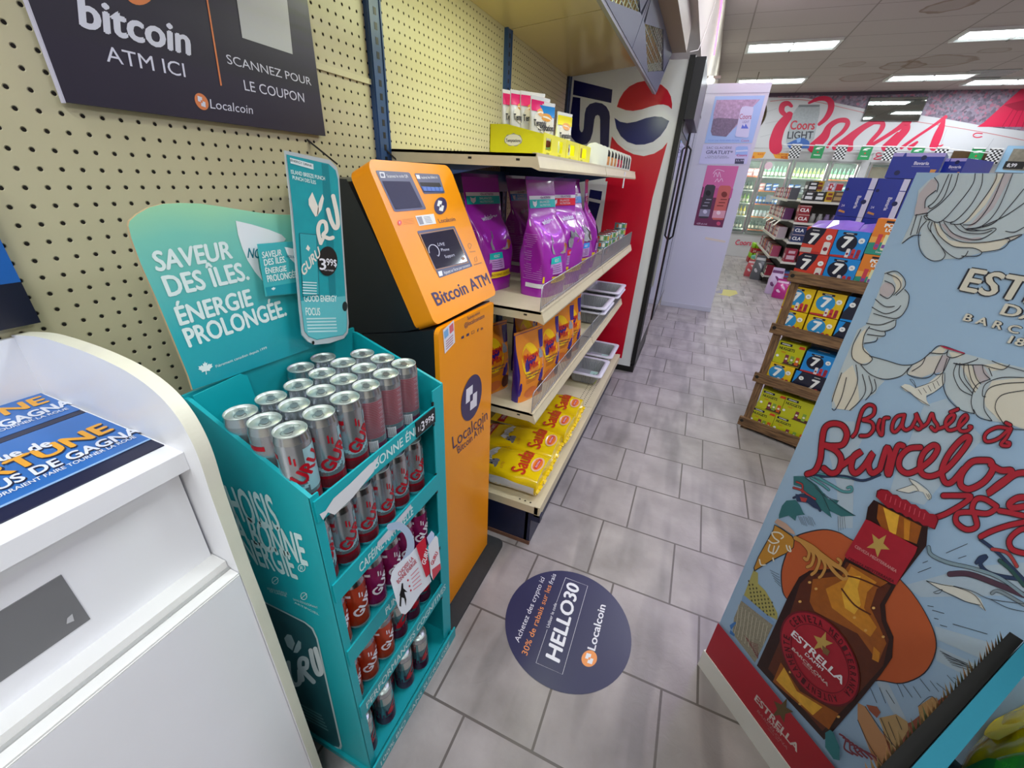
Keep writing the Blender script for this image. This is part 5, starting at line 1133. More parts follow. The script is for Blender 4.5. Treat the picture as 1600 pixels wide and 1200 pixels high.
# ================= beer display column (blue illustrated board) =================
NE = Vector((.738, .675, 0)).normalized(); DE = Vector((.6747, -.7381, 0)).normalized(); OE = Vector((1.034, -.540, 0))
EPN = Plane(OE, NE)
bd = thing('beer_display_board', 'tall blue illustrated beer display board with a giant bottle and red handwritten lettering', 'display board', (1.35, -.62, 0))
FE = Frame(OE, DE, (0, 0, 1)); back = -EPN.n*.16; LE = .64
m = MB(); BLU = mat('board_sky_blue', '#98b5d4', .55)
q = [FE.at(-.025, .08), FE.at(LE, .08), FE.at(LE, 1.514), FE.at(-.025, 1.514)]
m.prism(q, back, BLU, cm('#7a5b32', .8))

K2, K4, KC, KD, KE, KF, KG = (Crop(EPN, *a) for a in ((1100, 600, 2), (1240, 600, 4.444), (1300, 250, 4), (1140, 760, 4.285), (1300, 420, 4), (1340, 840, 3.3333), (1100, 980, 5.3333)))
INK = cm('#232633', .6); RAY = cm('#a9bccf', .55); CL1 = cm('#b4c1ca', .55); CL2 = cm('#c8c5c0', .55); CL3 = cm('#b5adb4', .55); CRM = cm('#d0ccc0', .55)
# light rays
for pts in ([(880, 110), (1100, -60), (1300, 400), (1270, 400), (670, 720), (700, 640)],): m.P(K4, [(905, 150), (1060, 100), (1320, 380), (1140, 560), (905, 840), (660, 780), (700, 640)], RAY, .0005)
m.P(K4, [(250, 260), (420, 260), (480, 380), (440, 460), (420, 620), (410, 1000), (310, 1000), (300, 700), (250, 500)], RAY, .0005)
m.P(KF, [(240, 250), (600, 150), (867, 130), (867, 300), (330, 310)], RAY, .0005); m.P(KF, [(400, 460), (867, 600), (867, 680), (760, 680), (410, 530)], RAY, .0005)
m.P(KF, [(90, 740), (150, 740), (260, 960), (200, 940)], RAY, .0005); m.P(KF, [(400, 560), (410, 640), (640, 760), (700, 700)], RAY, .0005)
def ink(F, pts, w_, off=.0022): m.ribbon(F, pts, w_, INK, off)
# --- top cloud ---
m.P(KC, [(540, 190), (600, 130), (680, 85), (1500, 85), (1500, 420), (1200, 460), (1100, 500), (930, 580), (860, 600), (800, 615), (700, 620), (640, 632), (590, 610), (545, 540), (555, 450), (500, 480), (430, 525), (490, 400), (520, 330)], CL1, .0008)
for pts, mt in (([(600, 330), (680, 270), (790, 120), (810, 85), (900, 85), (860, 200), (760, 340), (640, 385), (600, 365)], CL1), ([(545, 210), (620, 120), (660, 130), (650, 190), (590, 230), (580, 290), (610, 300), (590, 335), (515, 345), (520, 300)], CL3), ([(1030, 85), (1075, 85), (960, 280), (860, 380), (820, 400), (900, 300), (990, 190)], CRM), ([(1080, 85), (1130, 85), (1010, 300), (900, 400), (840, 430), (960, 300)], CL3),
                ([(700, 400), (760, 460), (860, 490), (930, 480), (940, 495), (850, 510), (740, 480), (680, 400)], CL3), ([(630, 390), (660, 400), (730, 500), (850, 520), (1000, 505), (1080, 490), (1105, 510), (1040, 560), (930, 575), (900, 550), (760, 540), (660, 470)], CRM), ([(1080, 490), (1190, 465), (1150, 495), (1100, 510)], CL2)):
    m.P(KC, pts, mt, .0012)
for pts in ([(600, 365), (595, 335), (680, 270), (760, 180), (790, 85)], [(600, 365), (680, 385), (800, 260), (880, 150), (895, 85)], [(690, 378), (760, 385), (860, 290), (930, 170), (942, 85)], [(750, 385), (745, 400), (830, 385), (950, 240), (1020, 130), (1030, 85)], [(820, 405), (900, 390), (1000, 260), (1075, 85)], [(830, 430), (940, 410), (1040, 300), (1130, 85)], [(840, 435), (1000, 400), (1100, 300), (1200, 180)], [(940, 415), (1080, 350), (1200, 270)],
            [(580, 300), (590, 240), (650, 190)], [(600, 290), (640, 260), (680, 200), (730, 90)], [(600, 290), (625, 300), (700, 230), (750, 90)], [(640, 110), (665, 150), (655, 200)], [(520, 345), (600, 330)],
            [(590, 380), (550, 430), (540, 500), (560, 580), (620, 628), (680, 625), (705, 600), (700, 570), (640, 480), (600, 420), (610, 385)], [(625, 390), (620, 450), (700, 560), (780, 615), (830, 600), (850, 570)], [(640, 390), (670, 470), (760, 540), (880, 550), (935, 575), (905, 600), (810, 600)], [(670, 385), (700, 450), (800, 510), (940, 515), (1040, 500), (1100, 490), (1108, 510), (1060, 555), (935, 577)],
            [(700, 390), (760, 460), (860, 495), (940, 490), (1020, 440), (1010, 425), (940, 440), (850, 430)], [(760, 400), (820, 450), (930, 460), (1000, 440)], [(800, 400), (850, 440), (930, 440)], [(1080, 490), (1190, 465), (1100, 512)], [(490, 470), (530, 340)], [(530, 460), (560, 350)], [(440, 520), (500, 475), (555, 470)], [(1085, 445), (1140, 450), (1200, 420)], [(600, 345), (575, 350), (590, 370), (620, 375)]):
    ink(KC, pts, 5)
# --- side cloud wing ---
m.P(KE, [(330, 20), (380, 10), (430, 30), (458, 80), (455, 130), (482, 170), (470, 240), (440, 290), (400, 320), (395, 360), (335, 390), (325, 420), (285, 440), (200, 470), (195, 500), (230, 540), (330, 570), (430, 600), (495, 600), (560, 570), (610, 525), (680, 480), (830, 530), (1000, 575), (1200, 620), (1500, 700), (1500, 1000), (1200, 1005), (1060, 960), (980, 950), (890, 905), (800, 880), (710, 780), (700, 640), (640, 655), (560, 680), (470, 660), (400, 685), (300, 690), (330, 700), (290, 740), (270, 780), (170, 830), (130, 885), (70, 880), (0, 870), (0, 800), (50, 640), (110, 500), (160, 380), (215, 350), (300, 120), (320, 70)], CL1, .0008)
for pts, mt in (([(300, 120), (330, 85), (380, 90), (390, 140), (350, 180), (300, 165)], CL3), ([(390, 30), (440, 60), (440, 120), (395, 160), (400, 100), (370, 40)], CRM), ([(180, 400), (215, 370), (190, 480), (240, 540), (250, 580), (180, 595), (120, 560), (130, 480)], CRM), ([(0, 800), (60, 660), (130, 600), (160, 700), (170, 820), (120, 885), (30, 875)], CRM), ([(500, 610), (590, 550), (690, 540), (650, 640), (560, 680), (475, 660)], CL2), ([(690, 540), (735, 545), (700, 640), (640, 655)], CL3),
                ([(880, 600), (940, 600), (990, 680), (940, 720), (900, 680)], CL3), ([(730, 600), (800, 590), (860, 700), (890, 780), (800, 760)], CL1), ([(800, 590), (870, 600), (930, 720), (890, 780)], CRM), ([(1000, 700), (1200, 680), (1400, 700), (1400, 1000), (1200, 1000), (1050, 950), (960, 860), (950, 800)], CRM), ([(940, 600), (1060, 590), (1100, 620), (1000, 640)], CRM), ([(620, 525), (680, 480), (720, 500), (690, 530)], CRM), ([(730, 520), (830, 530), (800, 555), (750, 555)], CRM)):
    m.P(KE, pts, mt, .0012)
for pts in ([(330, 30), (400, 15), (450, 60), (455, 110), (400, 165)], [(345, 30), (410, 60), (430, 110), (385, 165)], [(330, 75), (380, 100), (390, 140), (350, 185), (300, 160)], [(455, 130), (482, 170), (465, 250), (400, 310), (260, 280)], [(270, 190), (330, 235), (390, 235)], [(250, 240), (330, 280), (400, 260), (430, 230)], [(400, 320), (390, 365), (320, 390), (230, 370)], [(215, 340), (300, 350), (390, 320)], [(330, 390), (325, 420), (220, 410)], [(285, 430), (270, 455), (200, 465)], [(180, 380), (130, 480), (130, 560), (200, 600), (250, 570), (240, 545), (195, 500), (200, 420), (235, 360)], [(235, 545), (330, 570), (430, 600), (500, 600)],
            [(180, 600), (240, 660), (330, 690), (430, 670), (480, 620)], [(150, 600), (160, 700), (130, 790), (80, 880)], [(60, 650), (20, 760), (0, 830)], [(90, 680), (60, 800), (20, 880), (0, 875)], [(190, 660), (210, 760), (170, 830), (110, 885)], [(230, 670), (250, 760), (210, 820)], [(265, 690), (275, 750), (240, 785)], [(500, 600), (470, 655), (540, 683), (620, 670), (660, 600), (690, 540)], [(690, 540), (640, 650), (690, 650), (735, 560)], [(500, 640), (560, 600), (585, 550)], [(500, 600), (560, 570), (615, 525), (680, 480), (830, 530)], [(610, 525), (700, 530), (725, 510)], [(725, 510), (720, 545), (760, 555), (830, 530)],
            [(760, 590), (820, 595), (900, 570), (910, 560)], [(720, 560), (690, 680), (720, 800), (800, 880), (890, 905)], [(780, 590), (760, 660), (800, 750), (870, 790)], [(800, 590), (800, 680), (880, 780)], [(825, 595), (830, 680), (895, 770)], [(850, 595), (870, 690), (910, 750)], [(880, 600), (900, 680), (930, 720)], [(940, 600), (950, 650), (990, 690)], [(980, 620), (1000, 670)], [(960, 800), (940, 790), (960, 720), (1060, 680), (1200, 680)], [(890, 905), (870, 830), (900, 730), (990, 690)], [(885, 880), (920, 930), (1000, 950)], [(1000, 950), (950, 870), (970, 760), (1060, 720), (1200, 710)], [(1070, 965), (1020, 870), (1060, 790), (1200, 760)], [(940, 600), (1060, 630), (1110, 600)], [(760, 590), (800, 600), (880, 600), (940, 600)], [(1000, 575), (1060, 600), (1200, 640)], [(1070, 965), (1130, 1000), (1250, 1005)]):
    ink(KE, pts, 5)
m.P(KE, [(675, 480), (700, 484), (832, 525), (825, 532), (700, 495)], cm('#a8224a'), .0026)
# seagulls
GW = cm('#d4d4ce', .55)
for F, pts, lines in ((KE, [(430, 735), (455, 720), (485, 725), (520, 745), (600, 715), (690, 640), (700, 660), (700, 720), (640, 770), (590, 790), (590, 820), (612, 858), (560, 835), (520, 800), (490, 770), (460, 765)], ([(430, 735), (480, 770), (520, 800), (610, 855)], [(485, 690), (510, 720), (525, 740), (510, 700), (490, 690)], [(520, 745), (640, 700), (690, 650)], [(590, 800), (640, 770), (700, 720), (705, 650)], [(540, 755), (560, 785)], [(570, 745), (590, 775)], [(600, 730), (620, 765)], [(630, 712), (645, 750)], [(655, 700), (670, 730)])),
                      (K4, [(800, 655), (850, 680), (930, 740), (960, 780), (950, 805), (930, 800), (900, 750), (840, 740), (800, 755), (712, 738), (770, 720), (830, 700)], ([(800, 655), (860, 680), (930, 735), (958, 785), (940, 805)], [(712, 738), (780, 715), (835, 700), (870, 745)], [(712, 738), (800, 757), (860, 742)], [(920, 760), (945, 800)], [(935, 765), (950, 790)], [(800, 655), (820, 685), (835, 700)])),
                      (KF, [(358, 225), (420, 240), (500, 250), (590, 280), (640, 320), (670, 385), (630, 352), (560, 330), (500, 300), (440, 275)], ([(358, 225), (440, 245), (520, 260), (610, 300), (665, 380)], [(358, 225), (430, 270), (500, 305), (560, 332), (640, 352)], [(395, 285), (440, 270), (425, 290), (400, 290)], [(500, 252), (600, 280), (690, 320), (867, 345)], [(690, 320), (780, 365), (867, 385)]))):
    m.P(F, pts, GW, .0018)
    for l in lines: ink(F, l, 3, .0026)
# --- lettering: brewery name (runs on past the visible edge) ---
def outlined(F, st, bl, br, tl, bold, col=CRM):
    m.text(F, st, bl, br, tl, INK, .0018, bold+.035); m.text(F, st, bl, br, tl, col, .0024, bold)
T1 = Frame(EPN.at(1300+800/4, 250+805/4)-EPN.n*0, DE, (0, 0, 1))
e0 = FE; 
def sE(F, u, v): p = F.at(u, v)-OE; return (p.dot(DE), p.z)
a = sE(KC, 800, 808); b = sE(KC, 1150, 870); t_ = sE(KC, 865, 668); 
capE = t_[1]-a[1]; wE = (sE(KC, 1110, 865)[0]-a[0])/2.35
c_ = a[0]+wE*4.1
m.textm(FE, 'ESTRELLA', a[0]-.003, a[1], capE, INK, .0018, .075, wscale=2, maxw=wE*8.2+.006); m.textm(FE, 'ESTRELLA', a[0], a[1], capE, CRM, .0024, .03, wscale=2, maxw=wE*8.2)
a2 = sE(KC, 820, 1000); t2 = sE(KC, 840, 955)
for st, z, h, wd in (('1876', sE(KC, 1120, 668)[1], (t2[1]-a2[1])*.9, None), ('DAMM', sE(KC, 1115, 975)[1], (t2[1]-a2[1])*1.45, None), ('1876', sE(KC, 1080, 1135)[1], (t2[1]-a2[1])*1.0, None)):
    m.textm(FE, st, c_, z, h, INK, .0018, .07, align='c', wscale=1.35); m.textm(FE, st, c_, z, h, CRM, .0024, .025, align='c', wscale=1.35)
m.textm(FE, 'B A R C E L O N A', a2[0], a2[1], t2[1]-a2[1], INK, .0018, .07, wscale=2, maxw=2*(c_-a2[0])); m.textm(FE, 'B A R C E L O N A', a2[0], a2[1], t2[1]-a2[1], CRM, .0024, .025, wscale=2, maxw=2*(c_-a2[0]))
# --- red handwriting ---
RH = cm('#a81e30', .5); RHD = cm('#3a1420', .5)
def script(F, strokes, w_):
    for s in strokes: m.ribbon(F, s, w_+14, RHD, .0030)
    for s in strokes: m.ribbon(F, s, w_, RH, .0036)
script(K4, [[(410, 365), (435, 330), (455, 250), (480, 180), (520, 145), (560, 160), (555, 210), (510, 240), (480, 250), (540, 265), (555, 310), (520, 355), (465, 360)],
            [(600, 250), (585, 300), (600, 345), (615, 350), (620, 290), (630, 240), (660, 235)], [(770, 215), (720, 225), (690, 270), (685, 320), (710, 330), (750, 280), (770, 215), (755, 290), (780, 320), (820, 300)],
            [(820, 300), (850, 240), (850, 205), (870, 250), (890, 290), (870, 315), (845, 300)], [(890, 300), (930, 270), (960, 205), (975, 250), (1000, 290), (985, 325), (955, 300)], [(1010, 310), (1060, 290), (1105, 250), (1115, 215), (1080, 225), (1055, 270), (1075, 320), (1130, 310), (1170, 280), (1205, 240), (1195, 215), (1165, 240), (1145, 290), (1160, 325), (1205, 325), (1235, 300), (1220, 295)], [(1090, 195), (1140, 175)],
            [(1490, 310), (1420, 300), (1350, 330), (1325, 370), (1345, 400), (1420, 380), (1490, 320), (1510, 310), (1480, 370), (1440, 420), (1490, 430), (1500, 410), (1480, 405)], [(1475, 270), (1505, 285)]], 20)
script(K4, [[(95, 625), (150, 600), (185, 520), (195, 420), (215, 310), (270, 275), (340, 290), (370, 350), (340, 420), (260, 430), (215, 425), (290, 460), (330, 520), (310, 600), (260, 620), (210, 585)],
            [(330, 570), (400, 520), (470, 470), (420, 500), (400, 580), (430, 620), (490, 570), (550, 480), (520, 560), (545, 620), (600, 590)], [(600, 590), (620, 520), (650, 440), (670, 500), (650, 600), (665, 625), (690, 520), (725, 430), (760, 430)],
            [(880, 440), (800, 450), (740, 510), (735, 580), (790, 620), (870, 590), (960, 520), (1000, 450), (970, 425), (910, 470), (880, 540), (890, 620), (960, 640), (1060, 590), (1160, 480), (1220, 390), (1200, 365), (1140, 410), (1070, 500), (1030, 600), (1050, 680), (1100, 680), (1180, 590)]], 36)
script(K4, [[(1330, 530), (1240, 540), (1170, 620), (1160, 700), (1220, 730), (1320, 680), (1380, 600), (1370, 540), (1330, 530)], [(1370, 560), (1440, 600), (1510, 600), (1500, 640), (1420, 700), (1350, 760), (1440, 700), (1560, 620), (1700, 640), (1700, 720), (1800, 700)], [(1640, 790), (1560, 790), (1500, 830), (1520, 860), (1600, 850)]], 40)
script(K4, [[(1040, 775), (1140, 775), (1230, 780), (1180, 830), (1060, 900), (980, 930)], [(1410, 850), (1330, 800), (1270, 800), (1240, 860), (1260, 920), (1270, 990), (1200, 1010), (1130, 960), (1140, 900), (1230, 890), (1340, 900), (1400, 870)], [(1430, 880), (1530, 900), (1660, 940), (1500, 980), (1380, 1020), (1300, 1060)], [(1700, 1000), (1580, 1010), (1500, 1080), (1520, 1150), (1620, 1180)]], 34)
# teal foliage
TL3 = cm('#2f6a72', .55); TL4 = cm('#4d8f98', .55); DB = cm('#24365a', .55); CORL = cm('#a83a3c', .55)
m.P(K4, [(0, 640), (70, 640), (160, 700), (210, 760), (240, 800), (315, 810), (300, 830), (430, 915), (330, 920), (250, 880), (265, 930), (200, 880), (150, 850), (100, 780), (60, 720), (0, 700)], TL3, .0014)
m.P(K4, [(0, 870), (60, 890), (80, 905), (20, 915), (0, 905)], TL3, .0014)
for pts, w_, mt in (([(90, 620), (200, 640), (350, 640), (480, 670), (600, 630)], 14, DB), ([(150, 640), (260, 700), (340, 745), (400, 745), (400, 715), (375, 720)], 16, TL4), ([(120, 650), (200, 700), (245, 735)], 14, TL4), ([(0, 720), (60, 740), (100, 770), (150, 800)], 12, CORL), ([(20, 680), (60, 700), (60, 750)], 10, CORL), ([(0, 790), (60, 770), (130, 800), (185, 880)], 12, DB), ([(160, 620), (400, 655)], 10, TL4)):
    m.ribbon(K4, pts, w_+5, INK, .0018); m.ribbon(K4, pts, w_, mt, .0022)
for l in ([(80, 650), (180, 740), (250, 880)], [(210, 760), (330, 860), (430, 915)], [(150, 720), (220, 780), (315, 812)]): ink(K4, l, 3, .0024)
m.P(KD, [(350, 130), (380, 95), (440, 90), (470, 125), (500, 190), (450, 190), (440, 230), (395, 195), (330, 215), (330, 190)], TL3, .0022); m.P(KD, [(440, 50), (530, 65), (600, 150), (615, 165), (560, 140), (520, 110), (450, 100)], DB, .0026); m.P(KD, [(470, 70), (520, 80), (510, 105), (480, 100)], CORL, .003)
for k in range(9): ink(KD, [(460+11*k, 200+3*(k % 3)), (485+11*k, 255+4*(k % 4))], 2.2); 
for k in range(4): ink(KD, [(725+14*k, 200), (730+15*k, 300-6*k)], 2.2)
for k in range(5): ink(KD, [(270+8*k, 560+18*k), (330+3*k, 590+20*k)], 2.2)
# right side plumes
for pts, w_, mt in (([(370, 50), (385, 90), (470, 130), (600, 160), (740, 210), (867, 300)], 16, cm('#7d95a4', .55)), ([(480, 190), (580, 190), (720, 240), (867, 300)], 26, cm('#4d3346', .55)), ([(620, 130), (640, 105), (670, 100), (640, 140), (700, 190), (867, 220)], 18, DB), ([(640, 10), (720, 70), (780, 130), (867, 220)], 14, DB), ([(700, 60), (780, 80), (830, 150)], 16, CORL), ([(740, 120), (800, 170), (867, 250)], 18, cm('#27504e', .55)), ([(700, 290), (740, 280), (867, 350)], 14, cm('#7d8c98', .55))):
    m.ribbon(KF, pts, w_+5, INK, .0018); m.ribbon(KF, pts, w_, mt, .0022)
for l in ([(462, 80), (572, 32)], [(315, 182), (382, 156)], [(497, 450), (675, 502)], [(525, 108), (565, 95)], [(340, 132), (365, 122)], [(365, 355), (395, 360)], [(390, 378), (450, 395)], [(400, 420), (420, 425)], [(430, 455), (465, 465)]): ink(KF, l, 3)
for k in range(12): ink(KF, [(60+44*k+(k % 2)*10, 770+(k % 3)*18-6*k), (100+46*k, 860+(k % 3)*12-10*k)], 2.6)
for k in range(7): ink(KF, [(430+10*k, 590+12*k), (560+14*k, 660+8*k-10*(k % 2))], 2.6)
# rooster / brown arc shapes lower right
m.P(KF, [(130, 1010), (280, 960), (430, 840), (560, 770), (640, 700), (690, 690), (690, 740), (640, 830), (560, 900), (430, 1010), (330, 1140), (260, 1200), (200, 1200)], cm('#8a4a38', .55), .0014)
for k in range(6): ink(KF, [(430+30*k, 960-40*k), (480+34*k, 850-28*k)], 3)
m.P(KF, [(315, 880), (390, 828), (415, 840), (445, 960), (440, 1040), (420, 1050), (390, 960), (360, 930), (345, 1040), (330, 1120), (310, 1080), (330, 980)], cm('#b08a5a', .55), .002)
m.P(KF, [(0, 860), (40, 880), (120, 1010), (200, 1110), (290, 1200), (100, 1200), (40, 1050), (0, 950)], cm('#ba8a62', .55), .0014); m.P(KF, [(110, 940), (200, 920), (260, 960), (265, 1000), (200, 1110), (150, 1050)], cm('#b3966a', .55), .0018); m.P(KF, [(45, 870), (100, 880), (120, 910), (100, 940), (60, 900)], cm('#94503a', .55), .0018)
for l in ([(120, 940), (180, 1080)], [(160, 960), (200, 1060)], [(200, 930), (230, 1000)], [(0, 950), (60, 1080), (140, 1200)], [(40, 880), (130, 1010), (280, 1190)], [(315, 880), (390, 828), (445, 950), (440, 1045)]): ink(KF, l, 3)
# --- sun ---
SUN = cm('#b5562c', .55); sp_ = [(255, 530), (240, 585), (245, 650), (270, 690), (330, 800), (450, 930), (545, 928), (620, 937), (690, 905), (725, 840), (722, 780), (690, 710), (650, 650), (610, 605), (560, 540), (455, 482), (420, 462), (370, 453), (300, 468), (270, 490)]
sp_ = crom(sp_+[sp_[0]], 4)[:-1]; m.P(K2, sp_, INK, .0026); m.P(K2, [(480+(x-480)*.985, 700+(y-700)*.985) for x, y in sp_], SUN, .003)
# city blocks, net, banner at the left edge
m.P(KD, [(160, 560), (190, 580), (190, 650), (240, 700), (275, 760), (320, 850), (320, 895), (250, 860), (95, 730), (110, 690)], cm('#a8a25e', .55), .0014)
WINC = cm('#4e4c34', .6)
for i in range(7):
    for j in range(6):
        x = 125+i*26+j*4; y = 625+j*26+i*24
        if x < 310 and y < 870: m.P(KD, [(x, y), (x+9, y+6), (x+7, y+18), (x-2, y+12)], WINC, .0018)
m.P(KD, [(90, 725), (105, 735), (300, 905), (290, 930), (80, 765)], cm('#7c9cc4', .55), .002)
NET = mat('board_net_print', '#8d8878', .6, var=.6, scale=260); m.P(KD, [(78, 765), (290, 930), (170, 1180), (20, 985), (30, 880)], NET, .0014)
for k in range(9): m.ribbon(KD, [(60+24*k, 790+18*k), (50+22*k, 900+20*k), (30+24*k, 985+22*k)][:2+(k < 6)], 3, cm('#c9c4b0', .6), .0018); m.ribbon(KD, [(100+10*k, 1000+16*k), (140+6*k, 1040+14*k), (190, 1060+8*k)], 3, cm('#7a3038', .6), .0018)
m.P(KD, [(0, 930), (35, 905), (45, 915), (10, 960)], cm('#3a74b8'), .0022); m.P(KD, [(5, 960), (35, 990), (30, 1005), (0, 985)], cm('#3a74b8'), .0022)
# orange banner and flourish
OB = cm('#b9842f', .55)
m.P(KD, [(300, 255), (340, 275), (420, 330), (436, 360), (430, 410), (380, 450), (280, 500), (165, 570), (160, 545), (190, 470), (240, 380), (290, 290)], INK, .0032); m.P(KD, [(303, 262), (340, 283), (415, 335), (430, 362), (424, 408), (378, 445), (276, 494), (170, 560), (166, 545), (195, 472), (245, 384), (293, 297)], OB, .0036)
for pts in ([(345, 350), (360, 335), (330, 310), (285, 310), (300, 345), (330, 370), (290, 380), (260, 360)], [(270, 390), (260, 430), (290, 450)], [(300, 400), (290, 450), (310, 440), (330, 400)], [(200, 490), (210, 525), (240, 525)], [(380, 395), (390, 425), (410, 435), (400, 400)], [(290, 480), (295, 500)]): m.ribbon(KD, pts, 9, cm('#d8d6cc', .55), .004)
m.P(KD, [(320, 215), (380, 250), (430, 300), (440, 325), (400, 310), (340, 270), (300, 240)], cm('#b89a8c', .55), .0036)
GLD = cm('#bd8a45', .5)
for pts, w_ in (([(440, 345), (560, 410), (660, 500), (760, 560), (790, 600)], 26), ([(470, 360), (530, 430), (520, 490), (500, 480)], 20), ([(500, 370), (560, 450), (550, 520), (520, 540)], 20), ([(540, 400), (600, 480), (580, 560), (550, 590)], 20), ([(600, 450), (640, 530), (620, 590), (600, 610)], 18), ([(600, 440), (680, 500), (730, 530), (745, 505), (725, 485)], 18), ([(650, 500), (700, 570), (760, 620), (800, 600)], 22)):
    m.ribbon(KD, pts, w_+5, cm('#5a3a1c', .5), .0052); m.ribbon(KD, pts, w_, GLD, .0056)
# --- bottle ---
BR0, BR1, BR2, BR3, BR4 = (mat('bottle_print_%d' % i, c, .35, bump=.15, scale=70, var=.25) for i, c in enumerate(('#2a0e08', '#56230c', '#955012', '#c07c1e', '#dba634')))
body = [(440, 545), (425, 575), (330, 583), (297, 603), (262, 665), (165, 880), (375, 1112), (395, 1095), (490, 985), (555, 905), (588, 855), (592, 790), (570, 740), (566, 690), (600, 628)]
m.P(K2, body, BR0, .0044); m.P(K2, [(445, 555), (430, 585), (330, 595), (300, 625), (255, 760), (200, 890), (370, 1085), (480, 970), (560, 880), (578, 800), (555, 740), (550, 690), (585, 630)], BR1, .0048)
m.P(K2, [(455, 560), (430, 600), (340, 610), (330, 680), (345, 710), (480, 780), (545, 870), (570, 810), (545, 750), (520, 700), (540, 640), (575, 620)], BR2, .0052)
m.P(K2, [(460, 570), (440, 610), (380, 640), (400, 700), (480, 760), (520, 790), (540, 760), (500, 700), (510, 650), (540, 620)], BR3, .0056); m.P(K2, [(455, 600), (430, 650), (440, 700), (470, 720), (490, 690), (480, 640), (490, 600)], BR4, .006)
m.P(K2, [(240, 870), (300, 960), (420, 1030), (390, 1080), (340, 1040), (215, 930)], BR2, .0052); m.P(K2, [(250, 885), (290, 960), (370, 1010), (340, 1035), (260, 960), (225, 925)], BR4, .0056)
m.P(K2, [(530, 820), (550, 840), (545, 870), (525, 860)], BR3, .0056)
for (x, y) in ((330, 620), (350, 640), (300, 680), (470, 730), (505, 770), (290, 790), (270, 900), (300, 1000), (420, 1040), (530, 700), (560, 790)): m.disc(K2, (x, y), 5, cm('#d8a860', .2), .0062, ry=4)
for pts in ([(450, 600), (490, 610), (560, 640)], [(430, 640), (470, 690), (520, 720)], [(500, 560), (540, 600), (575, 610)]): m.ribbon(K2, pts, 5, BR1, .0062)
# neck
neck = [(530, 362), (700, 446), (695, 505), (600, 628), (440, 545), (505, 425), (512, 385)]
m.P(K2, neck, BR0, .0052); m.P(K2, [(545, 375), (680, 445), (665, 500), (560, 460), (540, 420)], BR2, .0056); m.P(K2, [(560, 385), (610, 410), (600, 470), (580, 465)], BR4, .006); m.P(K2, [(625, 420), (645, 430), (640, 490), (625, 485)], BR3, .006)
RL = mat('label_red_print', '#a3182c', .4, bump=.1, scale=50, var=.15)
m.P(K2, [(505, 423), (520, 428), (667, 510), (660, 530), (600, 628), (585, 622), (445, 545), (440, 535)], RL, .0066)
star = [(math.cos(math.pi/2+k*math.pi/5)*(1 if k % 2 == 0 else .42), -math.sin(math.pi/2+k*math.pi/5)*(1 if k % 2 == 0 else .42)) for k in range(10)]
GOLD = mat('star_gold_print', '#c9a75a', .35, .3)
def starp(F, cx_, cy_, r, rot, mt, off, sy=1.): c0, s0 = math.cos(rot), math.sin(rot); m.P(F, [(cx_+(x*c0-y*s0)*r, cy_+(x*s0+y*c0)*r*sy) for x, y in star], mt, off)
starp(K2, 545, 502, 38, -.55, GOLD, .0072, 1.05)
m.text(K2, 'CERVEZA MEDITERRANEA', (448, 548), (592, 622), (452, 540), cm('#5a0e1a'), .0072, .03)
m.text(K2, 'CERVEZA MEDITERRANEA', (470, 510), (600, 590), (474, 502), cm('#c98a8a'), .0072, .03)
# cap
CPR = mat('bottle_cap_red', '#9a1428', .35, bump=.2, scale=90)
cap = [(537, 352), (540, 333), (552, 327), (570, 330)]+[(575+i*14.5, 333+i*7.6+(4 if i % 2 else -2)) for i in range(11)]+[(728, 412), (733, 428), (722, 455), (712, 452)]+[(700-i*14, 447-i*7.2+(5 if i % 2 else -1)) for i in range(11)]
m.P(K2, cap, cm('#5a0a16'), .0060); m.P(K2, [(635+(x-635)*.97, 392+(y-392)*.94) for x, y in cap], CPR, .0066)
for k in range(9): m.ribbon(K2, [(570+15*k, 345+7.5*k), (566+15*k, 362+7.5*k)], 3, cm('#c84a5a', .3), .0072, False)
# round label
rl = lambda k_, s_: (362+125*s_*math.cos(k_), 858+s_*(67*math.cos(k_)+134*math.sin(k_)))
m.P(K2, [rl(k*math.pi/24, 1) for k in range(48)], cm('#6a0c1e', .4), .0066); m.P(K2, [rl(k*math.pi/24, .96) for k in range(48)], RL, .0072); m.ribbon(K2, [rl(k*math.pi/24, .72) for k in range(48)], 2.5, cm('#6a0c1e', .4), .0078, True, True)
ring = 'CERVEZA MEDITERRANEA  AUTENTICAMENTE  '
for i, ch in enumerate(ring):
    if ch == ' ': continue
    k_ = -2.6+i*2*math.pi/len(ring); p = rl(k_, .76); q2 = rl(k_, .92); r2 = rl(k_+.12, .76); m.text(K2, ch, p, r2, q2, cm('#4a0814'), .0078, .03)
starp(KG, 985, 130, 90, .35, GOLD, .0078, 1.1); m.P(KG, [(985, 150), (1050, 200), (1030, 240), (990, 215)], cm('#7a5a34'), .0082)
m.text(KG, 'ESTRELLA', (722, 62), (1150, 480), (752, 22), WHT, .009, .03); m.text(KG, 'DAMM', (838, 228), (985, 366), (852, 208), WHT, .009, .02); m.text(KG, 'BARCELONA', (728, 180), (1030, 495), (742, 165), cm('#c9b0ae'), .009, .04); m.text(KG, 'DESDE 1876', (820, 300), (930, 410), (826, 292), cm('#c9a0a0'), .009, .02)
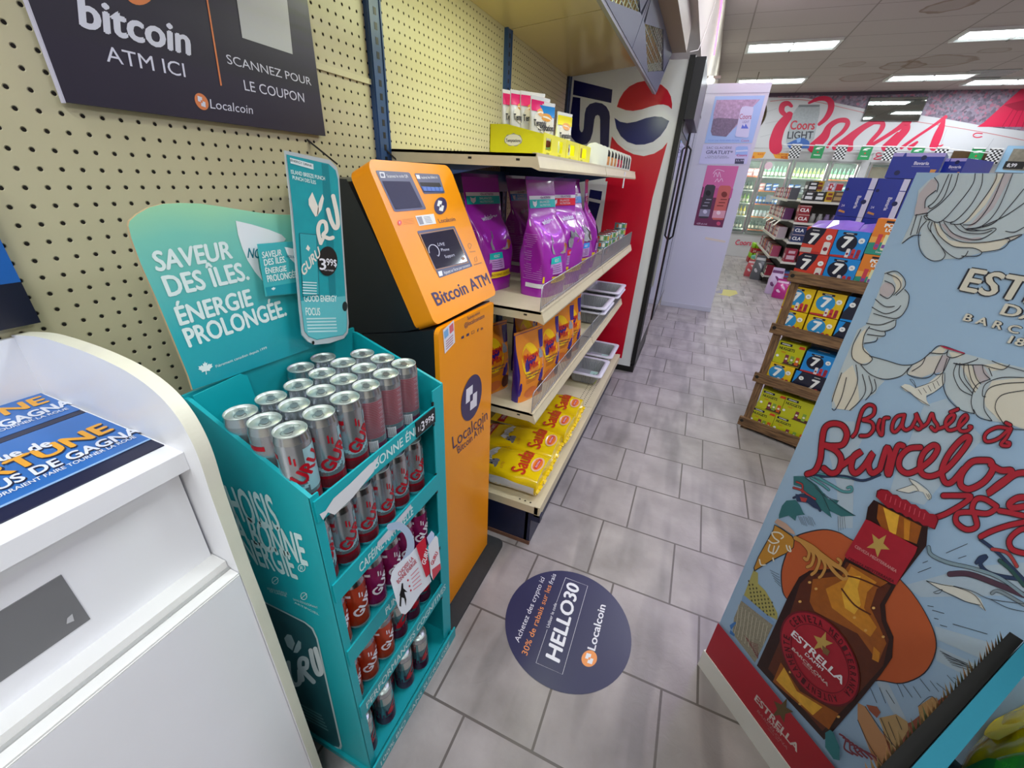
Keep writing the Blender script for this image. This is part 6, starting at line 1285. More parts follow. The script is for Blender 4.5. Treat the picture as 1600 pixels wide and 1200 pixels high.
# --- red base band ---
m.P(K2, [(75, 770), (160, 868), (225, 955), (375, 1115), (480, 1260), (800, 1900), (500, 1500), (300, 1215), (33, 862)], RL, .0095) if 0 else None
zb = sE(K2, 75, 770); z1 = sE(K2, 225, 957)
m.P(FE, [(-.024, .082), (LE, .082), (LE, z1[1]), (-.024, z1[1])], cm('#a8162a', .4), .0095)
m.text(KG, 'ESTRELLA', (418, 600), (775, 1045), (440, 558), cm('#cfc4c0'), .0102, .03); m.text(KG, 'DAMM', (524, 772), (640, 905), (533, 754), cm('#cfc4c0'), .0102, .02); m.text(KG, 'BARCELONA', (440, 700), (692, 1025), (452, 686), cm('#b06a6c'), .0102, .02); m.text(KG, 'DESDE 1876', (530, 845), (620, 955), (536, 838), cm('#b06a6c'), .0102, .02)
starp(KG, 650, 690, 95, .45, cm('#5c4a2a', .4), .0100, 1.15)
m.P(KG, [(1010, 880), (1050, 855), (1080, 880), (1130, 1000), (1130, 1110), (1080, 1100), (1010, 1000)], cm('#2f7a84'), .0105)
for k in range(6): m.ribbon(KG, [(1130+30*k, 890+30*k), (1180+30*k, 930+20*k), (1170+50*k, 1010+14*k), (1240+40*k, 1060+10*k)], 14, cm('#7a3040'), .0106); 
part('board', m, bd)
part('plinth', MB().prism([FE.at(-.03, 0, .012), FE.at(LE, 0, .012), FE.at(LE, .082, .012), FE.at(-.03, .082, .012)], -EPN.n*.2, cm('#dcdcd8', .5)), bd, 'pale plinth strip')
part('side_post', MB().prism([FE.at(LE-.02, 0, -.17), FE.at(LE, 0, -.17), FE.at(LE, 1.5, -.17), FE.at(LE-.02, 1.5, -.17)], -EPN.n*.15, cm('#6a86a8')), bd)

# ================= teal snack display in the lower right corner =================
td = thing('snack_display', 'teal-rimmed snack display cut by the bottom right corner', 'display', (1.35, -1.25, 0))
d1 = Vector((.649, .761, 0)); d2 = Vector((.761, -.649, 0)); A0 = Vector((1.033, -1.179, 0))-d1*.5
def tq(a, b, c, d, z0, z1, mt, mb): 
    p = [A0+d1*a+d2*c, A0+d1*b+d2*c, A0+d1*b+d2*d, A0+d1*a+d2*d]; mb.hexa([v+Vector((0, 0, z0)) for v in p], [v+Vector((0, 0, z1)) for v in p], mt)
m = MB(); tq(0, .86, .0, .018, .02, .90, mat('snack_rim_teal', '#0b6478', .85), m); part('side_panel', m, td)
m = MB(); tq(0, .86, -.016, -.001, .02, .885, cm('#070504', .95), m)
for k in range(80):
    a = .01+k*.0105; p = A0+d1*a+d2*-.016; h = .004+.007*random.random(); m.add([p+Vector((0, 0, .875)), p+d1*.008+Vector((0, 0, .875)), p+d1*.003-d2*h+Vector((0, 0, .885+h*.5))], [(0, 1, 2)], cm(random.choice(['#5a4420', '#3a3a18', '#6e4a22']), .8))
part('fringe_panel', m, td, 'black side with a grassy brown fringe print')
m = MB(); tq(0, .86, .036, .40, .0, .06, cm('#10363e', .6), m); part('floor_tray', m, td); m = MB(); tq(0, .86, .018, .40, .58, .60, cm('#10363e', .6), m); part('tier', m, td)
def chip(col, col2):
    B = Bag(.17, .07, .25, n0=2.6, top=1.0, pinch=.9, seed=4, wr=.006); mm_ = MB(); B.mesh(mm_, mat('snack_film_'+col[1:], col, .25, bump=.2, scale=10, coat=.4)); B.blob(mm_, 0, .55, .6, .22, cm(col2, .3), .002)
    o = mm_.build('snack_bag', None, (0, 0, 0)); o['category'] = 'snack bag'; cr = MB(); w_, d = B.dims(1); cr.bar((-w_, 0, B.H+.003), (w_, 0, B.H+.003), .002, .008, cm(col2, .3)); c2 = cr.build('sealed_top', None, (0, 0, 0)); c2.parent = o; return o
cg, cy = chip('#2f9a10', '#1f7a0c'), chip('#c9b80c', '#d8cc30'); gu, yu = [], []
ang = math.atan2(d1.y, d1.x)
for (a, b, g) in ((.52, .058, 0), (.70, .058, 0), (.88, .06, 1), (.34, .06, 0), (.62, .16, 1), (.44, .17, 0)):
    p = A0+d1*a+d2*(b+.02); o = put((cg, cy)[g], (gu, yu)[g], (p.x, p.y, .602), ang+math.pi, '%s snack bag in the teal corner display, %s' % (('green', 'yellow')[g], {.52: 'against the rim near its middle', .70: 'largest one showing', .88: 'cut by the right picture edge', .34: 'nearest the bottom of the picture', .62: 'behind the front row', .44: 'behind the front row near the corner'}[a]), 'snack bags in the teal corner display')

# ================= wooden rack of boxed coolers =================
RO, RR, RN = Vector((1.239, 1.277, 0)), Vector((.926, -.377, 0)).normalized(), Vector((-.377, -.926, 0)).normalized()
RF = Frame(RO, RR, (0, 0, 1)); RF.n = RN
WOOD = mat('rack_wood', '#5a3f28', .6, bump=.5, scale=20, var=.5)
def wood_nodes(nt, b):
    tc = nt.nodes.new('ShaderNodeTexCoord'); mp = nt.nodes.new('ShaderNodeMapping'); mp.inputs['Scale'].default_value = (3, 3, 30); nt.links.new(tc.outputs['Object'], mp.inputs[0])
    n = nt.nodes.new('ShaderNodeTexNoise'); n.inputs['Scale'].default_value = 4; n.inputs['Detail'].default_value = 6; nt.links.new(mp.outputs[0], n.inputs['Vector'])
    r = nt.nodes.new('ShaderNodeValToRGB'); r.color_ramp.elements[0].position = .3; r.color_ramp.elements[0].color = hexc('#4a3220'); r.color_ramp.elements[1].position = .7; r.color_ramp.elements[1].color = hexc('#8d6a48')
    nt.links.new(n.outputs[0], r.inputs[0]); nt.links.new(r.outputs[0], b.inputs['Base Color']); b.inputs['Roughness'].default_value = .65
WOOD = pattern_mat('rack_wood_grain', wood_nodes)
def wood_v(nt, b):
    wood_nodes(nt, b)
    for n in nt.nodes:
        if n.type == 'MAPPING': n.inputs['Scale'].default_value = (30, 30, 3)
WOODV = pattern_mat('rack_wood_grain_upright', wood_v)
rk = thing('wooden_rack', 'dark stained wooden crate rack holding boxed drink packs', 'rack', tuple(RO+RR*.35))
RW_, RD = .72, .36
def rb(mb, x0, x1, z0, z1, d0, d1_, mt): fbox(mb, RF, x1-x0, z1-z0, d1_-d0, mt, x0, z0, -d0)
for x in (.0, .68):
    for d in (.018, RD-.04):
        m = MB(); rb(m, x-.0, x+.042, .0 if d < .1 else 0, 1.05, d, d+.022, WOODV); part('post', m, rk)
for i, (z0, z1) in enumerate(((.0, .085), (.355, .415), (.688, .748), (1.003, 1.062))):
    if i == 0: z0 = .022
    m = MB(); rb(m, -.02, RW_+.02, z0, z1, 0, .018, WOOD); m.disc(RF, (.0, (z0+z1)/2+.005), .011, cm('#14110e', .5), .001); m.disc(RF, (.70, (z0+z1)/2), .011, cm('#14110e', .5), .001); part('rail', m, rk)
    m = MB(); rb(m, -.004, RW_, z0+.0, z0+.014, .018, RD, WOOD); part('deck_board', m, rk)
    for x in (-.004, RW_-.01):
        m = MB(); rb(m, x, x+.014, z0, z1, .018, RD, WOOD); part('side_rail', m, rk)
def pack(kind, w_=.14, h=.135, d=.13):
    """printed multipack carton; front on the -Y side, base at z 0, left front corner at the origin"""
    C = {'red': ('#c93a2c', '#14182e'), 'blue': ('#1583cf', '#14182e'), 'yellow': ('#dcb60e', '#2a8ac4'), 'navy': ('#14182e', '#1583cf'), 'lime': ('#b9b80e', '#d0c830'), 'orange': ('#d8791c', '#2a8a78'), 'purpletop': ('#1583cf', '#14182e')}[kind]
    m = MB(); F = Frame((0, 0, 0), (1, 0, 0), (0, 0, 1)); F.n = Vector((0, -1, 0)); BM = mat('carton_'+kind, C[0], .35, coat=.3)
    m.box((0, 0, 0), (w_, d, h), BM); W_ = cm('#e6e6e6', .35); DKc = cm('#14182e', .35)
    if kind in ('red', 'blue', 'yellow', 'navy'):
        c2 = cm(C[1], .35)
        if kind == 'red': m.P(F, [(.0, .05*h/.135), (.06, .045), (.085, h-.03), (.09, h), (.02, h), (.0, h-.02)], c2, .0006)
        elif kind == 'navy': m.P(F, [(.0, h*.35), (.0, h), (.03, h), (.015, h*.6)], c2, .0006); m.P(F, [(.09, 0), (w_, 0), (w_, h*.35)], cm('#c93a2c'), .0006)
        else: m.disc(F, (w_*.40, h*.55), h*.33, c2, .0006)
        cx_ = {'red': .045, 'blue': w_*.40, 'yellow': w_*.40, 'navy': w_*.6}[kind]
        m.textm(F, '7', cx_-.022, h*.38, h*.42, W_, .0012, .05, wscale=1.3)
        m.P(F, [(cx_-.03, h*.86), (cx_+.03, h*.86), (cx_+.03, h*.94), (cx_-.03, h*.94)], DKc, .0010); m.textm(F, 'PÖPPERS', cx_, h*.875, h*.045, W_, .0014, .03, align='c')
        m.disc(F, (w_*.82 if kind != 'navy' else w_*.2, h*.68), h*.1, W_, .0012); m.textm(F, '7%', w_*.82 if kind != 'navy' else w_*.2, h*.65, h*.055, cm('#3a3a4a'), .0016, .02, align='c')
        for k in range(3):
            x = w_*(.48+.16*k) if kind != 'red' else w_*.72; z = h*.03
            if kind == 'red' and k: continue
            hh = h*.3 if kind != 'red' else h*.45; ww = .016 if kind != 'red' else .03
            m.P(F, [(x, z), (x+ww, z), (x+ww, z+hh), (x+ww*.8, z+hh+.004), (x+ww*.2, z+hh+.004), (x, z+hh)], cm(['#d8d0d2', '#c23038', '#9a2438'][k] if kind != 'red' else '#d4cfcc'), .0012); m.disc(F, (x+ww/2, z+hh*.45), ww*.35, cm('#8a1830'), .0016)
        m.P(F, [(0, .0), (w_*.9, 0), (w_*.6, h*.1), (0, h*.07)], cm('#b02c2c') if kind != 'navy' else c2, .0008)
        if kind == 'red': m.P(F, [(0, .004), (.055, .004), (.055, .03), (0, .028)], cm('#b0a8a4'), .0016)
    elif kind == 'lime':
        m.P(F, [(.01, h*.84), (.075, h*.84), (.075, h*.95), (.01, h*.95)], DKc, .0010); m.textm(F, 'PÖPPERS', .0425, h*.865, h*.06, W_, .0014, .03, align='c', maxw=.055)
        m.textm(F, 'NUGGETS', .012, h*.64, h*.13, cm('#3a3c14'), .0010, .04, maxw=.085); m.textm(F, 'MIX', .03, h*.5, h*.08, cm('#c87a14'), .0010, .03); m.P(F, [(w_-.035, h*.84), (w_-.003, h*.84), (w_-.003, h*.96), (w_-.03, h*.96)], cm('#c9401c'), .0010)
        m.P(F, [(w_*.35, .004), (w_, .004), (w_, h*.2), (w_*.45, h*.16)], cm('#4a2a1c'), .0010)
        for k in range(3): x = w_*(.4+.2*k); m.P(F, [(x, h*.1), (x+.019, h*.1), (x+.019, h*.46), (x, h*.46)], cm(['#7a3040', '#7a9a3a', '#c8581c'][k]), .0014); m.disc(F, (x+.0095, h*.28), .007, cm('#e0d8c0'), .0018)
        m.disc(F, (.016, h*.33), .008, W_, .0014)
    elif kind == 'orange':
        m.P(F, [(0, 0), (w_, 0), (w_, h*.34), (w_*.6, h*.38), (0, h*.32)], cm(C[1]), .0006); m.P(F, [(0, h*.33), (w_, h*.36), (w_, h*.5), (0, h*.5)], cm('#e0a04a'), .0005)
        m.textm(F, 'POP', w_*.5, h*.78, h*.1, W_, .0012, .06, align='c', wscale=1.3); m.textm(F, 'LÒ', w_*.5, h*.66, h*.1, W_, .0012, .06, align='c', wscale=1.2)
        m.P(F, [(w_*.3, h*.9), (w_*.7, h*.9), (w_*.7, h*.955), (w_*.3, h*.955)], DKc, .001)
        for k in range(3): x = w_*(.22+.22*k); m.P(F, [(x, h*.18), (x+.004, h*.14), (x+.014, h*.14), (x+.018, h*.18), (x+.018, h*.58), (x, h*.58)], cm(['#c23a4a', '#d8d4a8', '#b8304a'][k]), .0014); m.P(F, [(x+.002, h*.2), (x+.016, h*.2), (x+.016, h*.3), (x+.002, h*.3)], cm('#7a4a9a'), .0018)
        m.textm(F, 'Cocktail', w_*.5, h*.06, h*.05, W_, .0012, .02, align='c')
    o = m.build('drink_pack', None, (0, 0, 0)); o['category'] = 'drink pack'
    h_ = MB().box((w_*.3, d*.45, h), (w_*.7, d*.55, h+.0015), cm('#d8d8d8', .5)).build('carry_strap', None, (0, 0, 0)); h_.parent = o
    return o
pks = {}; rzr = math.atan2(RR.y, RR.x)
def pk_(kind, x, z, label, d=.03, sz=(.14, .135, .13), grp='drink packs in the wooden rack', tilt=0):
    key = (kind,)+sz
    if key not in pks: pks[key] = (pack(kind, *sz), [])
    p = RO+RR*x-RN*d; put(pks[key][0], pks[key][1], (p.x, p.y, z), rzr+tilt, label, grp)
L_ = 'boxed drink pack'
pk_('red', -.015, 1.165, 'orange-red 7 drink pack above the rack, upper of two'); pk_('red', -.010, 1.028, 'orange-red 7 drink pack just above the top rail, lower of two')
pk_('blue', .128, 1.165, 'blue 7 drink pack above the rack, upper of two'); pk_('blue', .133, 1.028, 'blue 7 drink pack just above the top rail, lower of two')
pk_('orange', .272, 1.20, 'orange cocktail drink pack above the rack, upper of two', sz=(.125, .170, .13)); pk_('orange', .275, 1.028, 'orange cocktail drink pack just above the top rail, lower of two', sz=(.125, .170, .13))
for k, x in enumerate((.42, .565)): pk_('orange' if k else 'blue', x, 1.028, 'pack on the rack top behind the blue display board, %s' % ('right one' if k else 'left one'))
for z, n in ((.842, 'upper'), (.703, 'lower')):
    pk_('yellow', -.008, z, 'yellow 7 drink pack on the second shelf, %s of the stack by the post' % n); pk_('yellow', .14, z, 'yellow 7 drink pack on the second shelf, %s of the middle stack' % n); pk_('navy', .288, z, 'navy 7 drink pack on the second shelf, %s one beside the display board' % n)
pk_('lime', .045, .508, 'lime green nugget drink pack on the third shelf, on top at left', sz=(.145, .14, .13)); pk_('yellow', .035, .37, 'yellow 7 drink pack on the third shelf, under the lime green one')
pk_('blue', .2, .500, 'blue 7 drink pack on the third shelf, on top of the navy one', sz=(.145, .128, .13)); pk_('navy', .185, .37, 'navy 7 drink pack on the third shelf, under the blue one', sz=(.19, .127, .13))
pk_('lime', .05, .178, 'lime green drink pack on the bottom shelf, upper left'); pk_('lime', .03, .04, 'lime green drink pack on the bottom shelf, lower left'); pk_('lime', .185, .175, 'large lime green drink pack on the bottom shelf, upper right', sz=(.2, .14, .13)); pk_('lime', .172, .04, 'large lime green drink pack on the bottom shelf, lower right', sz=(.2, .134, .13)); pk_('lime', .395, .04, 'lime green drink pack on the bottom shelf, beside the display board')
# purple shrink wrap under the beer boxes
# stack of blue beer cartons behind
def beer(w_, h, d, lay):
    m = MB(); F = Frame((0, 0, 0), (1, 0, 0), (0, 0, 1)); F.n = Vector((0, -1, 0)); NB = mat('beer_carton_blue', '#1d2f94', .35, coat=.3); W_ = cm('#c9c6e0', .4); BR_ = cm('#c98a4a', .4)
    m.box((0, 0, 0), (w_, d, h), NB)
    if lay:
        m.P(F, [(0, h*.86), (w_*.2, h*.86), (w_*.22, h), (0, h)], cm('#a79ad8'), .0006); m.P(F, [(w_*.27, h*.86), (w_, h*.86), (w_, h), (w_*.25, h)], cm('#a79ad8'), .0006)
        m.textm(F, 'Bavaria', w_*.62, h*.55, h*.13, W_, .0012, .04, align='c'); m.disc(F, (w_*.62, h*.82), h*.09, cm('#141c50'), .0014); m.P(F, [(w_*.85, h*.12), (w_*.92, h*.12), (w_*.95, h*.38), (w_*.84, h*.38)], BR_, .0012)
        m.P(F, [(w_*.45, h*.48), (w_*.8, h*.48), (w_*.8, h*.49), (w_*.45, h*.49)], W_, .0010); m.textm(F, '24', w_*.65, h*.12, h*.13, W_, .0012, .02, align='c'); m.disc(F, (w_*.22, h*.22), h*.1, cm('#141c50'), .0010)
    else:
        m.P(F, [(w_*.80, 0), (w_, 0), (w_, h), (w_*.80, h)], W_, .0006); m.P(F, [(w_*.80, h*.7), (w_, h*.7), (w_, h*.72), (w_*.80, h*.72)], NB, .0010)
        m.textm(F, 'Bavaria', w_*.55, h*.55, w_*.13, W_, .0012, .04, rot=-math.pi/2, maxw=h*.34); m.disc(F, (w_*.82, h*.4), w_*.09, cm('#141c50'), .0014)
        m.P(F, [(w_*.05, h*.12), (w_*.3, h*.08), (w_*.3, h*.13), (w_*.08, h*.17)], BR_, .0012); m.textm(F, '24', w_*.1, h*.25, h*.06, W_, .0012, .02); m.disc(F, (w_*.1, h*.7), w_*.06, cm('#141c50'), .0010)
    o = m.build('beer_carton', None, (0, 0, 0)); o['category'] = 'beer carton'
    fl = MB().box((0, d*.48, h), (w_, d*.52, h+.001), cm('#3a4ab0', .4)).build('carton_flap_seam', None, (0, 0, 0)); fl.parent = o
    return o
bv = {0: (beer(.136, .205, .30, 0), []), 1: (beer(.21, .122, .30, 1), []), 2: (beer(.085, .10, .3, 1), [])}
def bc(k, x, z, l, d=.42, tilt=0):
    p = RO+RR*x-RN*d; put(bv[k][0], bv[k][1], (p.x, p.y, z), rzr+tilt, l, 'blue beer cartons stacked behind the wooden rack')
for k, x in enumerate((.025, .165, .305, .445)):
    bc(0, x, 1.353, 'blue beer carton standing upright in the upper row behind the rack, %s' % ORD[k])
    for j in range(6): bc(0, x, 1.146-.207*j if j < 5 else .11, 'blue beer carton in the %s row of the stack behind the rack, %s' % (['second', 'third', 'fourth', 'fifth', 'sixth', 'seventh'][j], ORD[k])) if j < 1 else None
bc(1, .185, 1.5605, 'blue beer carton lying flat on top of the upright ones'); bc(2, .40, 1.5605, 'blue beer carton lying on top at the right, its grey end showing', d=.46, tilt=-.35)
pl = MB(); fbox(pl, RF, .62, 1.14, .34, mat('pallet_stack_grey', '#5a5d68', .6), .02, 0, -.41)
tag(pl.build('stock_plinth'), 'grey plinth under the blue beer cartons, hidden behind the wooden rack', 'plinth')
wr = MB(); PWR = mat('shrink_wrap_violet', '#8a6ac0', .15, trans=.2, coat=.5); F = RF
for k in range(7): wr.add([RF.at(.0+.07*k, 1.302, -.03-.01*(k % 2)), RF.at(.07+.07*k, 1.300, -.032), RF.at(.07+.07*k, 1.338+.006*(k % 2), -.16), RF.at(.07*k, 1.33+.007*(k % 3), -.16)], [(0, 1, 2, 3)], PWR)
tag(wr.build('plastic_wrap'), 'crumpled violet-tinted plastic wrap over the orange-red and blue drink packs', 'plastic wrap')
# ================= far wall: mural, walk-in cooler =================
FW = PY(9.99); D = Crop(FW, 1180, 130, 3.81)
m = MB(); m.box((.431, 9.991, 2.262), (6.9, 9.999, 3.245), cm('#c9cad0', .5))
CRW = pattern_mat('mural_crowd_print', lambda nt, b: None)
def crowd_n(nt, b):
    g = nt.nodes.new('ShaderNodeNewGeometry'); v = nt.nodes.new('ShaderNodeTexVoronoi'); v.inputs['Scale'].default_value = 26; nt.links.new(g.outputs['Position'], v.inputs['Vector'])
    n = nt.nodes.new('ShaderNodeTexNoise'); n.inputs['Scale'].default_value = 1.6; n.inputs['Detail'].default_value = 5; nt.links.new(g.outputs['Position'], n.inputs['Vector'])
    sep = nt.nodes.new('ShaderNodeSeparateColor'); nt.links.new(v.outputs['Color'], sep.inputs[0])
    r = nt.nodes.new('ShaderNodeValToRGB'); e = r.color_ramp.elements; e[0].position = 0; e[0].color = hexc('#4b3f52'); e[1].position = 1; e[1].color = hexc('#c9bfcf')
    for p, c in ((.35, '#6f6478'), (.6, '#8d8196'), (.85, '#a05a74')): q = e.new(p); q.color = hexc(c)
    nt.links.new(math_node(nt, 'ADD', math_node(nt, 'MULTIPLY', sep.outputs[0], .7), math_node(nt, 'MULTIPLY', n.outputs[0], .35)), r.inputs[0]); nt.links.new(r.outputs[0], b.inputs['Base Color']); b.inputs['Roughness'].default_value = .5
crowd_n(CRW.node_tree, CRW.node_tree.nodes['Principled BSDF'])
m.P(D, [(60, 50), (1700, -2), (1700, 300), (1590, 283), (1390, 260), (1150, 215), (980, 190), (640, 150), (470, 115), (300, 88), (82, 85)], CRW, .0005)
m.P(D, [(70, 40), (1030, 20), (1030, 60), (600, 75), (300, 72), (78, 82)], cm('#4f4055', .6), .0008)
RDM = cm('#d01f4c', .45); RDK = cm('#a5173c', .45)
m.P(D, [(1320, 260), (1360, 235), (1520, 90), (1600, 20), (1700, -10), (1700, 262), (1590, 260)], RDM, .0012); m.P(D, [(1480, 130), (1600, 100), (1700, 60), (1700, 150), (1560, 165)], RDK, .0018)
for k in range(6): m.ribbon(D, [(1470+40*k, 260), (1540+30*k, 150)], 4, RDK, .002)
for pts in ([(90, 108), (240, 96), (400, 118), (560, 155), (720, 190), (980, 232), (1180, 262), (1400, 300), (1700, 360)],): m.ribbon(D, pts, 4, cm('#c87a80'), .001)
for pts in ([(40, 180), (130, 150)], [(60, 240), (150, 222)], [(30, 320), (110, 300)], [(1140, 275), (1100, 380)], [(1420, 330), (1380, 390)]): m.ribbon(D, pts, 2, cm('#a9a9b4'), .001)
# big red script word
def mb_r(pts, ws): m.ribbon(D, pts, [w_*1.3 for w_ in ws], RDM, .002)
mb_r([(215, 135), (195, 120), (165, 130), (158, 165), (185, 190), (215, 180)], [16, 22, 26, 26, 18, 10])
mb_r([(205, 190), (150, 260), (122, 340), (122, 385)], [34, 48, 56, 60]); mb_r([(320, 118), (370, 95), (420, 92), (450, 115), (448, 160), (420, 210), (380, 245)], [10, 18, 24, 30, 28, 22, 14])
mb_r([(340, 385), (410, 320), (440, 260), (490, 225), (540, 222), (550, 245), (520, 290), (460, 340), (430, 380)], [44, 40, 28, 22, 24, 22, 18, 14, 12])
mb_r([(470, 385), (530, 350), (600, 290), (680, 240), (745, 232), (760, 250), (740, 290), (690, 345), (660, 385)], [20, 34, 24, 20, 22, 24, 20, 18, 14])
mb_r([(560, 385), (570, 330), (640, 270), (700, 238)], [36, 32, 22, 16])
mb_r([(640, 395), (740, 340), (850, 270), (910, 225)], [18, 16, 20, 34]); mb_r([(900, 232), (900, 270), (850, 330), (800, 385)], [26, 34, 34, 38])
mb_r([(870, 385), (960, 320), (1050, 260), (1135, 200)], [14, 12, 12, 16]); mb_r([(1130, 200), (1110, 260), (1085, 320), (1060, 380)], [8, 28, 38, 36]); mb_r([(1060, 380), (1100, 375), (1118, 366)], [14, 8, 4])
mb_r([(920, 385), (965, 350)], [22, 10]); mb_r([(770, 385), (850, 300)], [30, 16])
# silver can over the first letter
m.P(D, [(262, 128), (385, 128), (384, 175), (350, 330), (325, 362), (320, 388), (205, 388), (185, 350), (190, 310), (225, 180)], mat('mural_can_silver', '#a9b0b6', .4, .3, var=.2, scale=30), .003); m.P(D, [(262, 128), (385, 128), (382, 140), (256, 142)], cm('#7d848a'), .0035)
m.text(D, 'Coors', (205, 275), (352, 275), (215, 220), cm('#c23a4c'), .004, .03); m.text(D, 'LIGHT', (190, 330), (342, 330), (196, 285), cm('#3a3c46'), .004, .02)
m.P(D, [(185, 362), (230, 340), (262, 330), (290, 325), (320, 345), (325, 365), (318, 388), (205, 388)], cm('#3d66b0'), .0038); m.P(D, [(245, 330), (275, 322), (268, 350), (250, 355)], cm('#7fa6dc'), .0042)
m.ribbon(D, [(1352, 300), (1320, 297), (1300, 306), (1302, 318), (1325, 323), (1350, 318)], 6, RDM, .002); m.text(D, 'H', (1312, 314), (1328, 314), (1313, 306), cm('#c9cad0'), .003, .03)
tag(m.build('mural'), 'wide wall mural above the coolers with large red script word and crowd', 'mural')
mi = MB(); mi.box((3.19, 9.955, 2.765), (4.09, 9.983, 3.15), cm('#3b3e3e')).box((3.20, 9.952, 2.775), (4.08, 9.955, 3.14), mat('wall_mirror_glass', '#b9c0bc', .02, 1))
tag(mi.build('wall_mirror'), 'rectangular mirror on the mural reflecting ceiling lights', 'mirror')
# vent in ceiling
vt = MB().box((4.0, 8.9, CEIL-.012), (4.6, 9.0, CEIL), cm('#8f9394'))
for k in range(6): vt.box((4.0, 8.36+.08*k, CEIL-.012), (4.6, 8.40+.08*k, CEIL-.001), cm('#a9adac'))
tag(vt.build('ceiling_vent'), 'grey slatted air vent in the ceiling between two far lights', 'air vent')
# header band with ice signs
wc = thing('walk_in_cooler', 'row of lit glass door coolers with white header on the far wall', 'cooler', (2.2, 10.0, 0))
m = MB(); m.box((.80, 9.99, 2.06), (3.46, 10.02, 2.24), WB).box((3.6, 9.99, 2.06), (4.35, 10.02, 2.24), WB)
HD = Crop(PY(9.99), 1130, 220, 6.154)
for pts in ([(255, 108), (412, 108), (380, 165), (290, 172), (255, 165)], [(472, 112), (632, 120), (622, 178), (500, 168)]): m.P(HD, pts, cm('#e09a2c'), .001)
m.text(HD, 'GLACE', (330, 135), (385, 137), (332, 118), cm('#c2401c'), .002, .02); m.text(HD, 'ICE', (555, 168), (620, 172), (558, 145), cm('#c2401c'), .002, .04); m.text(HD, 'GLACE', (510, 135), (618, 140), (512, 122), cm('#c2401c'), .002, .02); m.text(HD, 'CE', (262, 165), (300, 165), (264, 145), cm('#c2401c'), .002, .04)
part('header', m, wc); 
for (x0, x1) in ((1.43, 1.76), (3.72, 3.98)): pass
MB().ribbon(Crop(PY(9.985), 1340, 200, 6.154), [(225, 240), (190, 240), (180, 262), (205, 270), (235, 262), (200, 275), (165, 290), (160, 300), (215, 300), (245, 290)], 8, RDM, .001).build('header_emblem', wc)
DOORS = [(1.00, 1.70, 'a'), (1.715, 2.225, 'b'), (2.25, 2.93, 'c'), (2.945, 3.45, 'd')]
DOORS = [(.98, 1.685), (1.705, 2.235), (2.265, 2.925), (2.945, 3.45), (3.61, 4.33)]
FRMM = mat('cooler_frame_grey', '#9a9c9c', .35, .6); GLASS = mat('cooler_door_glass', '#c9dcd8', .03, alpha=.10, coat=1)
CIN = mat('cooler_interior', '#b9c4bc', .5); LITE_ = mat('cooler_led', '#f3fff2', .4, emit=9)
m = MB().box((.80, 10.62, .5), (3.46, 10.64, 2.24), CIN).box((.80, 10.02, .5), (3.46, 10.62, .53), CIN).box((3.61, 10.62, .5), (4.35, 10.64, 2.24), CIN).box((3.61, 10.02, .5), (4.35, 10.62, .53), CIN)
part('interior', m, wc)
LV = (.62, .90, 1.17, 1.44, 1.72)
for i, (a, b) in enumerate(DOORS):
    m = MB(); t = .035
    m.box((a, 9.975, .52), (a+t, 10.01, 2.06), FRMM).box((b-t, 9.975, .52), (b, 10.01, 2.06), FRMM).box((a+t, 9.975, .52), (b-t, 10.01, .56), FRMM).box((a+t, 9.975, 2.02), (b-t, 10.01, 2.06), FRMM)
    for x in (a+t, b-t-.006): m.box((x, 9.978, .56), (x+.006, 10.0, 2.02), cm('#b8868c'))
    g = part('glass_door', m, wc)
    gg = MB().box((a+t, 9.995, .56), (b-t, 9.998, 2.02), GLASS).build('pane', None, (2.2, 10.0, 0)); gg.location = (0, 0, 0); gg.parent = g
    part('led_tube', MB().box((a+.02, 10.03, .56), (a+.035, 10.045, 2.0), LITE_).box((b-.035, 10.03, .56), (b-.02, 10.045, 2.0), LITE_), wc)
    if i < 4:
        for z in LV:
            part('rack_shelf', MB().box((a+.01, 10.07, z-.012), (b-.01, 10.6, z), mat('rack_shelf_white', '#c9d0c8', .4)).box((a+.01, 10.06, z-.022), (b-.01, 10.07, z+.004), cm(['#d9803a', '#c9d2c4', '#d2784a', '#d5d8cf', '#cfd6c8'][(i+int(z*10)) % 5])), wc)
        area('cooler_light', ((a+b)/2, 10.05, 1.98), (b-a)*.8, .05, 6, (.9, 1, .93), (math.radians(-35), 0, 0))
part('frost_view', MB().box((3.66, 10.55, .6), (4.3, 10.56, 2.0), mat('cooler_stock_brown', '#a48a68', .6, var=.4, scale=8)), wc, 'brown stock behind the fifth door')
m = MB(); m.disc(Frame((1.80, 9.974, 1.93), (1, 0, 0), (0, 0, 1)), (0, 0), .075, cm('#e4c4d4')); m.disc(Frame((1.80, 9.9735, 1.93), (1, 0, 0), (0, 0, 1)), (-.02, .01), .022, cm('#5a4a5e'), -.001)
tag(m.build('door_decal'), 'round pink decal on the glass of the second cooler door', 'decal')
tag(MB().box((1.93, 9.965, 1.22), (2.07, 9.973, 1.36), cm('#a9aeb2')).build('door_note'), 'grey note stuck on the glass of the second cooler door', 'note')
m = MB(); KF2 = PY(9.985); m.text(Crop(KF2, 1080, 330, 7.5), 'Coors', (510, 392), (700, 402), (530, 330), RDM, .002, .02); tag(m.build('wall_lettering'), 'red script lettering on the white kick wall below the coolers', 'lettering')
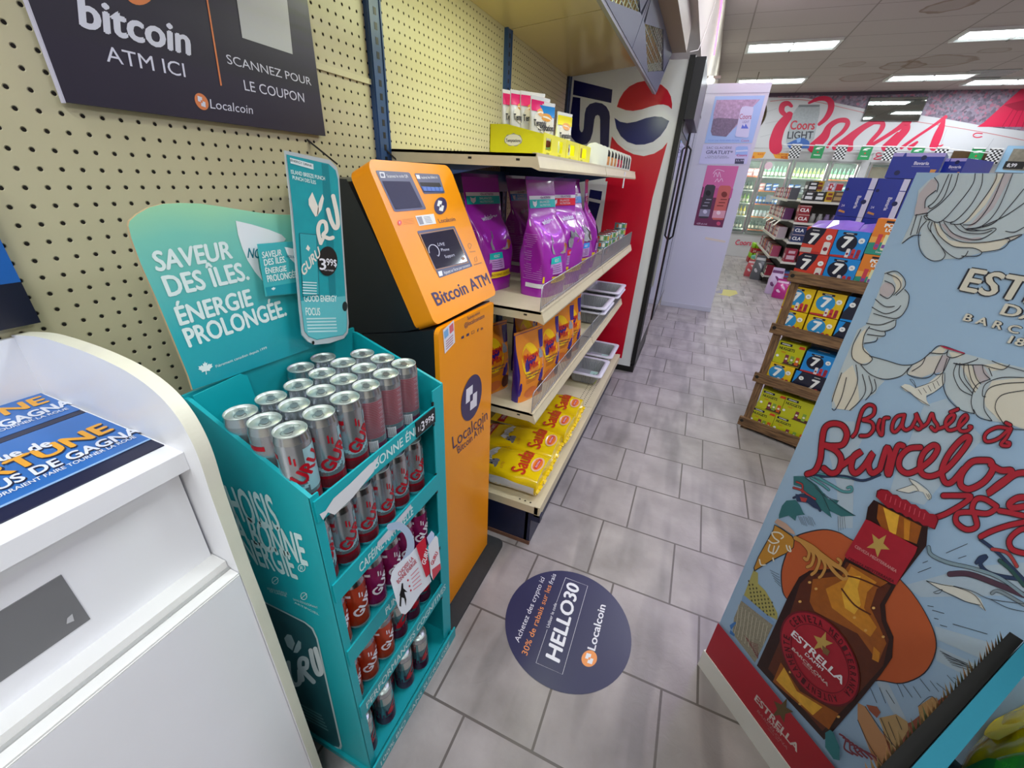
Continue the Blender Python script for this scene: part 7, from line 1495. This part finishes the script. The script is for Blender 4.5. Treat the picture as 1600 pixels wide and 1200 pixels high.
# stock in the coolers
def bottle(col, h=.2, r=.028):
    m = MB(); m.lathe([(.001, 0), (r, 0), (r, h*.55), (r*.8, h*.68), (r*.38, h*.8), (r*.36, h*.97), (.001, h)], (0, 0, 0), mat('bottle_glass_'+col[1:], col, .15, coat=.4), 12); m.lathe([(r*1.02, h*.15), (r*1.02, h*.45)], (0, 0, 0), cm('#d5d2b8', .4), 12)
    o = m.build('bottle', None, (0, 0, 0)); o['category'] = 'bottle'; return o
def carton(c1, c2, w_=.12, h=.15, d=.12):
    m = MB(); m.box((-w_/2, 0, 0), (w_/2, d, h), cm(c1, .4)); F = Frame((-w_/2, 0, 0), (1, 0, 0), (0, 0, 1)); F.n = Vector((0, -1, 0)); m.P(F, [(0, h*.55), (w_, h*.7), (w_, h*.9), (0, h*.8)], cm(c2, .4), .001); m.P(F, [(w_*.2, h*.15), (w_*.8, h*.15), (w_*.8, h*.4), (w_*.2, h*.4)], cm(c2, .4), .001)
    o = m.build('drink_carton', None, (0, 0, 0)); o['category'] = 'carton'; return o
def dcan(c1, h=.15, r=.03):
    m = MB(); m.lathe([(.001, 0), (r*.8, 0), (r, .01), (r, h-.012), (r*.8, h), (.001, h)], (0, 0, 0), cm(c1, .3), 12); m.lathe([(r*1.01, h*.3), (r*1.01, h*.6)], (0, 0, 0), cm('#dfe3e6', .4), 12); o = m.build('drink_can', None, (0, 0, 0)); o['category'] = 'can'; return o
STK = {'g': (bottle('#7fa84a'), []), 'dk': (bottle('#2a4a3a', .19), []), 'y': (bottle('#c9b83a', .21), []), 'gt': (bottle('#4a7a5a', .22), []), 'tl': (bottle('#2f6a7a', .2), []),
       'pk': (carton('#c98a8a', '#e0d0c8'), []), 'bl': (carton('#2f74c8', '#dfe6ee', .10), []), 'wb': (carton('#cfd6dc', '#3f8ad0', .10), []), 'yl': (carton('#d8c42a', '#c9742a', .10), []), 'gy': (carton('#7a8288', '#c9d0cc', .12, .13), []), 'te': (carton('#5aa4ac', '#d0dcdc', .13, .16), []), 'rd': (carton('#b02438', '#dcdcdc', .12), []),
       'cb': (dcan('#2a6ab0'), []), 'cw': (dcan('#cfe0e0', .13), [])}
NM = {'g': 'light green bottle', 'dk': 'dark bottle', 'y': 'yellow bottle', 'gt': 'green bottle', 'tl': 'teal bottle', 'pk': 'pinkish carton', 'bl': 'blue carton', 'wb': 'white and blue carton', 'yl': 'yellow carton', 'gy': 'grey carton', 'te': 'teal carton', 'rd': 'red carton', 'cb': 'blue can', 'cw': 'pale can'}
PLAN = {0: ['dk', 'y', 'y', 'g', 'dk'], 1: ['dk', 'cw', 'cb', 'pk bl wb', 'gt'], 2: ['gt', 'y', 'yl', 'bl gy rd', 'g'], 3: ['te', 'gy', 'te', 'te', 'gt']}
PLAN[0][4] = 'pk'; PLAN[0][3] = 'dk'; PLAN[0][2] = 'g'
tiers_n = ('bottom', 'second', 'third', 'fourth', 'top'); dn = ('first', 'second', 'third', 'fourth')
for di, rows in PLAN.items():
    a, b = DOORS[di]
    for li, kinds in enumerate(rows):
        ks = kinds.split(); z = LV[li]; x = a+.075; j = 0
        while x < b-.05:
            k = ks[min(len(ks)-1, int((x-a)/(b-a)*len(ks)))]; sp = .075 if k in ('g', 'dk', 'y', 'gt', 'tl', 'cb', 'cw') else .135
            if k in ('pk', 'bl', 'wb', 'yl', 'gy', 'te', 'rd'): x += .02
            if x > b-.05: break
            p, u = STK[k]; put(p, u, (x, 10.12, z+.0005), random.uniform(-.1, .1) if sp < .1 else 0, '%s on the %s shelf behind the %s lit cooler door' % (NM[k], tiers_n[li], dn[di]), '%s stock on the %s shelf of the %s lit cooler' % (NM[k], tiers_n[li], dn[di])); x += sp if sp < .1 else sp-.02
for k, (p, u) in STK.items():
    if not u: bpy.data.objects.remove(p)
# flags on a string
fl_s = MB().tube([(1.95, 9.84, 2.325), (2.9, 9.84, 2.315), (3.8, 9.84, 2.33), (4.6, 9.84, 2.315), (5.35, 9.84, 2.25)], .009, cm('#e6e6e8'), 6)
for xx, zz in ((1.95, 2.325), (5.35, 2.25)): fl_s.tube([(xx, 9.84, zz), (xx, 9.995, zz+.005)], .006, cm('#e6e6e8'), 6)
tag(fl_s.build('flag_string'), 'white string of chequered and green flags in front of the mural', 'string')
fx = [(2.10, 'c'), (2.51, 'g'), (2.90, 'c'), (3.32, 'g'), (3.72, 'c'), (4.14, 'g'), (4.5, 'c'), (5.03, 'g'), (5.28, 'c')]
for i, (x, k) in enumerate(fx):
    m = MB(); W_, H_ = .195, .245; F = Frame((x, 9.838, 2.333-H_), (1, 0, 0), (0, 0, 1)); F.n = Vector((0, -1, 0)); sh = .0
    if k == 'c':
        m.prism([F.at(0, 0), F.at(W_, 0), F.at(W_, H_), F.at(0, H_)], (0, .002, 0), cm('#dcdce0'))
        for r in range(8):
            for c in range(6):
                if (r+c) % 2: m.P(F, [(c*W_/6, r*H_/8), ((c+1)*W_/6, r*H_/8), ((c+1)*W_/6, (r+1)*H_/8), (c*W_/6, (r+1)*H_/8)], cm('#15151a'), .0012)
    m.bar((x+.01, 9.84, 2.33), (x+W_-.01, 9.84, 2.33), .026, .02, cm('#e6e6e8'))
    if k == 'g':
        m.prism([F.at(0, 0), F.at(W_, 0), F.at(W_, H_), F.at(0, H_)], (0, .002, 0), cm('#1f8a50')); Wf = cm('#e2e8e4')
        m.P(F, [(.035, .165), (.06, .195), (.10, .205), (.165, .205), (.145, .19), (.10, .187), (.085, .18), (.125, .18), (.11, .165), (.075, .165), (.06, .165)], Wf, .001); starp(F, W_/2, .115, .022, math.pi, cm('#c23030'), .001); m.textm(F, 'Heineken', W_/2, .055, .022, Wf, .001, .04, align='c', maxw=.15)
    tag(m.build('flag'), '%s flag hanging on the string, %s' % ('black and white chequered' if k == 'c' else 'green', ORD[i]), 'flag', 'flags on the string above the coolers')
m = MB().box((5.55, 9.93, 1.96), (6.1, 9.95, 2.385), cm('#9cc4e4')).box((5.64, 9.925, 2.0), (6.02, 9.93, 2.34), mat('poster_food_print', '#8a8478', .5, var=.6, scale=12)).box((5.62, 9.92, 2.02), (5.9, 9.925, 2.14), cm('#2a2a2c')); m.textm(Frame((5.66, 9.918, 2.05), (1, 0, 0), (0, 0, 1)), '8,99', 0, 0, .06, WHT, -.001, .03)
tag(m.build('wall_poster'), 'pale blue framed food poster with a price at the right edge', 'poster')
tag(MB().box((4.83, 9.97, 1.9), (5.34, 9.99, 2.29), mat('dark_hatch_brown', '#4a3418', .6, var=.3)).build('wall_hatch'), 'dark brown wall hatch opening behind the right-hand green flag', 'hatch')
m = MB(); m.textm(Frame((5.25, 9.98, 2.1), (1, 0, .0), (0, 0, 1)), 'E', 0, 0, .1, RDM, -.001, .06); tag(m.build('wall_lettering'), 'small red letter sign left of the pale blue poster', 'lettering')

# ================= middle gondola with its end cap =================
SHK = mat('gondola_shelf_grey', '#b9b7ae', .45); BK = mat('gondola_back_dark', '#3a3836', .6)
eg = thing('gondola_shelving', 'grey stocked island shelving with end cap seen behind the wooden rack', 'shelving', (2.6, 6.9, 0))
EY = 5.50
before_island = set(bpy.data.objects)
m = MB().box((1.98, 5.95, .05), (3.2, 8.05, 1.33), BK).box((1.94, 5.93, 0), (3.25, 8.06, .12), mat('gondola_base', '#2f2e2e', .5)); part('core', m, eg)
LVE = (.14, .46, .76, 1.045, 1.345)
for i, z in enumerate(LVE): part('end_shelf', MB().box((1.90, EY, z-.02), (3.1, 5.95, z), SHK).box((1.90, EY-.012, z-.028), (3.1, EY, z+.004), cm('#cfcdc2')), eg)
for i, z in enumerate((.14, .46, .76, 1.045, 1.345)): part('side_shelf', MB().box((1.80, 5.98, z-.02), (1.98, 8.0, z), SHK).box((1.785, 5.98, z-.03), (1.80, 8.0, z+.006), cm('#c9c7bc')), eg)
for k in range(7): MB().bar((1.785, 6.0+.25*k, 1.04-.02*(k % 3)), (1.71, 5.97+.25*k, .95), .05, .002, cm('#dcd6c8')).build('price_flag', eg) if k % 2 == 0 else None
def gpack(nm, c1, c2, w_, h, d, txt=None, tc='#e6e6e6'):
    m = MB(); m.box((0, 0, 0), (w_, d, h), cm(c1, .4)); F = Frame((0, 0, 0), (1, 0, 0), (0, 0, 1)); F.n = Vector((0, -1, 0))
    if txt: m.textm(F, txt, w_*.08, h*.28, h*.4, cm(tc, .4), .001, .05, maxw=w_*.84); m.P(F, [(0, h*.88), (w_, h*.88), (w_, h*.95), (0, h*.95)], cm(c2, .4), .001)
    else: m.P(F, [(w_*.12, h*.2), (w_*.88, h*.2), (w_*.88, h*.5), (w_*.12, h*.5)], cm(c2, .4), .001); m.P(F, [(w_*.2, h*.65), (w_*.8, h*.65), (w_*.8, h*.85), (w_*.2, h*.85)], cm(c2, .4), .001)
    F2 = Frame((0, d, 0), (0, -1, 0), (0, 0, 1)); F2.n = Vector((-1, 0, 0)); m.P(F2, [(d*.2, h*.25), (d*.8, h*.25), (d*.8, h*.6), (d*.2, h*.6)], cm(c2, .4), .001)
    o = m.build(nm, None, (0, 0, 0)); o['category'] = 'boxed goods'; return o
def row(proto, spots, labels, grp):
    u = []
    for (x, y, z, rz), l in zip(spots, labels): put(proto, u, (x, y, z), rz, l, grp)
G1 = 'boxed goods on the island end cap'
row(gpack('drink_case', '#8e1c28', '#c9b0a8', .145, .118, .2, 'CLA'), [(1.935, EY+.02, 1.0455, 0), (1.925, EY+.02, 1.165, 0)], ['dark red drink case on the end cap, lower of two', 'dark red drink case on the end cap, upper of two'], G1)
row(gpack('drink_case', '#20305e', '#c9b0a8', .16, .118, .2, 'CLA'), [(1.94, EY+.02, .7605, 0), (1.945, EY+.02, .88, 0)], ['navy drink case on the end cap, lower of two', 'navy drink case on the end cap, upper of two'], G1)
row(gpack('drink_case', '#1e1e22', '#d8d8da', .12, .13, .18), [(1.93, EY+.03, 1.3455, 0), (1.94, EY+.03, 1.477, .1), (2.07, EY+.05, 1.3455, 0)], ['black and white carton on the end cap top, lower of two', 'black and white carton on the end cap top, upper of two', 'black and white carton on the end cap top, single one at right'], G1)
row(gpack('drink_case', '#bf9c1c', '#7a2a1c', .09, .14, .18), [(2.055, EY+.12, 1.478, .1), (2.2, EY+.02, 1.3455, 0)], ['yellow carton standing high on the end cap top', 'yellow carton low on the end cap top'], G1)
row(gpack('drink_case', '#a9a4b4', '#d8d4e0', .13, .13, .18), [(2.155, EY+.06, 1.480, -.1), (2.43, EY+.04, 1.3455, 0)], ['pale mauve carton high on the end cap top', 'pale mauve carton at the right of the end cap top'], G1)
row(gpack('drink_case', '#b3202e', '#e0d4d4', .17, .10, .18, '8'), [(2.20, EY+.05, 1.50, 0)], ['bright red carton on the end cap top'], G1)
row(gpack('drink_case', '#5a4434', '#a48a5a', .16, .15, .18), [(2.285, EY+.02, 1.3455, 0), (2.30, EY+.03, .7605, 0)], ['brown carton under the bright red one', 'brown carton on the navy case shelf'], G1)
row(gpack('drink_case', '#66706a', '#a4aaa0', .11, .16, .16), [(1.80, EY+.12, 1.3455-.02, .0)], ['grey-green carton at the left corner of the end cap top'], G1) if 0 else None
row(gpack('gift_pack', '#8f1a34', '#c9a8b4', .15, .2, .14), [(1.94, EY+.02, .4605, .05), (2.12, EY+.02, .4605, -.05), (2.3, EY+.02, .4605, .05)], ['dark red gift pack on the lower end cap shelf, left', 'dark red gift pack on the lower end cap shelf, middle', 'dark red gift pack on the lower end cap shelf, right'], G1)
row(gpack('gift_pack', '#3a5c8e', '#8a2a44', .2, .17, .16), [(1.97, EY+.02, .1405, 0), (2.2, EY+.02, .1405, 0)], ['blue gift pack on the bottom end cap shelf, left', 'blue gift pack on the bottom end cap shelf, right'], G1)
def jar(col):
    m = MB(); m.lathe([(.001, 0), (.035, 0), (.037, .09), (.025, .11), (.025, .135), (.001, .135)], (0, 0, 0), cm(col, .2), 14); o = m.build('jar', None, (0, 0, 0)); o['category'] = 'jar'; return o
for col, nm, sp in (('#8a8a86', 'grey', [(2.13, 1.0455), (2.22, 1.0455), (2.20, .7605)]), ('#6a5a7c', 'violet', [(2.31, 1.0455), (2.40, 1.0455), (2.13, .7605)]), ('#c0841e', 'amber', [(2.5, 1.0455), (2.58, 1.3455)])):
    p, u = jar(col), []
    for i, (x, z) in enumerate(sp): put(p, u, (x, EY+.05, z), 0, '%s jar on the island end cap, %s of its kind' % (nm, ('first', 'second', 'third')[i]), 'jars on the island end cap')
# goods along the aisle side
G2 = 'packs along the aisle side of the island shelving'; cols = ['#8e1c34', '#3a6a4a', '#c9b8c0', '#a82040', '#4a4a52', '#b04a6a', '#c98a3a', '#6a3a6a']
snm = ['crimson', 'green', 'pale pink', 'red', 'charcoal', 'rose', 'amber', 'plum']
for ci, c in enumerate(cols):
    p, u = gpack('snack_pack', c, '#cfc4c4', .1, .17, .12), []
    for li, z in enumerate((.1405, .4605, .7605, 1.0455, 1.3455)):
        for q_ in range(2):
            y = 6.14+((ci+8*q_+li*3) % 16)*.115; put(p, u, (1.815, y, z), -math.pi/2+random.uniform(-.1, .1), '%s pack on the aisle side of the island, %s shelf, %s' % (snm[ci], ('bottom', 'second', 'third', 'fourth', 'top')[li], ('one', 'two')[q_] == 'one' and 'nearer' or 'farther'), G2)
for o in set(bpy.data.objects)-before_island:
    if o.parent is None and o.type in ('MESH', 'EMPTY'): o.location.x += .10; o.location.y += .80
eg.location = (2.7, 7.7, 0)
# bags and cases standing on the floor beside it
def floor_bag(c1, c2, W_=.2, H_=.34):
    B = Bag(W_, .12, H_, n0=2.6, top=.8, pinch=.8, seed=8, wr=.012); m = MB(); B.mesh(m, mat('floor_bag_'+c1[1:], c1, .3, bump=.3, scale=9, coat=.3), 16, 24); B.blob(m, 0, .5, .6, .2, cm(c2, .3), .003); B.band(m, -.9, .9, .8, .9, cm(c2, .3), .002, nu=6)
    o = m.build('gift_bag', None, (0, 0, 0)); o['category'] = 'bag'; return o
for (c1, c2, x, y, H_, l) in (('#b0207c', '#d8b8d0', 2.04, 5.78, .28, 'magenta bag on the floor before the island end cap'), ('#c8b4d4', '#6a3a6a', 1.97, 6.02, .40, 'pale violet crumpled bag on the floor beside the island corner'), ('#5a5c62', '#c0c0c4', 1.84, 7.15, .42, 'grey bag on the floor beside the island shelving'), ('#b84a54', '#d8c8c8', 1.76, 7.4, .3, 'salmon red bag on the floor, farthest out into the aisle')):
    o = floor_bag(c1, c2, .2, H_); put(o, [], (x, y, .001), math.radians(-20), l, 'bags standing on the floor by the island shelving')
cs = []
p = None
def tray_case():
    m = MB(); m.box((0, 0, 0), (.34, .26, .10), cm('#a81c22', .45)); 
    for i in range(5):
        for j in range(4): m.lathe([(.001, .04), (.03, .04), (.03, .19), (.024, .2), (.001, .2)], (.035+.0675*i, .032+.065*j, 0), cm('#8fc41e', .3), 10)
    F = Frame((0, 0, 0), (1, 0, 0), (0, 0, 1)); F.n = Vector((0, -1, 0)); m.textm(F, '24', .03, .02, .05, cm('#e0c0c0'), .001, .03)
    o = m.build('can_tray', None, (0, 0, 0)); o['category'] = 'can tray'; return o
tc_, tcu = tray_case(), []
put(tc_, tcu, (1.86, 9.2, .001), .05, 'red tray of green cans on the far floor, lower of two', 'red trays of green cans on the far floor'); put(tc_, tcu, (1.87, 9.21, .203), .02, 'red tray of green cans on the far floor, upper of two', 'red trays of green cans on the far floor')
red = MB(); red.box((2.26, 9.15, 0), (2.58, 9.55, .56), cm('#a01828', .5)); 
for k in range(3): red.box((2.26, 9.14, .1+.17*k), (2.58, 9.15, .13+.17*k), cm('#c9b0b0'))
tag(red.build('case_stack'), 'stack of red cases beside the trays of green cans on the far floor', 'cases')
m = MB(); m.lathe([(.001, 0), (.13, 0), (.13, .2), (.12, .21), (.001, .2)], (1.98, 8.75, 0), mat('drum_print', '#5a9a8a', .4, var=.6, scale=25), 20); m.lathe([(.1305, .05), (.1305, .15)], (1.98, 8.75, 0), cm('#c9b83a'), 20)
tag(m.build('snack_tub'), 'round multicoloured snack tub on the floor before the green can trays', 'tub')
